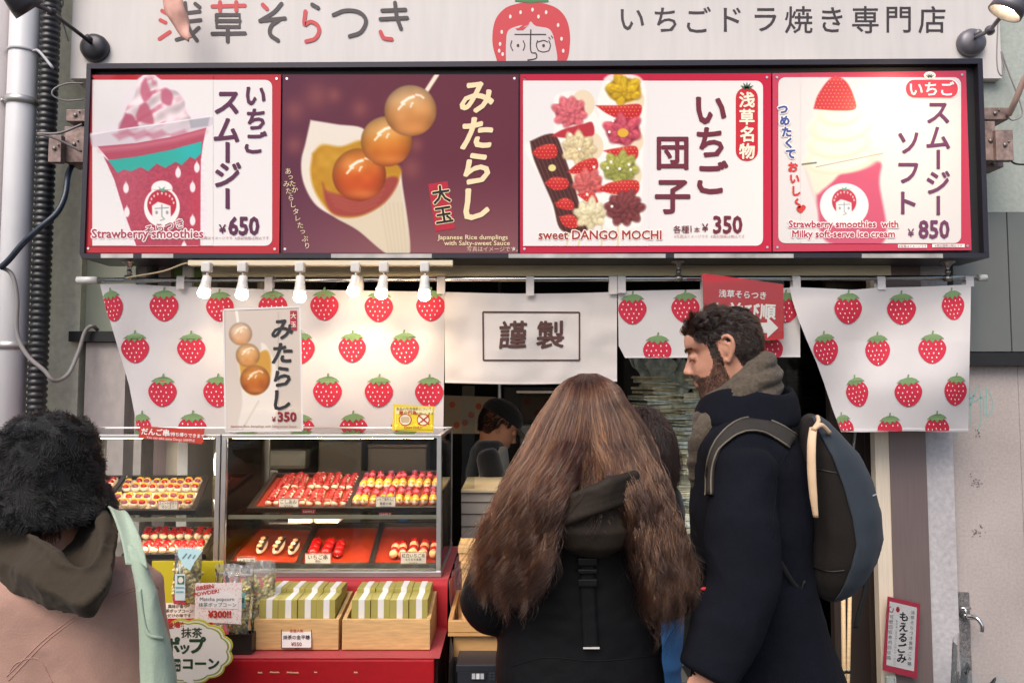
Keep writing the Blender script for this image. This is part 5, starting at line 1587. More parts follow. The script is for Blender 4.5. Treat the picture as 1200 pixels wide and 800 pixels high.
f.rect(282, 694, 287, 712, '7fc4c4', 0).rect(282.6, 700, 286, 706, '3f7468', 1).build('label', t)
popcorn_bag(286, 656, 322, 742, 2.30, .7, 'clear popcorn bag standing nearest the left wooden crate')
popcorn_bag(250, 660, 280, 742, 2.32, .5, 'clear popcorn bag mostly hidden behind the 300 yen card', nk=60)
m = MB()
a, b = P(262, 757, 2.215), P(300, 743, 2.215)
m.box((a.x, 2.215, zs + .004), (b.x - .012, 2.40, zs + .01)).box((a.x, 2.215, zs + .0105), (b.x - .012, 2.219, b.z)).box((b.x - .016, 2.22, zs + .0105), (b.x - .012, 2.40, b.z))
m.build('bag_tray', blk_t, label='shallow black tray under the popcorn bags', cat='tray', at=a)
floral = mat('card_floral', hexc('e8dad4'), .5)
nt = floral.node_tree
vz = nt.nodes.new("ShaderNodeTexVoronoi"); vz.inputs['Scale'].default_value = 160
rp = nt.nodes.new("ShaderNodeValToRGB")
rp.color_ramp.elements[0].color = (*hexc('d99a8e'), 1); rp.color_ramp.elements[0].position = .1
rp.color_ramp.elements[1].color = (*hexc('ebdfda'), 1); rp.color_ramp.elements[1].position = .42
tc = nt.nodes.new("ShaderNodeTexCoord")
nt.links.new(tc.outputs['Object'], vz.inputs[0]); nt.links.new(vz.outputs[0], rp.inputs[0]); nt.links.new(rp.outputs[0], nt.nodes["Principled BSDF"].inputs['Base Color'])
t, f = sheet_sign('popcorn_price_card', [(229, 683), (283.5, 682.5), (282.5, 731), (228, 728)], 2.17, floral, 'flower patterned price card reading 300 yen before the popcorn bags', 'price card', .003)
f.poly([(233, 692), (262, 691), (279, 699), (279, 713), (233, 712)], 'efe8e4', 1)
rd5 = 'c23a30'
for i, tx in enumerate(('GREEN', 'POWDER!')): f.text(tx, 240 + i * 2, 687.5 + i * 6.4, 6.2, rd5, 2, .03, rot=-9, sx=1.1)
f.text('Matcha popcorn', 254.5, 702, 6.2, '6a7470', 2, .005).text('抹茶ポップコーン', 255, 708, 5.6, '6a7470', 2, .005).text('¥300!!', 257.5, 719, 11, 'b8382c', 2, .045, sx=.95)
f.build('lettering', t)
# speech bubble board
def lobes(cx, cy, rx, ry, n, d, tail=None):
    pts = []
    for k in range(n * 8):
        a = 2 * math.pi * k / (n * 8)
        q = 1 + d * abs(math.sin(a * n / 2))
        pts.append((cx + rx * q * math.cos(a), cy + ry * q * math.sin(a)))
    return pts
YB_ = 2.13
bub = empty('bubble_sign', P(225, 800, YB_), 'speech bubble shaped board advertising matcha popcorn', 'sign')
pl_ = lobes(221, 763, 49, 36, 12, .08)
MB().prism([P(x, y, YB_) for x, y in pl_], (0, .004, 0)).build('board', mat('bubble_green', hexc('c3bd3a'), .45), bub)
f = Flat(YB_ - .0006, gap=.0006)
f.poly(lobes(221, 763, 47.4, 34.4, 12, .075), 'e9e6cf', 1).poly(lobes(221, 763, 45.5, 32.8, 12, .07), '9ea53a', 2).poly(lobes(221, 763, 43.8, 31.4, 12, .065), 'efe9dc', 3)
f.poly([(212, 794), (226, 794), (230, 806)], 'efe9dc', 3)
f.text('登場!!', 206, 731.5, 8, rd5, 4, .03, rot=-8, sx=.95).text('抹茶', 225, 740.5, 12.5, '3f4a34', 4, .02)
for ch, x, y, h in (('ポ', 201, 756, 22), ('ッ', 217, 760, 15), ('プ', 232, 755, 21)): f.text(ch, x, y, h, '2f4a34', 4, .045)
f.text('コーン', 236, 777, 15, '2f4a34', 4, .05)
f.rrect(196, 771, 212, 786, 2, '2f4a34', 4).text('MATCHA', 204, 776, 4, 'efe9dc', 5, .02).text('CORN', 204, 781.5, 4.6, 'efe9dc', 5, .02)
f.build('lettering', bub)
MB().box((P(215, 800, YB_).x, YB_ + .005, .3), (P(222, 800, YB_).x, YB_ + .012, P(215, 785, YB_).z)).build('stick', stick, bub)

# ================================================================== things at the middle of the opening
t = empty('slatted_counter', P(555, 610, 2.95), 'pale grey slatted service counter beside the showcase', 'counter')
xa, xb = XK + .012, P(628, 600, 2.95).x
gcol = mat('slat_grey', hexc('a39b90'), .5, var=.08, vscale=6)
m = MB()
zz = [P(600, y, 2.95).z for y in (577, 588, 589, 602, 603, 617, 618, 634)]
for i in range(0, 8, 2): m.box((xa, 2.95 + .003 * i, zz[i + 1]), (xb, 2.975, zz[i]), 0, .002)
m.box((xa, 2.976, .0), (xb, 3.0, zz[0] - .01))
m.build('slat_front', gcol, t)
MB().box((xa, 2.94, zz[0] + .001), (xb, 3.35, zz[0] + .012), 0, .002).build('worktop', mat('worktop_cream', hexc('c4b18c'), .5, var=.1), t)
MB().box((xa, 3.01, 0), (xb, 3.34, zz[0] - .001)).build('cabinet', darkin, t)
m = MB()
a = P(556, 580, 2.98)
MB().box((XK + .012, 2.98, zz[0] + .013), (a.x, 2.984, P(600, 452, 2.98).z)).build('sneeze_guard', glass('guard', (.86, .88, .87), .03, 1.5, .6), label='clear glass guard standing beside the worker', cat='glass guard', at=a)

box_w = mat('box_wood', hexc('cfa169'), .5, var=.12, vscale=8, stretch=(2, 2, 12))
def wbox_(px0, py0, px1, py1, Y0, Y1, label, m_=box_w, name='wooden_box', lid=True, cat='box'):
    a, b = P(px0, py1, Y0), P(px1, py0, Y0)
    t = empty(name, ((a.x + b.x) / 2, Y0, a.z), label, cat)
    e = .012
    if lid:
        MB().box((a.x, Y0, a.z), (b.x, Y1, b.z - .022), 0, .002).build('body', m_, t)
        MB().box((a.x - .004, Y0 - .004, b.z - .0215), (b.x + .004, Y1 + .004, b.z), 0, .003).build('lid', m_, t)
    else:
        MB().box((a.x, Y0, a.z), (b.x, Y1, a.z + .01)).box((a.x, Y0, a.z + .011), (b.x, Y0 + e, b.z), 0, .002).box((a.x, Y1 - e, a.z + .011), (b.x, Y1, b.z), 0, .002).box((a.x, Y0 + e + .001, a.z + .011), (a.x + e, Y1 - e - .001, b.z)).box((b.x - e, Y0 + e + .001, a.z + .011), (b.x, Y1 - e - .001, b.z)).build('body', m_, t)
    return t, a, b
wbox_(530, 772, 610, 900, 2.3, 2.7, 'low dark stand under the drawers', mat('stand_dark', (.03, .03, .03), .5), 'low_stand', True, 'stand')
wbox_(531, 746, 612, 776, 2.32, 2.62, 'wide honey coloured wooden drawer box beside the black coat', box_w, 'drawer_box', False)
wbox_(525, 727, 606, 745, 2.3, 2.64, 'shallow wooden tray box on top of the drawer box', box_w, 'tray_box', False)
wbox_(541, 658, 590, 727, 2.42, 2.56, 'upright pale wooden box with a lid beside the red cloth', pine)
wbox_(538, 640, 585, 657.5, 2.43, 2.56, 'small pale wooden box, topmost of the stack beside the showcase', pine)
t, a, b = wbox_(536, 778, 605, 806, 2.2, 2.31, 'black card terminal with buttons below the drawer box', mat('device_black', (.02, .022, .03), .3), 'card_terminal', True, 'terminal')
f = Flat(2.1945, gap=.0008)
f.rect(551, 787, 569, 796, '2c2f38', 0)
f.rect(553, 788.5, 557, 795, 'b8bcc0', 1).rect(558, 788.5, 562, 795, 'd8dcdf', 1).rect(563, 788.5, 567, 795, 'b8bcc0', 1)
for i in range(6):
    for j in range(3): f.rect(573 + i * 4, 787 + j * 3.4, 576 + i * 4, 789.2 + j * 3.4, '3a3d48', 1)
f.build('buttons', t)

# ---- dim interior
t = empty('black_oven', P(640, 480, 4.6), 'black oven hood with polka dot paper at the back of the shop', 'oven')
MB().box((P(590, 500, 4.6).x, 4.6, 1.0), (P(735, 500, 4.6).x, 5.1, P(600, 452, 4.6).z), 0, .01).build('body', mat('oven_black', (.02, .02, .021), .3, var=.2), t)
MB().box((P(605, 460, 4.58).x, 4.5, P(600, 461, 4.58).z), (P(684, 460, 4.58).x, 4.595, P(600, 457, 4.58).z), 0, .004).build('hood_edge', chrome, t)
f = Flat(4.597)
f.rect(610, 464, 676, 492, mat('paper_brown', hexc('6d5a4a'), .7), 1)
for x, y in ((618, 470), (630, 484), (642, 470), (655, 485), (668, 470)): f.ellipse(x, y, 4, 4, mat('dot_dull', hexc('7c3d2c'), .7), 2)
f.build('dotted_paper', t)
t, f = sheet_sign('dotted_poster', [(520, 463), (581, 465), (581, 508), (520, 508)], 4.4, mat('dotted_cream', hexc('b9a184'), .7), 'cream poster with orange dots behind the worker', 'poster', .004)
for x, y in ((530, 474), (545, 495), (561, 476), (575, 474), (568, 489), (552, 486), (535, 498)): f.ellipse(x, y, 3.6, 3.8, mat('dot_orange', hexc('c0552f'), .6), 1)
f.build('dots', t)
MB().cyl((P(585.5, 500, 4.0).x, 4.0, 0), (P(585.5, 500, 4.0).x, 4.0, 2.69), .011, n=16).build('steel_post', alu, label='thin steel post standing behind the worker', cat='post', at=(P(585, 500, 4).x, 4.0, 0))
t = empty('white_fridge', P(640, 600, 4.25), 'pale grey fridge in front of the worker', 'fridge')
a, b = P(610, 600, 4.25), P(700, 498, 4.25)
MB().box((a.x, 4.25, 0), (b.x, 4.7, b.z), 0, .012).build('body', mat('fridge_grey', hexc('9b9a98'), .4), t)
MB().box((a.x + .03, 4.235, b.z - .5), (a.x + .34, 4.249, b.z - .03), 0, .006).build('door', mat('fridge_door', hexc('aaa9a6'), .35), t)
f = Flat(4.232)
f.ellipse(622, 511, 2.2, 2.2, '33302e', 0).ellipse(630, 511, 2.2, 2.2, '33302e', 0).build('knob', t)
t = empty('steel_locker', P(765, 480, 4.4), 'dark grey locker cabinet behind the paper stacks', 'cabinet')
a, b = P(733, 600, 4.4), P(830, 405, 4.4)
lk = mat('locker_dark', hexc('3d3d39'), .5, var=.12)
MB().box((a.x, 4.4, 0), (b.x, 4.85, b.z)).build('body', lk, t)
for i, px in enumerate((737, 764, 791)):
    for j in range(5):
        z1 = P(600, 422 + j * 24, 4.4).z
        x = P(px, 500, 4.39).x
        o = MB().box((x, 4.388, z1 - .115), (x + .128, 4.3995, z1), 0, .003).build('drawer', lk, t)
        MB().box((x + .03, 4.382, z1 - .035), (x + .1, 4.3875, z1 - .025)).build('handle', mat('locker_handle', (.12, .12, .11), .4, .5), o)
# paper stacks on a table
t = empty('paper_table', (P(810, 600, 3.75).x, 3.75, 0), 'low table carrying the stacks of folded papers', 'table')
xa, xb = P(757, 600, 3.6).x, P(985, 600, 3.6).x
ztab = P(600, 640, 3.6).z
MB().box((xa, 3.58, ztab - .03), (xb, 4.05, ztab), 0, .003).build('tabletop', mat('table_beige', hexc('8c8168'), .6, var=.1), t)
for x in (xa + .04, xb - .04):
    for y in (3.62, 4.0): MB().box((x - .02, y - .02, .004), (x + .02, y + .02, ztab - .031)).build('leg', mat('table_leg', hexc('5a5344'), .6), t)
pm = [mat('paper_a', hexc('e4e2ca'), .85, var=.35, vscale=30), mat('paper_b', hexc('cdd8ce'), .85, var=.4, vscale=30), mat('paper_c', hexc('c6c1a2'), .85, var=.35, vscale=30), mat('paper_d', hexc('3f3c2c'), .85)]
stacks = [('left', 772, 3.70, 445, .20), ('middle', 806, 3.66, 462, .23), ('right', 838, 3.72, 436, .22), ('far right', 930, 3.72, 436, .24), ('hidden', 885, 3.75, 470, .24)]
for nm, px, Y, ytop, w in stacks[:4]:
    z = ztab + .001
    ztop = P(px, ytop, Y).z
    cx = P(px, 500, Y).x
    k = 0
    while z < ztop:
        h = rng.uniform(.014, .05)
        m = MB()
        n_ = rng.randint(2, 4)
        ang = rng.uniform(-.6, .6)
        ax = Vector((math.cos(ang), math.sin(ang), 0)); ay = Vector((-math.sin(ang), math.cos(ang), 0))
        c = Vector((cx + rng.uniform(-.035, .035), Y + .1 + rng.uniform(-.02, .02), z))
        for i in range(n_):
            hz = h / n_
            tilt = Vector((0, 0, rng.uniform(-.008, .008) if z > ztop - .15 else rng.uniform(-.003, .003)))
            m.obox(c + Vector((rng.uniform(-.012, .012), rng.uniform(-.012, .012), hz * (i + .5))), ax * (w / 2 * rng.uniform(.85, 1)) + tilt, ay * .13, Vector((0, 0, hz * .42)), rng.randrange(3), .002)
        # the rounded fold facing out
        for i in range(n_): m.tube([c - ay * .13 - ax * w * .42 + Vector((0, 0, h / n_ * (i + .5))), c - ay * .13 + ax * w * .42 + Vector((0, 0, h / n_ * (i + .5)))], h / n_ * .45, 8, rng.randrange(3))
        o = m.build('paper_bundle', pm, label='bundle of folded papers, %s from the bottom of the %s paper stack' % (('high up') if k >= 16 else ORD[k], nm), cat='papers', group='folded papers stacked in the shop', at=c)
        z += h + .002
        k += 1
    for i in range(3):       # crumpled sheets on the top
        cc = Vector((cx + rng.uniform(-.06, .06), Y + .06 + .05 * i, z + .05))
        u1 = Vector((rng.uniform(.3, 1), .2, rng.uniform(.2, 1))).normalized() * .07
        v1 = Vector((-.3, rng.uniform(.3, .6), rng.uniform(.4, 1))).normalized() * .07
        o = MB().grid(lambda u, v: cc + u1 * (2 * u - 1) + v1 * (2 * v - 1) + u1.cross(v1).normalized() * (.018 * math.sin(u * 7 + i) + .012 * math.sin(v * 9)), 12, 12).build(
            'crumpled_paper', pm[1], label='crumpled sheet on top of the %s paper stack, %s of three' % (nm, ('lowest', 'middle', 'highest')[i]), cat='paper', group='crumpled sheets on the paper stacks', at=cc)
        s_ = o.modifiers.new('thick', 'SOLIDIFY'); s_.thickness = .0015
        z += .012
# lamp behind the left showcase
lp = P(239, 541, 3.6)
t = empty('paper_lamp', lp, 'glowing white paper lamp shade behind the left showcase', 'lamp')
MB().lathe(lp, [(.02, -.11), (.062, -.1), (.075, .0), (.055, .1), (.02, .105)], 24).build('lamp_shade', emitter('paper_glow', (1.0, .85, .62), 9), t)
MB().cyl(lp + Vector((0, 0, .1)), Vector((lp.x, lp.y, 2.69)), .004).build('cord', black, t)
foil = mat('gold_foil', hexc('a58b55'), .3, .6, var=.4, vscale=40, bump=1.0, bscale=60)
for i, (x0, y0, x1, y1, Y, nm) in enumerate(((262, 508, 292, 556, 3.3, 'large'), (246, 556, 285, 625, 3.25, 'low'))):
    a, b = P(x0, y1, Y), P(x1, y0, Y)
    MB().box((a.x, Y, a.z), (b.x, Y + .12, b.z), 0, .02).build('foil_bag', foil, label='crinkled golden foil bag behind the showcases, the %s one' % ('upper' if i == 0 else 'lower'), cat='bag', at=a)
t = empty('back_shelf', P(300, 650, 3.25), 'dark back shelf unit behind the showcases', 'shelf')
a, b = P(246, 628, 3.2), P(520, 628, 3.2)
MB().box((a.x, 3.05, a.z - .03), (b.x, 3.6, a.z), 0, .003).build('board', mat('shelf_brown', hexc('857468'), .6), t)
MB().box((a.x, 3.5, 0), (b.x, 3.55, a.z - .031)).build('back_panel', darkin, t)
MB().cyl((P(303, 500, 3.4).x, 3.4, a.z), (P(303, 500, 3.4).x, 3.4, 2.69), .018).build('post', cream, t)
# machines seen through the case
t = empty('dough_mixer', P(335, 560, 3.5), 'grey dough mixer seen through the right showcase', 'mixer')
gm2 = mat('mixer_grey', hexc('8d8a86'), .35, .4)
zm = P(300, 628, 3.2).z
c = Vector((P(338, 560, 3.45).x, 3.42, zm))
MB().box(c + Vector((-.09, -.06, .001)), c + Vector((.09, .06, .03)), 0, .01).box(c + Vector((-.09, -.03, .03)), c + Vector((-.03, .03, .26)), 0, .012).box(c + Vector((-.09, -.045, .26)), c + Vector((.1, .045, .35)), 0, .02).build('body', gm2, t)
MB().lathe(c + Vector((.04, 0, .032)), [(.03, 0), (.06, .02), (.075, .09), (.078, .14), (.074, .14), (.068, .05)], 24).build('bowl', chrome, t)
for i, (x0, y0, x1, y1, Y, h) in enumerate(((372, 512, 424, 600, 3.5, '6b645c'), (430, 520, 500, 600, 3.56, '7a6f66'), (468, 535, 480, 560, 3.3, '3d6aa8'))):
    a, b = P(x0, y1, Y), P(x1, y0, Y)
    nm = ('storage_tin', 'storage_tin', 'spray_bottle')[i]
    tt = empty(nm, (a.x, Y, a.z), ('dark square tin behind the red berry skewers', 'dark wide tin behind the yellow tipped skewers', 'small blue bottle behind the yellow tipped skewers')[i], ('tin', 'tin', 'bottle')[i])
    if i < 2:
        MB().box((a.x, Y, zm + .001), (b.x, Y + .15, b.z - .02), 0, .006).build('body', mat('tin_%d' % i, hexc(h), .4, .3), tt)
        MB().box((a.x - .003, Y - .003, b.z - .0195), (b.x + .003, Y + .153, b.z), 0, .006).build('lid', mat('tin_lid_%d' % i, hexc(h), .3, .5), tt)
    else:
        MB().lathe(((a.x + b.x) / 2, Y, zm + .001), [(.0, 0), (.024, 0), (.025, .1), (.02, .13), (.01, .15), (.01, .18), (.0, .181)], 18).build('body', mat('bottle_blue', hexc(h), .3), tt)

# right side of the opening: door leaf, sticks, notices
t = empty('sliding_door', P(965, 600, 3.34), 'dark brown sliding door leaf at the right of the opening', 'door')
db = mat('door_brown', hexc('3b302b'), .5, var=.2, vscale=4, stretch=(30, 1, 1))
for x0, x1 in ((975, 987), (1016, 1033)): MB().box((P(x0, 600, 3.34).x, 3.34, .01), (P(x1, 600, 3.34).x, 3.38, 2.2)).build('stile', db, t)
MB().box((P(987.5, 600, 3.35).x, 3.35, .05), (P(1015.5, 600, 3.35).x, 3.37, 2.19)).build('panel', mat('door_panel', hexc('2e2623'), .4, var=.2, vscale=3), t)
t = empty('door_frame_post', P(918, 480, 3.5), 'black frame post with dark glass behind the right curtain', 'door')
MB().box((P(903, 480, 3.5).x, 3.5, .005), (P(922, 480, 3.5).x, 3.55, 2.3)).build('post', mat('post_black', (.012, .013, .013), .4), t)
MB().box((P(922.5, 480, 3.52).x, 3.52, .005), (P(974, 480, 3.52).x, 3.526, 2.3)).build('pane', glass('dark_pane', (.35, .38, .36), .03, 1.5, 1.0), t)
for i, (xa_, ya_, xb_, yb_, r_) in enumerate(((988, 690, 990, 880, .009), (996, 690, 992, 880, .008), (1003, 500, 978, 700, .006))):
    tt = empty('broom_stick', P(xb_, yb_, 3.25), ('pale wooden pole leaning behind the backpack', 'second pale pole beside it, slightly thinner', 'thin grey rod slanting down from the right curtain')[i], 'pole')
    a, b = P(xa_, ya_, 3.25), P(xb_, yb_, 3.25)
    b2 = a + (b - a) * (a.z / (a.z - b.z)) if i < 2 else b
    MB().cyl(a, b2, r_, n=14).build('rod', wood_l if i < 2 else alu, tt)
    q = a.lerp(b, .5 if i < 2 else .9)
    MB().cyl(q, q + (b - a).normalized() * .012, r_ + .0015, n=14).build('ring', black, tt)

t, f = sheet_sign('bin_notice', [(1040.5, 698.5), (1078.5, 707), (1074.5, 794.5), (1034.5, 785)], 3.17, mat('notice_rose', hexc('b3334b'), .35), 'red edged white notice about burnable rubbish on the brown door frame', 'notice', .003)
f.poly([(1042.5, 704), (1074.5, 711.5), (1071, 786), (1038.5, 778.5)], 'd9d2d4', 1)
f.vtext('もえるごみ', 1059, 722, 12.2, 12, '241f24', 2, .03, dx=-.65)
f.vtext('浅草そらつき専用ごみ箱', 1069.5, 717, 6, 5, '3a3236', 2, dx=-.4).vtext('可燃回収専用回収箱', 1044.5, 722, 6, 5, '3a3236', 2, dx=-.4).vtext('もえるごみ以外いれないでください', 1051, 727, 3.4, 3, '5a5256', 2, dx=-.2)
f.stroke([(1044, 710), (1041, 713), (1045, 717), (1047, 712)], 1.1, 'b04050', 2, 14).ellipse(1052, 713.5, 2.2, 3.4, 'b83545', 2)
f.build('lettering', t)
MB().hexa([P(1034, 786, 3.166), P(1077, 796, 3.166), P(1077, 796, 3.168), P(1034, 786, 3.168), P(1039, 697, 3.166), P(1080, 705, 3.166), P(1080, 705, 3.168), P(1039, 697, 3.168)]).build('plastic_sleeve', glass('sleeve'), t)
q = P(1045, 795, 3.15)
MB().box((q.x - .02, 3.15, q.z - .1), (q.x + .02, 3.172, q.z + .01), 0, .004).build('clip', glass('clip', (.8, .9, .9), .05, 1.5, 1.2, body=.2), t)
# rubbish bag of clear film under the tap
bm_ = MB()
bc = P(1178, 830, 2.95)
def BS(u, v):
    a = 2 * math.pi * u
    top_ = P(1130, 752, 2.95).z + .0
    r0 = .20 * (1 - .25 * v)
    z = .005 + (bc.z + .05 - .005) * v
    pk = max(0, math.cos(a - 2.6)) ** 6 * .22 * max(0, v - .75) / .25
    rr = r0 * (1 + .12 * math.sin(5 * a + 3 * v) + .06 * math.sin(11 * a + 7 * v))
    return Vector((bc.x + rr * math.cos(a), bc.y + .05 + rr * math.sin(a) * .6, z + pk + .02 * math.sin(7 * a) * v))
bm_.grid(BS, 60, 40)
o = bm_.build('rubbish_bag', glass('bag_blue', (.86, .93, .95), .08, 1.5, 1.6, wrinkle=.8, wscale=12, body=.12), label='open clear bluish rubbish bag below the tap at right', cat='bag', at=(bc.x, bc.y, 0))
# ================================================================== people
ZU = Vector((0, 0, 1))
def sring(c, ax, ay, p=2.0, n=32):
    out = []
    for j in range(n):
        a = 2 * math.pi * j / n
        ca, sa = math.cos(a), math.sin(a)
        k = (abs(ca) ** p + abs(sa) ** p) ** (-1 / p)
        out.append(Vector(c) + ax * (ca * k) + ay * (sa * k))
    return out
def remesh(mb, voxel, smooth=4, name='form', factor=.5):
    me = mb.mesh(name)
    bm = bmesh.new(); bm.from_mesh(me)
    bmesh.ops.recalc_face_normals(bm, faces=bm.faces)
    bm.to_mesh(me); bm.free()
    o = bpy.data.objects.new(name, me)
    col.objects.link(o)
    r = o.modifiers.new('r', 'REMESH'); r.mode = 'VOXEL'; r.voxel_size = voxel; r.use_smooth_shade = True
    if smooth:
        s = o.modifiers.new('s', 'SMOOTH'); s.iterations = smooth; s.factor = factor
    dg = bpy.context.evaluated_depsgraph_get()
    out = bpy.data.meshes.new_from_object(o.evaluated_get(dg))
    bpy.data.objects.remove(o); bpy.data.meshes.remove(me)
    out.name = name
    for p in out.polygons: p.use_smooth = True
    return out
def wrinkle(me, fn):
    n = len(me.vertices)
    co = np.empty(n * 3); me.vertices.foreach_get('co', co)
    no = np.empty(n * 3); me.vertex_normals.foreach_get('vector', no)
    co = co.reshape(-1, 3); no = no.reshape(-1, 3)
    d_ = np.array([fn(Vector(c)) for c in co])
    co = co + no * d_[:, None]
    me.vertices.foreach_set('co', co.ravel()); me.update()
    return me
def ns(v, sx, sy, sz, k=0): return noise.noise(Vector((v.x * sx + k, v.y * sy - k, v.z * sz + 2 * k)))
def ridge(v, sx, sy, sz, k=0): return 1 - 2 * abs(ns(v, sx, sy, sz, k))
def bvh_of(me):
    return BVHTree.FromPolygons([v.co.copy() for v in me.vertices], [tuple(p.vertices) for p in me.polygons])
def on(bv, px, py, off=0.0):
    d_ = ray(px, py).normalized()
    loc, nor, i, dist = bv.ray_cast(CAMP, d_)
    if loc is None: return None
    if nor.dot(d_) > 0: nor = -nor
    return loc + nor * off
def seam(bv, pts, r, off=0.0, res=40):
    q = catmull([(x, y, 0) for x, y in pts], res)
    out = [on(bv, p.x, p.y, off) for p in q]
    out = [p for p in out if p is not None]
    return MB().tube(out, r, 6) if len(out) > 2 else MB()
def ribbon_on(bv, pts, wpx, off, thick=.004, res=40):
    """a strip lying on a surface"""
    q = catmull([(x, y, 0) for x, y in pts], res)
    rows = []
    for i, p in enumerate(q):
        t = q[min(i + 1, res)] - q[max(i - 1, 0)]
        t.normalize()
        n_ = Vector((-t.y, t.x, 0))
        row = [on(bv, p.x + n_.x * wpx * s, p.y + n_.y * wpx * s, off) for s in (-.5, -.25, 0, .25, .5)]
        if all(a is not None for a in row): rows.append(row)
    m = MB()
    k = len(rows) - 1
    if k > 1: m.grid(lambda u, v: rows[round(v * k)][round(u * 4)], 4, k)
    return m

def hand(mb, wrist, d_, pn, thumb, s=1.0, curl=.5):
    """palm, four unequal fingers and a thumb; d_ along the hand, pn out of the palm, thumb towards the thumb's side"""
    d_, pn, thumb = d_.normalized(), pn.normalized(), thumb.normalized()
    L = .085 * s
    mb.loft([sring(wrist + d_ * t, thumb * w, pn * h, 2.6, 16) for t, w, h in ((-.01, .026 * s, .02 * s), (.02 * s, .034 * s, .018 * s), (L * .7, .041 * s, .015 * s), (L, .038 * s, .011 * s), (L + .006, .03 * s, .007))])
    for k, (off, ln) in enumerate(((.029, .072), (.0098, .08), (-.0098, .075), (-.028, .058))):
        p = wrist + d_ * (L - .012) + thumb * off * s
        pts, a = [p], 0.15
        dd = d_
        for q, f_ in enumerate((.45, .32, .26)):
            a += curl * (.8 if q == 0 else 1.0)
            dd = d_ * math.cos(a) + pn * math.sin(a)
            p = p + dd * (ln * s * f_ + (.012 if q == 0 else 0))
            pts.append(p)
        mb.tube(pts, [.0095 * s, .009 * s, .008 * s, .0068 * s], 10)
    p0 = wrist + d_ * .022 * s + thumb * .026 * s
    p1 = p0 + (thumb * .75 + d_ * .6 + pn * .3).normalized() * .04 * s
    p2 = p1 + (d_ * .85 + thumb * .25 + pn * .5).normalized() * .032 * s
    p3 = p2 + (d_ * .9 + pn * .5).normalized() * .024 * s
    mb.tube([p0, p1, p2, p3], [.014 * s, .012 * s, .0105 * s, .008 * s], 10)

class Frame:
    """head axes: f forward, l to the person's left, u up"""
    def __init__(s, c, yawF, pitch=0.0, roll=0.0):
        F = Vector((yawF[0], yawF[1], 0)).normalized()
        L = ZU.cross(F)
        s.c = Vector(c)
        s.f = F * math.cos(pitch) - ZU * math.sin(pitch)
        s.u = F * math.sin(pitch) + ZU * math.cos(pitch)
        s.l = L
        if roll:
            s.l, s.u = L * math.cos(roll) + s.u * math.sin(roll), s.u * math.cos(roll) - L * math.sin(roll)
    def __call__(s, f, l, u): return s.c + s.f * f + s.l * l + s.u * u
    def local(s, P_):
        d_ = np.asarray(P_) - np.array(s.c)
        return np.stack([d_ @ np.array(s.f), d_ @ np.array(s.l), d_ @ np.array(s.u)], -1)
HU = [-.122, -.116, -.104, -.09, -.076, -.063, -.053, -.045, -.036, -.024, -.008, .008, .02, .032, .045, .065, .085, .102, .115, .121]
HF = [.062, .082, .093, .095, .092, .094, .093, .0965, .094, .092, .089, .084, .081, .092, .094, .090, .078, .055, .022, .0]
HB = [.035, .012, -.012, -.03, -.045, -.057, -.064, -.07, -.077, -.084, -.092, -.097, -.099, -.1, -.1, -.097, -.086, -.066, -.036, -.015]
HW = [.018, .034, .044, .050, .054, .057, .059, .061, .063, .066, .069, .071, .072, .0735, .075, .074, .068, .055, .034, .014]
def head(mb, H, ears=True):
    rings = []
    for u, f, b, w in zip(HU, HF, HB, HW):
        ring = []
        c, h = (f + b) / 2, (f - b) / 2
        for j in range(48):
            a = 2 * math.pi * j / 48
            ca, sa = math.cos(a), math.sin(a)
            p = 2.25
            k = (abs(ca) ** p + abs(sa) ** p) ** (-1 / p)
            ff, ll = c + h * ca * k, w * sa * k
            if ca > 0:                      # the face narrows forwards, eye hollows
                ll *= 1 - .16 * ca ** 2
                ff -= .010 * math.exp(-((u - .014) / .013) ** 2) * math.exp(-((abs(ll) - .033) / .014) ** 2)
                ff += .004 * math.exp(-((u + .02) / .016) ** 2) * math.exp(-((abs(ll) - .045) / .014) ** 2)
            ring.append(H(ff, ll, u))
        rings.append(ring)
    mb.loft(rings)
    # nose, lips
    mb.loft([sring(H(f, 0, u), H.l * w, H.f * dpt, 2, 16) for u, f, w, dpt in ((.026, .086, .008, .006), (.012, .090, .0085, .009), (-.004, .098, .0105, .012), (-.016, .104, .015, .015), (-.024, .102, .0165, .013), (-.030, .094, .012, .008))])
    for u, f, w, r in ((-.0475, .0945, .024, .006), (-.058, .0925, .021, .0068)):
        mb.tube([H(f - .010, -w, u), H(f - .002, -w * .5, u + .001), H(f + .001, 0, u), H(f - .002, w * .5, u + .001), H(f - .010, w, u)], [.003, r * .9, r, r * .9, .003], 8, 0, 12)
    for s in (-1, 1):                       # lids over the eyes
        mb.ell(H(.076, s * .031, .013), .013, .013, .011, 12, 8)
        if ears:
            e = [(-.004, .069, .022), (-.012, .077, .034), (-.026, .084, .034), (-.034, .086, .02), (-.030, .083, .0), (-.018, .077, -.016), (-.008, .071, -.026), (-.002, .068, -.02)]
            mb.tube([H(f, s * l, u) for f, l, u in e], [.004, .005, .0055, .0055, .005, .0055, .0065, .004], 8, 0, 28)
            mb.loft([sring(H(f, s * l, u), H.f * w, H.u * h, 2, 14) for f, l, u, w, h in ((-.012, .064, .006, .013, .024), (-.016, .072, .008, .014, .024), (-.02, .076, .008, .012, .020))])
            mb.tube([H(-.010, s * .074, .024), H(-.022, s * .080, .012), H(-.018, s * .077, -.006)], [.003, .004, .003], 8, 0, 12)

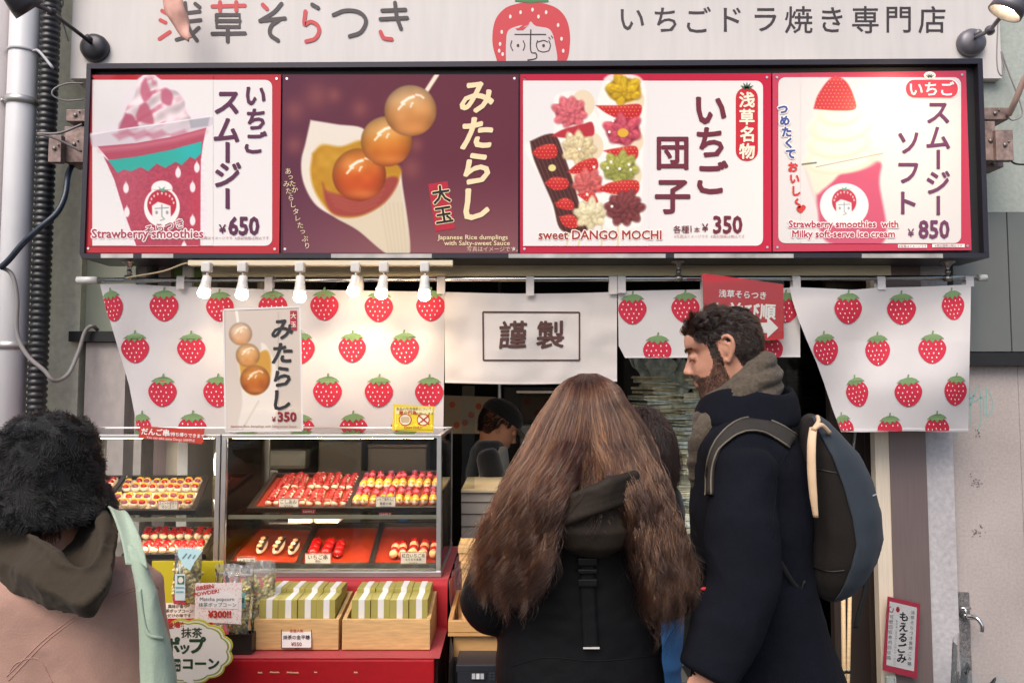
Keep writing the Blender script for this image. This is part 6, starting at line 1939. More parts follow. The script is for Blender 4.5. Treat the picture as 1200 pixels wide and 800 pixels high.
skin = mat('skin_light', hexc('c68f76'), .5, var=.10, vscale=25, var2=.06, v2scale=160, bump=.12, bscale=500, sss=.12)
skin2 = mat('skin_warm', hexc('bd8464'), .5, var=.08, vscale=30, sss=.1)
def limbs(mb, sh, el, wr, r=(.05, .042, .03)):
    mb.tube([sh, sh.lerp(el, .5), el, el.lerp(wr, .4), wr], [r[0], r[0] * .95, r[1], r[1] * .95, r[2] * .9], 16, 0, 20)
def legs(mb, hips, feet, r=(.085, .055, .042), mid=None):
    for h, f in zip(hips, feet):
        k = h.lerp(f, .5) + (mid or Vector((0, 0, 0)))
        mb.tube([h, h.lerp(k, .5), k, k.lerp(f, .4), f], [r[0], r[0] * .9, r[1], r[1] * .95, r[2]], 16, 0, 20)
def shoes(parent, feet, F, m):
    for f in feet:
        b = Vector((f.x, f.y, .0))
        L = ZU.cross(F)
        mb = MB().loft([sring(b + F * t + ZU * (h * .5 + .004), L * w, ZU * (h * .5), 2.6, 20) for t, w, h in ((-.075, .02, .05), (-.06, .036, .08), (0, .038, .09), (.06, .043, .065), (.13, .043, .05), (.165, .03, .04), (.18, .01, .02))])
        mb.build('shoe', m, parent)

# ------------------------------------------------------------------ hair
def hair_mat(name, melanin, redness, rough=.32, rnd=.25, tint=(1, 1, 1, 1), radial=.35, color=None):
    if name in MATS: return MATS[name]
    m = bpy.data.materials.new(name)
    m.use_nodes = True
    nt = m.node_tree
    nt.nodes.remove(nt.nodes["Principled BSDF"])
    h = nt.nodes.new("ShaderNodeBsdfHairPrincipled")
    if color:
        h.parametrization = 'COLOR'
        h.inputs['Color'].default_value = (*color, 1)
    else:
        h.parametrization = 'MELANIN'
        h.inputs['Melanin'].default_value = melanin
        h.inputs['Melanin Redness'].default_value = redness
        h.inputs['Tint'].default_value = tint
        h.inputs['Random Color'].default_value = rnd
    h.inputs['Roughness'].default_value = rough
    h.inputs['Radial Roughness'].default_value = radial
    h.inputs['Random Roughness'].default_value = .2
    nt.links.new(h.outputs[0], nt.nodes["Material Output"].inputs[0])
    MATS[name] = m
    return m
def strands(name, pts, r0, r1, m, parent):
    """pts: (N, K, 3) world coordinates"""
    N, K, _ = pts.shape
    hc = bpy.data.hair_curves.new(name)
    hc.add_curves([K] * N)
    base = np.array(W[parent])
    hc.attributes['position'].data.foreach_set('vector', (pts - base).astype(np.float32).ravel())
    a = hc.attributes.get('radius') or hc.attributes.new('radius', 'FLOAT', 'POINT')
    prof = r0 + (r1 - r0) * np.linspace(0, 1, K) ** 1.6
    a.data.foreach_set('value', np.tile(prof, N).astype(np.float32))
    o = bpy.data.objects.new(name, hc)
    col.objects.link(o)
    o.parent = parent
    W[o] = W[parent]
    hc.materials.append(m)
    return o
def sample(me, n, mask, rs):
    """random points on a mesh where mask(points) holds, with normals"""
    me.calc_loop_triangles()
    t = np.empty(len(me.loop_triangles) * 3, int); me.loop_triangles.foreach_get('vertices', t); t = t.reshape(-1, 3)
    co = np.empty(len(me.vertices) * 3); me.vertices.foreach_get('co', co); co = co.reshape(-1, 3)
    a, b, c = co[t[:, 0]], co[t[:, 1]], co[t[:, 2]]
    cen = (a + b + c) / 3
    ok = mask(cen)
    a, b, c = a[ok], b[ok], c[ok]
    nr = np.cross(b - a, c - a)
    ar = np.linalg.norm(nr, axis=1)
    i = rs.choice(len(a), n, p=ar / ar.sum())
    u, v = rs.rand(n), rs.rand(n)
    s = u + v > 1
    u[s], v[s] = 1 - u[s], 1 - v[s]
    p = a[i] + (b[i] - a[i]) * u[:, None] + (c[i] - a[i]) * v[:, None]
    return p, nr[i] / np.maximum(ar[i], 1e-12)[:, None]
def clump_of(p, k, rs):
    cen = p[rs.choice(len(p), k, replace=False)]
    out = np.empty(len(p), int)
    for s in range(0, len(p), 2000):
        d_ = ((p[s:s + 2000, None, :] - cen[None]) ** 2).sum(-1)
        out[s:s + 2000] = d_.argmin(1)
    return out, cen
def unit(a): return a / np.maximum(np.linalg.norm(a, axis=-1, keepdims=True), 1e-9)

def fabric(name, h, rough=.9, sheen=.3, bscale=500, bump=.5, var=.12, vscale=10, var2=.12, v2scale=300, **k):
    return mat(name, hexc(h) if isinstance(h, str) else h, rough, sheen=sheen, bump=bump, bscale=bscale, var=var, vscale=vscale, var2=var2, v2scale=v2scale, spec=.14, **k)

# ================================================================== the man with the backpack
YM = 1.92
MF = Vector((-math.cos(R(16)), math.sin(R(16)), 0))
ML = ZU.cross(MF)
mc = P(885, 700, YM)
base = Vector((mc.x, YM, 0))
man = empty('person', base, 'bearded man in a navy coat and grey scarf with a black backpack', 'person')
HM = Frame(P(850, 414, YM), (-math.cos(R(22)), math.sin(R(22))), R(17))
torso = [(478, 838, 905, .085), (500, 826, 925, .17), (520, 816, 934, .205), (545, 813, 940, .215), (600, 812, 944, .21), (660, 813, 948, .20), (720, 815, 960, .205), (800, 816, 985, .225), (880, 814, 1000, .235)]
def trings(tb, Y, F, L, grow=0.0, p=2.3, n=40):
    out = []
    for py, xl, xr, hl in tb:
        c = P((xl + xr) / 2, py, Y)
        hf = (xr - xl) / 2 / FPX * Y + grow
        out.append(sring(c, F * hf, L * (hl + grow), p, n))
    return out
shL, elL, wrL = P(873, 545, 1.72), P(868, 684, 1.66), P(826, 792, 1.61)
shR, elR, wrR = P(868, 545, 2.13), P(864, 700, 2.2), P(838, 800, 2.14)
feetM = [base + ML * .11 + ZU * .09, base - ML * .11 + ZU * .09]
bm_ = MB()
head(bm_, HM)
bm_.tube([HM(-.02, 0, -.03), P(868, 478, YM), P(872, 520, YM)], [.06, .058, .07], 20, 0, 10)
bm_.loft(trings(torso[1:], YM, MF, ML, -.035))
bm_.loft(trings([(860, 830, 970, .18), (900, 835, 960, .16)], YM, MF, ML, -.03))
for a, b, c in ((shL, elL, wrL), (shR, elR, wrR)): limbs(bm_, a, b, c)
hd = (wrL - elL).normalized()
hand(bm_, wrL + hd * .02, (hd * .6 - ZU * .8), (ZU.cross(hd) * 0 + (base - wrL).normalized()), MF, 1.05, .45)
hd = (wrR - elR).normalized()
hand(bm_, wrR + hd * .02, (hd * .6 - ZU * .8), (base - wrR).normalized(), MF, 1.05, .45)
legs(bm_, [base + ML * .1 + ZU * .86, base - ML * .1 + ZU * .86], feetM)
bodym = remesh(bm_, .0036, 3, 'body')
link('body', bodym, [skin, mat('scalp_dark', hexc('33251f'), .6), mat('stubble_skin', hexc('7d5a49'), .6, var=.15, vscale=60)], man)
W_man_skin = bodym
def man_scalp(p):
    q = HM.local(p)
    f, l, u = q[:, 0], q[:, 1], q[:, 2]
    hl = np.interp(f, [-.11, -.06, -.035, -.016, .012, .03, .05, .07, .1], [-.06, -.062, -.05, .034, .026, .03, .047, .07, .082])
    side = (f > .008) & (f < .03) & (u > -.03) & (np.abs(l) > .05)
    return ((u > hl) | side) & (u > -.09) & (np.abs(l) < .079)
off0 = np.array(W[man])
def shift_mask(fn): return lambda p: fn(p + off0)
rs = np.random.RandomState(3)
pr, nr = sample(bodym, 15000, shift_mask(man_scalp), rs)
pr = pr + off0
q = HM.local(pr)
fA, lA, uA = (np.array(v) for v in (HM.f, HM.l, HM.u))
top = np.clip((q[:, 2] - .03) / .06, 0, 1) * np.clip((q[:, 0] + .06) / .08, .25, 1)
front = np.clip((q[:, 0] - .04) / .04, 0, 1) * top
L_ = .010 + .021 * top + .012 * front
L_ *= np.clip(1 + .25 * rs.randn(len(pr)), .5, 1.6)
cl, cen = clump_of(pr, 420, rs)
cr = rs.randn(420, 3)
comb = -fA[None] * (.75 + .2 * rs.rand(len(pr), 1)) + uA * np.clip(front * .9, 0, 1)[:, None] * .9 + lA * np.sign(q[:, 1:2]) * .1 - uA * (1 - top)[:, None] * .65
comb = comb + cr[cl] * (.16 + .2 * top)[:, None]
K = 12
pts = np.zeros((len(pr), K, 3))
pts[:, 0] = pr - nr * .002
d_ = unit(nr * (.75 + .5 * top[:, None]) + comb * .6)
ph = rs.rand(420) * 6.28
for k in range(1, K):
    t = k / (K - 1)
    d_ = unit(d_ + comb * .24 - np.array([0, 0, 1]) * .05 + .06 * rs.randn(len(pr), 3))
    sd = unit(np.cross(d_, cr[cl]))
    curlv = sd * np.sin(ph[cl] + t * 5.5)[:, None] * (.2 + .28 * top)[:, None]
    pts[:, k] = pts[:, k - 1] + (d_ + curlv) * (L_ / K)[:, None]
# tips gather into locks
tipc = np.zeros((420, K, 3)); cnt = np.bincount(cl, minlength=420)[:, None]
for k in range(K):
    for ax in range(3): tipc[:, k, ax] = np.bincount(cl, pts[:, k, ax], 420) / np.maximum(cnt[:, 0], 1)
w_ = (np.linspace(0, 1, K) ** 1.2)[None, :, None] * (.18 + .3 * top)[:, None, None]
pts = pts * (1 - w_) + tipc[cl] * w_
strands('hair', pts, .00055, .00025, hair_mat('hair_man', .88, .42, .3, .3), man)
def paint_skin(me, mask, idx, off):
    c = np.array([tuple(p.center) for p in me.polygons]) + off
    for i in np.nonzero(mask(c))[0]: me.polygons[int(i)].material_index = idx
def beard_mask(p):
    q = HM.local(p)
    f, l, u = q[:, 0], q[:, 1], q[:, 2]
    up = np.interp(f, [-.004, .012, .03, .05, .07, .082, .1], [.03, .02, -.02, -.045, -.043, -.032, -.030])
    lips = (f > .083) & (u > -.062) & (u < -.044) & (np.abs(l) < .022)
    return (u < up) & (f > np.interp(u, [-.125, -.09, -.05, 0], [.0, -.0, .005, .008])) & (u > -.128) & ~lips & (np.abs(l) < .068)
paint_skin(bodym, man_scalp, 1, off0)
paint_skin(bodym, beard_mask, 2, off0)
pr, nr = sample(bodym, 6500, shift_mask(beard_mask), rs)
pr = pr + off0
K = 5
pts = np.zeros((len(pr), K, 3)); pts[:, 0] = pr - nr * .001
dn = unit(nr * .5 - uA * .7 + fA * .15 + .25 * rs.randn(len(pr), 3))
Lb = .0035 + .0045 * rs.rand(len(pr))
for k in range(1, K): pts[:, k] = pts[:, k - 1] + unit(dn - uA * .1 * k) * (Lb / (K - 1))[:, None]
strands('beard', pts, .0004, .0002, hair_mat('beard_man', .82, .45, .4), man)
for s in (-1, 1):
    n_ = 170
    x = rs.rand(n_)
    pts = np.zeros((n_, 4, 3))
    for i in range(n_):
        t = x[i]
        p0 = HM(.0905 - .022 * t * t, s * (.012 + .034 * t), .030 + .006 * math.sin(t * 2.4) + rs.uniform(-.0035, .0035))
        dr = (HM.l * s * .8 + HM.u * (.35 - .6 * t) + HM.f * .25).normalized()
        for k in range(4): pts[i, k] = np.array(p0 + dr * (.009 * k / 3) + HM.f * .0015)
    strands('eyebrow', pts, .0004, .0002, hair_mat('beard_man', .9, .35), man)
    MB().tube([H_ for H_ in [HM(.0865, s * .018, .0075), HM(.0895, s * .026, .0045), HM(.0885, s * .034, .0045), HM(.083, s * .042, .0075)]], [.0007, .0012, .0012, .0007], 6, 0, 12).build('eyelash', black, man)
# scarf
scarf_m = fabric('scarf_grey', '564d43', .95, .1, 260, 1.0, .1, 12, .3, 120)
sm = MB()
def neckring(k, rx, ry, z0, tilt, ph0):
    pts = []
    for j in range(15):
        a = 2 * math.pi * j / 14
        c = P(866, 470, YM)
        pts.append(c + MF * (rx * math.cos(a) + .008) + ML * (ry * math.sin(a)) + ZU * (z0 - tilt * math.cos(a) + .006 * math.sin(3 * a + ph0)))
    return pts
sm.tube(neckring(0, .076, .080, .040, .066, 0), .019, 14, 0, 60, flat=1.35)
sm.tube(neckring(1, .088, .090, .012, .066, 2), .022, 14, 0, 60, flat=1.3)
sm.tube(neckring(2, .086, .09, -.012, .05, 4), .024, 14, 0, 60, flat=1.2)
sm.tube([P(842, 486, 1.87), P(828, 500, 1.86), P(820, 520, 1.87), P(817, 548, 1.89), P(819, 590, 1.91)], [.022, .026, .026, .022, .014], 14, 0, 24)
scm = wrinkle(remesh(sm, .0042, 2, 'scarf'), lambda v: .0042 * ridge(v, 6, 6, 30, 1) + .0025 * ns(v, 18, 18, 50) + .0006 * math.sin(v.z * 900 + v.x * 500))
link('scarf', scm, scarf_m, man)
# coat
navy = fabric('coat_navy', (.0058, .0066, .0112), .95, .0, 420, .6, .2, 9, .6, 700)
cm_ = MB()
cm_.loft(trings(torso, YM, MF, ML))
def sleeve(mb, sh, el, wr, r):
    mb.tube([sh + (sh - el).normalized() * .03, sh, sh.lerp(el, .5), el, el.lerp(wr, .5), wr], [r[0] * .7, r[0], r[1], r[2], r[3], r[4]], 22, 0, 30)
sleeve(cm_, shL, elL, wrL, (.074, .080, .082, .074, .062))
sleeve(cm_, shR, elR, wrR, (.078, .080, .078, .070, .060))
cm_.ell(shL + Vector((0, .06, .02)), .085, .085, .075, 18, 12)
cm_.ell(shR - Vector((0, .06, -.02)), .085, .085, .075, 18, 12)
def coat_w(v):
    e = math.exp(-((v - elL).length / .13) ** 2)
    return .005 * ns(v, 6, 6, 6, 2) + .0075 * (ridge(v, 5, 5, 6, 4) - .5) + e * .011 * (ridge(v, 6, 6, 12, 9) - .5) + .0012 * ns(v, 40, 40, 40, 1)
ctm = wrinkle(remesh(cm_, .0075, 6, 'coat'), coat_w)
ctb = bvh_of(ctm)
# raised collar
col_ = MB()
def colr(k):
    z, rf, rl, dx = ((-.02, .10, .135, 0), (.03, .098, .112, .004), (.066, .098, .104, .010), (.072, .106, .112, .012), (.04, .118, .126, .008), (.0, .132, .145, .0), (-.022, .13, .15, -.004))[k]
    c = P(874, 488, YM)
    out = []
    for j in range(40):
        a = 2 * math.pi * j / 40
        ca = math.cos(a)
        zz = z + .012 * math.sin(2 * a) * (z > .02) - (.035 * max(0, ca) ** 2 if z > 0 else 0)
        out.append(c + MF * (rf * ca + dx * ca) + ML * (rl * math.sin(a)) + ZU * zz)
    return out
col_.loft([colr(k) for k in range(7)], cap=False)
colm = col_.mesh('collar')
link('coat', ctm, navy, man)
o = link('collar', wrinkle(colm, lambda v: .004 * ns(v, 16, 16, 16)), navy, [c for c in man.children if c.name.startswith('coat')][0])
s_ = o.modifiers.new('thick', 'SOLIDIFY'); s_.thickness = .006; s_.offset = 0
s_ = o.modifiers.new('sub', 'SUBSURF'); s_.levels = 1; s_.render_levels = 1
coat_o = [c for c in man.children if c.name.startswith('coat')][0]
m = seam(ctb, [(935, 515), (915, 545), (908, 590), (905, 630)], .0016, -.0004)
m.build('sleeve_seam', navy, coat_o)
m = MB().ell(on(ctb, 826, 690, .001) or P(826, 690, 1.6), .009, .003, .004)
m.build('red_tag', mat('tag_red', hexc('b0242a'), .6), coat_o)
tr_ = MB()
legs(tr_, [base + ML * .1 + ZU * .9, base - ML * .1 + ZU * .9], feetM, (.1, .075, .065))
link('trousers', remesh(tr_, .01, 4, 'trousers'), fabric('trousers_dark', (.012, .012, .014)), man)
shoes(man, feetM, MF, mat('shoe_black', (.015, .015, .015), .4))

# backpack, worn on the back
pk = empty('backpack', P(985, 690, YM), 'black and slate backpack with a beige handle strap on the navy coat', 'backpack')
pkm = fabric('pack_black', hexc('201c1a'), .75, .05, 300, .35, .1, 12, .15, 500)
pks = fabric('pack_slate', hexc('343b43'), .7, .05, 300, .35, .1, 12, .12, 500)
RB = [(487, 946, 957, .04), (494, 942, 967, .075), (508, 940, 979, .10), (530, 941, 996, .12), (560, 944, 1011, .13), (595, 948, 1021, .135), (625, 950, 1023, .135), (650, 951, 1016, .13), (672, 953, 1004, .115), (688, 957, 992, .09), (695, 962, 984, .06)]
BF, BL = MF, ML
def pring(tb, grow=0):
    out = []
    for py, xl, xr, hl in tb:
        c = P((xl + xr) / 2, py, YM - .03)
        hf = (xr - xl) / 2 / FPX * YM + grow
        ring = []
        for j in range(44):
            a = 2 * math.pi * j / 44
            ca, sa = math.cos(a), math.sin(a)
            k = (abs(ca) ** 2.8 + abs(sa) ** 2.8) ** (-1 / 2.8)
            ff, ll = hf * ca * k, (hl + grow) * sa * k
            if ca < 0: ll *= 1 - .28 * (-ca) ** 1.5      # narrows to the outside
            ring.append(c + BF * ff + BL * ll)
        out.append(ring)
    return out
pkme = remesh(MB().loft(pring(RB)), .006, 5, 'bag')
def pk_w(v): return .006 * ridge(v, 9, 9, 5, 3) + .003 * ns(v, 22, 22, 14) 
wrinkle(pkme, pk_w)
pkme.materials.clear()
link('bag', pkme, pkm, pk)
sl_ = MB()
RB2 = []
for i in range(len(RB) * 4 - 3):
    t = i / 4; k = min(int(t), len(RB) - 2); t -= k
    RB2.append([RB[k][q] * (1 - t) + RB[k + 1][q] * t for q in range(4)])
def slate(u, v):
    row = RB2[round(v * (len(RB2) - 1))]
    c = P((row[1] + row[2]) / 2, row[0], YM - .03)
    hf = (row[2] - row[1]) / 2 / FPX * YM + .0035
    hl = row[3] + .0035
    a0 = np.interp(v, [0, .12, .3, .6, .85, 1], [70, 78, 88, 98, 92, 82])
    a = R(a0 + (250 - a0) * u)
    ca, sa = math.cos(a), math.sin(a)
    k = (abs(ca) ** 2.8 + abs(sa) ** 2.8) ** (-1 / 2.8)
    ll = hl * sa * k
    if ca < 0: ll *= 1 - .28 * (-ca) ** 1.5
    p_ = c + BF * (hf * ca * k) + BL * ll
    return p_ + (p_ - c).normalized() * (.006 * ridge(p_, 9, 9, 5, 3) + .003 * ns(p_, 22, 22, 14) + .001)
sl_.grid(slate, 40, len(RB2) - 1)
o = sl_.build('back_panel', pks, pk)
s_ = o.modifiers.new('thick', 'SOLIDIFY'); s_.thickness = .003; s_.offset = 0
pkb = BVHTree.FromPolygons([v.co + W[pk] for v in pkme.vertices], [tuple(p.vertices) for p in pkme.polygons])
for pts in ([(948, 548), (970, 552), (992, 556)], [(947, 662), (970, 669), (990, 668)]):
    seam(pkb, pts, .0018, .0002).build('seam', mat('zip_black', (.012, .012, .012), .5), pk)
lo_ = on(pkb, 1024, 579, .006)
if lo_:
    f = Flat(YM, lambda px, py, d: (on(pkb, px, py, .0075 + d) or lo_))
    f.stroke([(1019, 581), (1028, 577)], 1.6, 'b9bcc0', 0, 6)
    f.build('badge', pk)
bei = mat('beige_webbing', hexc('d8b896'), .7, var=.08, vscale=20, bump=.3, bscale=300)
hs = MB()
pth = [P(953, 501, 1.76), P(951, 520, 1.74), P(951, 550, 1.735), P(953, 580, 1.735), P(956, 606, 1.74)]
hs.tube(pth, [.009, .010, .010, .009, .006], 12, 0, 24, flat=.45)
hs.tube([P(953, 503, 1.75), P(962, 498, 1.76), P(972, 507, 1.78)], .006, 10, 0, 10)
hs.tube([P(953, 503, 1.75), P(959, 494, 1.78), P(958, 488, 1.82)], .005, 10, 0, 10)
hs.build('handle_strap', bei, pk)
gst = fabric('strap_grey', hexc('35322f'), .7, .0, 400, .4)
sp = [(834, 580), (835, 548), (844, 522), (864, 504), (888, 500), (915, 511), (945, 533)]
q = catmull([(x, y, 0) for x, y in sp], 40)
rows = []
for i, p in enumerate(q):
    t = (q[min(i + 1, 40)] - q[max(i - 1, 0)]).normalized()
    nn = Vector((-t.y, t.x, 0))
    w = lin([0, .25, .6, 1], [6, 8, 15, 17], i / 40)
    row = []
    for s in (-.5, -.25, 0, .25, .5):
        a = on(ctb, p.x + nn.x * w * s, p.y + nn.y * w * s, .009)
        row.append(a)
    if all(a is not None for a in row): rows.append(row)
k_ = len(rows) - 1
if k_ > 3:
    # keep neighbouring rows together where the coat falls away
    for i in range(1, k_ + 1):
        for j in range(5):
            dlt = rows[i][j] - rows[i - 1][j]
            if dlt.length > .03: rows[i][j] = rows[i - 1][j] + dlt.normalized() * .02
    o = MB().grid(lambda u, v: rows[round(v * k_)][round(u * 4)], 4, k_).build('shoulder_strap', gst, pk)
    s_ = o.modifiers.new('thick', 'SOLIDIFY'); s_.thickness = .008
    for j in (0, 4):
        MB().tube([r_[j] for r_ in rows], .0022, 8).build('piping', mat('piping_beige', hexc('665d51'), .7), o)
for pts in ([P(1018, 655, 1.86), P(1014, 690, 1.84), P(1006, 720, 1.85), P(1003, 735, 1.86)], [P(943, 680, 1.74), P(935, 690, 1.74), P(915, 660, 1.69), P(905, 640, 1.68)]):
    MB().tube(pts, .006, 8, 0, 16, flat=.4).build('webbing', mat('webbing_black', (.012, .012, .012), .7), pk)

# ================================================================== the woman with long hair
YWm = 1.74
wb = P(680, 700, YWm); wbase = Vector((wb.x, YWm, 0))
wom = empty('person', wbase, 'person with very long wavy brown hair in a black hooded coat', 'person')
WF, WL = Vector((0, 1, 0)), Vector((-1, 0, 0))
HWm = Frame(P(690, 507, YWm - .005), (0, 1), R(12))
wt = [(560, 650, 735, .09), (580, 622, 758, .12), (605, 605, 772, .135), (640, 598, 772, .142), (700, 592, 770, .145), (760, 588, 770, .15), (800, 584, 773, .155), (900, 574, 788, .165), (960, 570, 792, .165)]
def fr(tb, Y, grow=0, p=2.4, n=44):
    return [sring(P((a + b) / 2, py, Y), Vector((1, 0, 0)) * ((b - a) / 2 / FPX * Y + grow), Vector((0, 1, 0)) * (d + grow), p, n) for py, a, b, d in tb]
wl = (P(617, 605, YWm), P(577, 703, YWm - .02), P(610, 700, 1.98))
wr_ = (P(762, 605, YWm), P(782, 690, YWm), P(742, 690, 1.98))
feetW = [wbase + Vector((-.1, 0, .09)), wbase + Vector((.1, 0, .09))]
bm_ = MB(); head(bm_, HWm)
bm_.tube([HWm(-.02, 0, -.03), P(690, 565, YWm), P(690, 600, YWm)], [.055, .052, .07], 18, 0, 10)
bm_.loft(fr(wt[1:], YWm, -.03))

for a in (wl, wr_):
    limbs(bm_, *a, r=(.045, .038, .028))
    s_ = 1 if a is wl else -1
    hand(bm_, a[2], Vector((.5 * s_, .8, .1)), Vector((.5 * s_, -.2, .7)), Vector((.2 * s_, .3, .9)), .92, .55)
legs(bm_, [wbase + Vector((-.09, 0, .8)), wbase + Vector((.09, 0, .8))], feetW)
wbm = remesh(bm_, .0045, 3, 'body')
link('body', wbm, [skin, mat('scalp_brown', hexc('3a2218'), .7)], wom)
paint_skin(wbm, lambda p: (HWm.local(p)[:, 2] > -.06) & (HWm.local(p)[:, 0] < .07), 1, np.array(W[wom]))
blk_c = fabric('coat_black', (.0045, .0045, .0055), .6, .0, 90, .25, .2, 6, .2, 500)
cm_ = MB().loft(fr(wt, YWm))
sleeve(cm_, *wl, (.07, .074, .068, .06, .05))
sleeve(cm_, *wr_, (.07, .072, .066, .058, .05))
def wcoat(v):
    e = math.exp(-((v - wl[1]).length / .13) ** 2) + math.exp(-((v - wr_[1]).length / .13) ** 2)
    return .005 * ns(v, 6, 6, 7, 5) + .004 * ridge(v, 4, 4, 12, 6) * (.4 + e) + .0015 * ridge(v, 20, 20, 30, 8)
wcm = wrinkle(remesh(cm_, .0075, 5, 'coat'), wcoat)
wcb = bvh_of(wcm)
link('coat', wcm, blk_c, wom)
wco = [c for c in wom.children if c.name.startswith('coat')][0]
# hood lying on the back
hm = MB()
hr = [(552, 660, 722, .05, 1.66), (566, 640, 742, .075, 1.63), (590, 630, 752, .085, 1.61), (615, 636, 748, .085, 1.60), (634, 652, 735, .07, 1.60), (646, 672, 712, .045, 1.605)]
hm.loft([sring(P((a + b) / 2, py, Y), Vector((1, 0, 0)) * ((b - a) / 2 / FPX * Y), Vector((0, 1, 0)) * d, 2.3, 36) for py, a, b, d, Y in hr])
for k in range(4):
    y0, y1 = 581 + k * 7.5, 563 + k * 8.0
    hm.tube([P(634, y0 + 16, 1.60), P(653, y0 + 8, 1.53), P(690, (y0 + y1) / 2 + 4, 1.497), P(720, y1 + 1, 1.51), P(744, y1 - 6, 1.57)], .0095, 12, 0, 30)
hmm = wrinkle(remesh(hm, .0045, 2, 'hood'), lambda v: .005 * ridge(v, 10, 10, 14, 9) + .003 * ns(v, 24, 24, 24))
hood_m = fabric('hood_brown_black', hexc('2e2721'), .6, .0, 120, .3, .2, 9, .15, 500)
link('hood', hmm, hood_m, wom)
wcb2 = bvh_of(wcm) if False else BVHTree.FromPolygons([v.co + W[wom] for v in wcm.vertices], [tuple(p.vertices) for p in wcm.polygons])
web = mat('webbing_satin', (.007, .007, .008), .7, spec=.12, bump=.3, bscale=400)
o = ribbon_on(wcb2, [(689, 640), (688, 680), (690, 720), (692, 757)], 17, .006).build('strap', web, wco)
s_ = o.modifiers.new('thick', 'SOLIDIFY'); s_.thickness = .004
bk_ = MB()
for y0, y1 in ((652, 660), (664, 669), (676, 684)):
    a = on(wcb2, 688, (y0 + y1) / 2, .013)
    if a: bk_.box((a.x - .02, a.y - .004, a.z - (y1 - y0) * .00095), (a.x + .02, a.y + .004, a.z + (y1 - y0) * .00095), 0, .0025)
bk_.build('buckle', mat('buckle_black', (.008, .008, .008), .35, spec=.25), wco)
a = on(wcb2, 692, 757, .0105)
if a: MB().box((a.x - .017, a.y - .002, a.z - .0015), (a.x + .017, a.y + .001, a.z + .0015)).build('stitching', mat('stitch_white', (.6, .58, .55), .7), wco)
for pts in ([(600, 780), (640, 770), (700, 774), (765, 768)],): seam(wcb2, pts, .0016, -.0003).build('seam', blk_c, wco)
tr_ = MB(); legs(tr_, [wbase + Vector((-.09, 0, .82)), wbase + Vector((.09, 0, .82))], feetW, (.095, .068, .06))
link('trousers', remesh(tr_, .01, 4, 'trousers'), fabric('trousers_dark', (.012, .012, .014)), wom)
shoes(wom, feetW, WF, mat('shoe_black', (.015, .015, .015), .4))

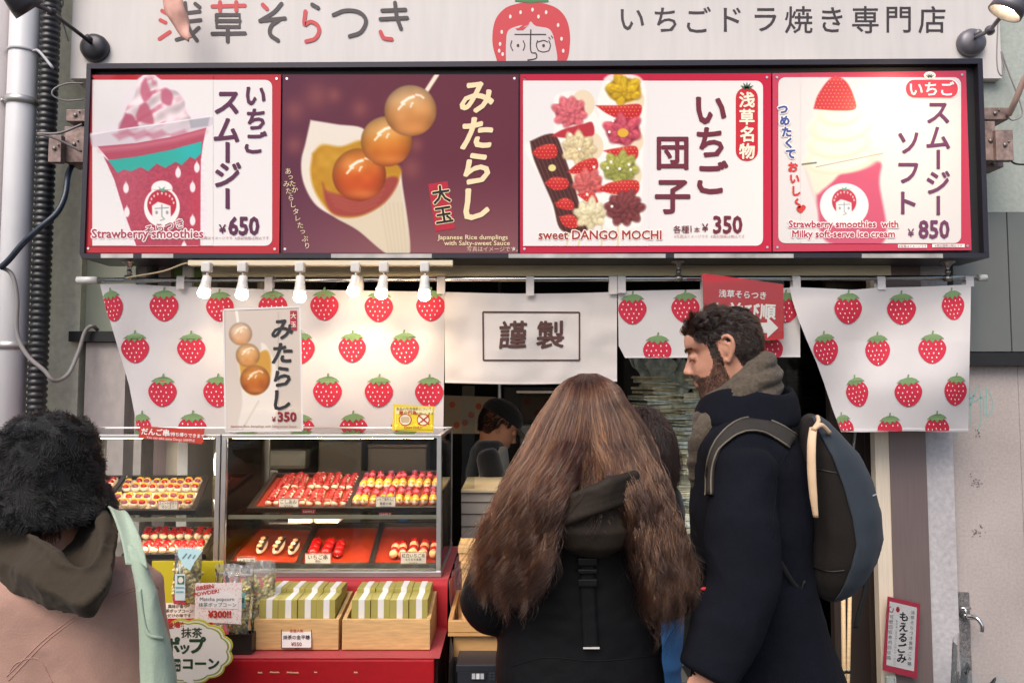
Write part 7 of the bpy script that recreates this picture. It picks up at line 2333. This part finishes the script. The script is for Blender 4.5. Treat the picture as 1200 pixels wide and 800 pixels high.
# the hair: long locks falling from the crown over hood and shoulders
def long_hair():
    rs = np.random.RandomState(11)
    ys = np.array([437.5, 444, 455, 470, 490, 520, 560, 600, 640, 670, 700, 720])
    oL = np.array([684, 668, 656, 648, 636, 622, 600, 578, 563, 556, 562, 570])
    iL = np.array([690, 690, 690, 690, 689, 686, 672, 655, 648, 642, 626, 618])
    oR = np.array([696, 711, 723, 730, 743, 758, 773, 786, 798, 806, 804, 799])
    iR = np.array([690, 690, 690, 690, 691, 695, 714, 733, 742, 749, 757, 764])
    K, NC, PER = 44, 520, 38
    P_, k = [], 0
    tgrid = np.linspace(0, 1, K)
    for c in range(NC):
        left = rs.rand() < .5
        t = rs.rand() ** .85                   # 0 inner .. 1 outer edge
        front = rs.rand() < .22                # locks that fall before the shoulder, behind the outline
        depth = rs.rand()
        mid = rs.rand() < .045
        yend = (rs.normal(684, 14) if left else rs.normal(694, 20)) - 30 * max(0, t - .75)
        if rs.rand() < .3: yend -= rs.rand() * 70
        if mid: yend = rs.uniform(560, 622)
        ystart = 437.5 + 24 * rs.rand() ** 2.4
        y = ystart + (yend - ystart) * tgrid ** .93
        a = np.interp(y, ys, iL if left else iR); b = np.interp(y, ys, oL if left else oR)
        if mid:
            x = 690 + (t - .5) * 26 + (a - 690) * .15 * np.ones(K)
        else:
            x = a + (b - a) * t
        # root spreads along the parting
        # distance from the camera: round the head, then over hood and shoulders
        hc = 1.73
        s = np.clip((y - 437.5) / 70, 0, 1)
        halfw = np.interp(y, ys, (oR - oL) / 2)
        rel = np.clip((x - np.interp(y, ys, (oL + oR) / 2)) / np.maximum(halfw, 4), -1, 1)
        rd = .118 * np.sqrt(np.clip(1 - (1 - s) ** 2, 0, 1))
        fl = np.clip((y - 478) / 125, 0, 1); fl = fl * fl * (3 - 2 * fl)
        rd = rd + .122 * fl
        Y = hc - rd * np.sqrt(np.clip(1 - rel ** 2 * .92, .0, 1))
        Y = Y + depth * .035 * np.clip((y - 450) / 60, 0, 1) - .004
        if front: Y = Y + .06 * np.clip((y - 520) / 80, 0, 1)
        # waves, stronger towards the ends
        g = np.clip((y - 470) / 200, 0, 1)
        wl_, p0 = rs.uniform(48, 84), rs.uniform(0, 6.28)
        amp = rs.uniform(3.5, 10.0)
        x = x + amp * g ** 1.3 * np.sin(y / wl_ * 6.28 + p0)
        Y = Y + amp * .0022 * g * np.cos(y / wl_ * 6.28 + p0 + .6)
        # curl in at the tip
        tip = np.clip((tgrid - .8) / .2, 0, 1)
        x = x + rs.normal(0, 9) * tip ** 2
        n_ = PER if not mid else 9
        for i in range(n_):
            sp = (1.1 - .68 * tgrid ** 1.1) * (1 - .3 * (1 - s))
            r1, r2, r3 = rs.normal(0, 4.2), rs.normal(0, .0055), rs.rand()
            fly = (rs.rand() < .10)
            xx = x + r1 * sp * (.45 + .55 * s) + (rs.normal(0, 7) * g ** 1.5 if fly else 0) + rs.uniform(.3, 1.3) * np.sin(y / rs.uniform(10, 20) + r3 * 6.28) * g
            YY = Y + r2 * sp
            yy = y + (rs.normal(0, 9)) * tgrid
            aa = (xx - 600) / FPX; bb = -(yy - 400) / FPX
            ryy = CP - bb * SP; rz = SP + bb * CP
            P_.append(np.stack([aa * YY / ryy, YY, rz * YY / ryy + CAMZ], -1))
    return np.array(P_)
LH = long_hair()
sel = np.random.RandomState(4).rand(len(LH) // 20 + 1).repeat(20)[:len(LH)]
strands('hair', LH[sel < .6], .00056, .00012, hair_mat('hair_brown', .66, .85, .22, .3, radial=.3, color=(.020, .0066, .0034)), wom)
strands('hair', LH[sel >= .6], .00056, .00012, hair_mat('hair_auburn', .36, .9, .2, .3, radial=.3, color=(.125, .043, .017)), wom)
# hair close to the skull, so no scalp shows
sc = MB()
sc.ell(HWm(-.012, 0, .0), .076, .094, .1, 24, 16)
sc.loft([sring(P((a + b) / 2, py, Y), Vector((1, 0, 0)) * ((b - a) / 2 / FPX * Y), Vector((0, 1, 0)) * d, 2, 28) for py, a, b, d, Y in ((470, 650, 732, .07, 1.735), (520, 640, 744, .065, 1.72), (570, 624, 760, .05, 1.70), (610, 612, 775, .04, 1.68))])
scm_ = remesh(sc, .007, 4, 'hair_underlayer')
link('hair_underlayer', scm_, mat('hair_under', hexc('3a2218'), .7, var=.3, vscale=60, stretch=(3, 3, .3)), wom)

# ================================================================== the person in the fur hat
YLp = 1.62
lb = P(55, 700, YLp); lbase = Vector((lb.x, YLp, 0))
lp_ = empty('person', lbase, 'person in a black fur bucket hat and dusty pink jacket seen from behind', 'person')
HL = Frame(P(58, 572, YLp), (.25, .97), R(10))
lt = [(662, -30, 150, .09), (667, -42, 160, .11), (674, -50, 168, .118), (680, -62, 178, .13), (740, -72, 184, .14), (800, -78, 190, .145), (900, -84, 196, .15), (930, -84, 196, .15)]
ll_ = (P(-45, 655, YLp), P(-85, 745, YLp - .02), P(-60, 790, 1.8))
lr_ = (P(138, 676, YLp + .02), P(152, 752, YLp + .05), P(165, 770, 1.86))
feetL = [lbase + Vector((-.1, 0, .09)), lbase + Vector((.1, 0, .09))]
bm_ = MB(); head(bm_, HL)
bm_.tube([HL(-.02, 0, -.03), P(62, 625, YLp), P(62, 660, YLp)], [.055, .052, .07], 18, 0, 10)
bm_.loft(fr(lt[3:], YLp, -.03))
for a in (ll_, lr_):
    limbs(bm_, *a, r=(.045, .038, .028))
    s_ = 1 if a is ll_ else -1
    hand(bm_, a[2], Vector((.3 * s_, .9, .1)), Vector((.5 * s_, -.2, -.7)), Vector((.6 * s_, .3, .4)), .92, .5)
legs(bm_, [lbase + Vector((-.09, 0, .78)), lbase + Vector((.09, 0, .78))], feetL)
link('body', remesh(bm_, .0045, 3, 'body'), skin2, lp_)
pink = fabric('jacket_pink', hexc('a98678'), .85, .1, 350, .4, .06, 8, .06, 300)
cm_ = MB().loft(fr(lt, YLp))
sleeve(cm_, *ll_, (.075, .075, .07, .065, .055))
sleeve(cm_, *lr_, (.062, .062, .06, .056, .05))
def lcoat(v):
    return .008 * ns(v, 5, 5, 4, 5) + .010 * ridge(v, 5, 5, 2.4, 3) + .005 * ridge(v, 12, 12, 6, 6) + .0012 * ns(v, 50, 50, 50)
ljm = wrinkle(remesh(cm_, .0075, 5, 'jacket'), lcoat)
ljb = bvh_of(ljm)
link('jacket', ljm, pink, lp_)
lj = [c for c in lp_.children if c.name.startswith('jacket')][0]
for pts in ([(168, 684), (120, 703), (60, 742), (8, 792)], [(166, 688), (119, 707), (60, 746.5), (10, 797)], [(8, 792), (20, 776), (45, 772), (62, 800)], [(187, 688), (170, 683)]):
    seam(ljb, pts, .0011, .0002).build('seam', mat('seam_pink', hexc('b08679'), .8), lj)
# hood
hood = MB()
RIM = [(-14, 620, 1.60), (38, 630, 1.49), (82, 664, 1.42), (107, 662, 1.435), (122, 630, 1.52), (112, 592, 1.66), (60, 585, 1.76), (6, 590, 1.72)]
RIN = [(0, 630, 1.62), (42, 641, 1.53), (79, 672, 1.475), (98, 666, 1.49), (110, 634, 1.56), (102, 604, 1.66), (60, 592, 1.72), (14, 600, 1.70)]
OUT = [(-34, 636, 1.60), (22, 668, 1.44), (84, 706, 1.37), (120, 690, 1.39), (137, 640, 1.50), (127, 598, 1.68), (60, 585, 1.80), (-14, 596, 1.75)]
LOW = [(-34, 664, 1.60), (34, 700, 1.46), (96, 722, 1.41), (118, 706, 1.42), (132, 655, 1.53), (122, 622, 1.68), (60, 605, 1.76), (-10, 618, 1.72)]
INN = [(14, 640, 1.64), (44, 648, 1.58), (74, 668, 1.53), (90, 658, 1.54), (98, 636, 1.60), (90, 615, 1.65), (60, 606, 1.69), (26, 612, 1.68)]
def closed(pts, n=48):
    v = [P(*p) for p in pts]
    N = len(v)
    out = []
    for i in range(n):
        t = i / n * N
        k = int(t); t -= k
        a, b, c, e = (v[(k + j - 1) % N] for j in range(4))
        out.append(0.5 * ((2 * b) + (c - a) * t + (2 * a - 5 * b + 4 * c - e) * t * t + (3 * b - a - 3 * c + e) * t ** 3))
    return out
hood.loft([closed(x) for x in (INN, RIN, RIM, OUT, LOW)])
hood.tube(closed(RIM) + closed(RIM)[:1], .010, 10)
hdm = wrinkle(remesh(hood, .005, 4, 'hood'), lambda v: .009 * (ridge(v, 8, 7, 11, 2) - .4) + .004 * ns(v, 18, 18, 22, 1) + .002 * ridge(v, 30, 30, 36, 5))
hdb = bvh_of(hdm)
link('hood', hdm, fabric('hood_olive', hexc('3d352b'), .9, .05, 300, .5, .08, 10, .1, 250), lp_)
hdo = [c for c in lp_.children if c.name.startswith('hood')][0]
# hat
hatc = P(54, 598, YLp)
hax = Vector((.03, -.06, 1)).normalized()
hat = MB().lathe(hatc, [(r_ * .96, h_ * .965) for r_, h_ in [(.001, .217), (.035, .214), (.064, .203), (.087, .181), (.100, .15), (.106, .112), (.111, .072), (.122, .038), (.135, .014), (.139, -.002), (.131, -.012), (.112, .008), (.096, .045), (.085, .09), (.06, .13), (.001, .14)]], 40, 0, hax)
hatm = hat.mesh('hat')
bm2 = bmesh.new(); bm2.from_mesh(hatm); bmesh.ops.recalc_face_normals(bm2, faces=bm2.faces); bm2.to_mesh(hatm); bm2.free()
ho = link('hat', hatm, mat('fur_base', (.006, .006, .006), .9), lp_)
offl = np.array(W[lp_])
rs = np.random.RandomState(5)
hcen = np.array(hatc + hax * .09)
pr, nr = sample(hatm, 34000, lambda p: np.ones(len(p), bool), rs)
pr = pr + offl
flip = ((pr - hcen) * nr).sum(1) < 0
nr[flip] *= -1
K = 6
cl, cen = clump_of(pr, 900, rs)
cr = rs.randn(900, 3)
pts = np.zeros((len(pr), K, 3)); pts[:, 0] = pr
dn = unit(nr * .6 - np.array(hax) * .3 + cr[cl] * .45 + .2 * rs.randn(len(pr), 3))
Lf = .008 + .008 * rs.rand(len(pr))
for k in range(1, K): pts[:, k] = pts[:, k - 1] + unit(dn - np.array(hax) * .1 * k + cr[cl] * .05 * k) * (Lf / (K - 1))[:, None]
strands('fur', pts, .0005, .00015, hair_mat('fur_black', 1.0, .3, .5, .1, (.18, .18, .2, 1)), ho)
# short hair under the hat
def nape(p):
    q = HL.local(p + offl)
    return (q[:, 2] > -.085) & (q[:, 2] < .03) & (q[:, 0] < -.01)
lbm = [c for c in lp_.children if c.name.startswith('body')][0].data
pr, nr = sample(lbm, 2600, nape, rs)
pr = pr + offl
K = 8
pts = np.zeros((len(pr), K, 3)); pts[:, 0] = pr
for k in range(1, K): pts[:, k] = pts[:, k - 1] + unit(nr * (.35 - .05 * k) - np.array([0, 0, 1]) + .15 * rs.randn(len(pr), 3)) * (.034 / K)
strands('hair', pts, .0005, .00025, hair_mat('hair_dark_red', .75, .6, .3), lp_)
tr_ = MB(); legs(tr_, [lbase + Vector((-.09, 0, .8)), lbase + Vector((.09, 0, .8))], feetL, (.095, .068, .06))
link('trousers', remesh(tr_, .01, 4, 'trousers'), fabric('trousers_dark', (.012, .012, .014)), lp_)
shoes(lp_, feetL, WF, mat('shoe_black', (.015, .015, .015), .4))
# tote
tote = empty('tote_bag', P(182, 800, 1.46), 'mint green cloth tote bag hanging from the pink shoulder', 'bag')
mint = fabric('tote_mint', hexc('a2b29e'), .85, .1, 300, .4, .05, 10, .06, 250)
tb = [(640, 157, 9, 1.468, .006), (655, 161, 10, 1.46, .010), (690, 170, 12, 1.455, .016), (720, 176, 15, 1.455, .02), (760, 183, 17, 1.46, .028), (800, 187, 18, 1.465, .034), (860, 191, 20, 1.47, .038), (900, 192, 20, 1.475, .038), (915, 192, 15, 1.475, .03)]
tm_ = remesh(MB().loft([sring(P(x, y, Y), Vector((w * .85 / FPX * Y, 0, -.004)), Vector((0, d_, 0)), 2.6, 28) for y, x, w, Y, d_ in tb]), .004, 2, 'bag')
wrinkle(tm_, lambda v: .005 * (ridge(v, 34, 10, 4, 2) - .4) + .003 * ns(v, 26, 14, 9))
spt = catmull([P(126, 622, 1.76), P(131, 603, 1.69), P(137, 597, 1.62), P(144, 606, 1.54), P(152, 624, 1.486), P(158, 645, 1.464), P(161, 662, 1.452)], 40)
def strp(u, v):
    c_ = spt[round(v * 40)]
    w = (.0165 + .004 * v) * (u * 2 - 1)
    return c_ + Vector((w, -.002 * math.cos(u * 5) - .004 * abs(u - .5) + .0015 * math.sin(u * 9 + v * 6), -.25 * w + .003 * math.sin(u * 6 + v * 4)))
o = MB().grid(strp, 10, 40).build('strap', mint, tote)
s_ = o.modifiers.new('thick', 'SOLIDIFY'); s_.thickness = .004; s_.offset = 0
tmb = bvh_of(tm_)
link('bag', tm_, mint, tote)
for pts in ([(164, 690), (168, 722), (174, 742), (190, 748)],):
    seam(tmb, pts, .0035, .001).build('handle', mint, tote)

# ================================================================== the worker
YK = 3.6
kb = P(562, 620, YK); kbase = Vector((kb.x, YK, 0))
wk = empty('person', kbase, 'worker in a black cap and pale apron bending over the counter inside', 'person')
HK = Frame(P(584, 500, YK), (.96, .28), R(34))
kt = [(516, 560, 588, .10), (526, 553, 592, .17), (545, 548, 594, .18), (580, 546, 590, .17), (640, 546, 584, .17), (700, 544, 584, .18), (760, 546, 584, .17)]
KF, KL = Vector((1, 0, 0)), Vector((0, 1, 0))
def kr(grow): return [sring(P((a + b) / 2, py, YK), KF * ((b - a) / 2 / FPX * YK + grow), KL * (d + grow), 2.3, 32) for py, a, b, d in kt]
kl_ = (P(572, 535, YK + .2), P(585, 585, YK + .22), P(622, 590, YK + .12))
kr_ = (P(572, 535, YK - .2), P(585, 588, YK - .22), P(622, 592, YK - .12))
feetK = [kbase + Vector((0, -.1, .09)), kbase + Vector((0, .1, .09))]
bm_ = MB(); head(bm_, HK)
bm_.tube([HK(-.02, 0, -.03), P(574, 517, YK), P(571, 530, YK)], [.055, .052, .06], 18, 0, 10)
bm_.loft(kr(-.03))
for a in (kl_, kr_):
    limbs(bm_, *a)
    s_ = -1 if a is kl_ else 1
    hand(bm_, a[2], Vector((.9, .1 * s_, -.2)), Vector((.1, .3 * s_, -.9)), Vector((.4, .9 * s_, 0)), .95, .5)
legs(bm_, [kbase + Vector((0, -.09, .84)), kbase + Vector((0, .09, .84))], feetK)
bmk = remesh(bm_, .005, 3, 'body')
link('body', bmk, skin2, wk)
sh_ = MB().loft(kr(0))
sleeve(sh_, *kl_, (.05, .055, .055, .05, .042)); sleeve(sh_, *kr_, (.05, .055, .055, .05, .042))
shm = wrinkle(remesh(sh_, .01, 4, 'shirt'), lambda v: .006 * ridge(v, 7, 7, 9, 1))
link('shirt', shm, fabric('shirt_black', (.006, .006, .007)), wk)
ap = MB()
for s_ in (1,):
    def AS(u, v):
        py = 521 + 170 * v
        a = -1.9 + 3.8 * u
        w = 1 if v > .18 else .45 + .55 * v / .18
        c = P(np.interp(py, [t_[0] for t_ in kt], [(t_[1] + t_[2]) / 2 for t_ in kt]), py, YK)
        hf = float(np.interp(py, [t_[0] for t_ in kt], [(t_[2] - t_[1]) / 2 for t_ in kt])) / FPX * YK + .012
        hl = float(np.interp(py, [t_[0] for t_ in kt], [t_[3] for t_ in kt])) + .012
        return c + KF * (hf * math.cos(a * w)) + KL * (hl * math.sin(a * w)) + ZU * 0
    ap.grid(AS, 30, 30)
o = ap.build('apron', fabric('apron_pale', hexc('9a9382')), wk)
s_ = o.modifiers.new('thick', 'SOLIDIFY'); s_.thickness = .004
cp_ = MB()
cp_.loft([sring(HK(-.012 + d, 0, u), HK.f * (.108 * k), HK.l * (.083 * k), 2.1, 28) for u, k, d in ((.038, 1.0, 0), (.06, 1.0, 0), (.085, .93, 0), (.108, .75, 0), (.126, .42, 0), (.132, .1, 0))])
cp_.loft([sring(HK(.07 + t, 0, .042 - t * .22), HK.l * w, HK.u * .004, 2.2, 20) for t, w in ((0, .072), (.03, .072), (.06, .062), (.085, .04), (.092, .015))])
link('cap', remesh(cp_, .004, 2, 'cap'), fabric('cap_black', (.01, .01, .011)), wk)
offk = np.array(W[wk])
def kmask(p):
    q = HK.local(p + offk)
    return (q[:, 2] > np.interp(q[:, 0], [-.1, -.03, -.01, .03], [-.06, -.05, .03, .02])) & (q[:, 2] < .06) & (q[:, 0] < .035)
pr, nr = sample(bmk, 2500, kmask, rs)
pr = pr + offk
K = 5
pts = np.zeros((len(pr), K, 3)); pts[:, 0] = pr
for k in range(1, K): pts[:, k] = pts[:, k - 1] + unit(nr * .4 - np.array(HK.u) * .7 - np.array(HK.f) * .4 + .15 * rs.randn(len(pr), 3)) * .005
strands('hair', pts, .0006, .0003, hair_mat('hair_black', .97, .3, .35), wk)

# ================================================================== the customer half hidden behind the long hair
YQ = 2.72
qb = P(742, 640, YQ); qbase = Vector((qb.x, YQ, 0))
cq = empty('person', qbase, 'dark haired person in blue jeans mostly hidden behind the long brown hair', 'person')
HQ = Frame(P(742, 522, YQ), (-.2, .97), R(15))
qt = [(555, 715, 768, .07), (572, 700, 782, .10), (600, 690, 788, .115), (660, 694, 782, .115), (720, 696, 778, .115)]
feetQ = [qbase + Vector((-.06, 0, .09)), qbase + Vector((.085, 0, .09))]
bm_ = MB(); head(bm_, HQ)
bm_.tube([HQ(-.02, 0, -.03), P(742, 560, YQ), P(742, 580, YQ)], [.055, .052, .06], 18, 0, 10)
bm_.loft(fr(qt, YQ, -.02))
qa = ((P(702, 580, YQ), P(692, 640, YQ), P(705, 655, YQ + .2)), (P(780, 580, YQ), P(786, 640, YQ), P(770, 655, YQ + .2)))
for i, a in enumerate(qa):
    limbs(bm_, *a, r=(.045, .038, .028))
    s_ = 1 if i == 0 else -1
    hand(bm_, a[2], Vector((.3 * s_, .9, .1)), Vector((.5 * s_, -.2, -.7)), Vector((.6 * s_, .3, .4)), .92, .5)
legs(bm_, [qbase + Vector((-.06, 0, .8)), qbase + Vector((.085, 0, .8))], feetQ)
bmq = remesh(bm_, .005, 3, 'body')
link('body', bmq, skin2, cq)
ck = MB().loft(fr(qt, YQ))
for a in qa: sleeve(ck, *a, (.06, .06, .055, .05, .045))
link('coat', wrinkle(remesh(ck, .01, 4, 'coat'), lambda v: .006 * ridge(v, 7, 7, 9, 1)), fabric('coat_plum', (.012, .009, .012)), cq)
tr_ = MB(); legs(tr_, [qbase + Vector((-.06, 0, .82)), qbase + Vector((.085, 0, .82))], feetQ, (.098, .078, .07))
link('jeans', wrinkle(remesh(tr_, .008, 3, 'jeans'), lambda v: .004 * ridge(v, 8, 8, 14, 1)), fabric('jeans_blue', hexc('2f5b8a'), .85, .1, 300, .4, .15, 8, .15, 200), cq)
shoes(cq, feetQ, WF, mat('shoe_black', (.015, .015, .015), .4))
offq = np.array(W[cq])
pr, nr = sample(bmq, 7000, lambda p: (HQ.local(p + offq)[:, 2] > np.interp(HQ.local(p + offq)[:, 0], [-.1, -.0, .05, .08], [-.06, -.02, .05, .07])) & (HQ.local(p + offq)[:, 2] > -.08), rs)
pr = pr + offq
K = 12
pts = np.zeros((len(pr), K, 3)); pts[:, 0] = pr
gl = HQ.local(pr)
for k in range(1, K):
    g_ = k / K
    out = unit(np.concatenate([(pr - np.array(HQ.c))[:, :2], np.zeros((len(pr), 1))], 1))
    pts[:, k] = pts[:, k - 1] + unit(nr * .5 * (1 - g_) ** 2 + out * .35 * (1 - g_) - np.array([0, 0, 1]) * (g_ * 1.3) + .1 * rs.randn(len(pr), 3)) * (.19 / K)
strands('hair', pts, .0006, .0003, hair_mat('hair_plum', .92, .7, .35, .2, (1, .8, .95, 1)), cq)
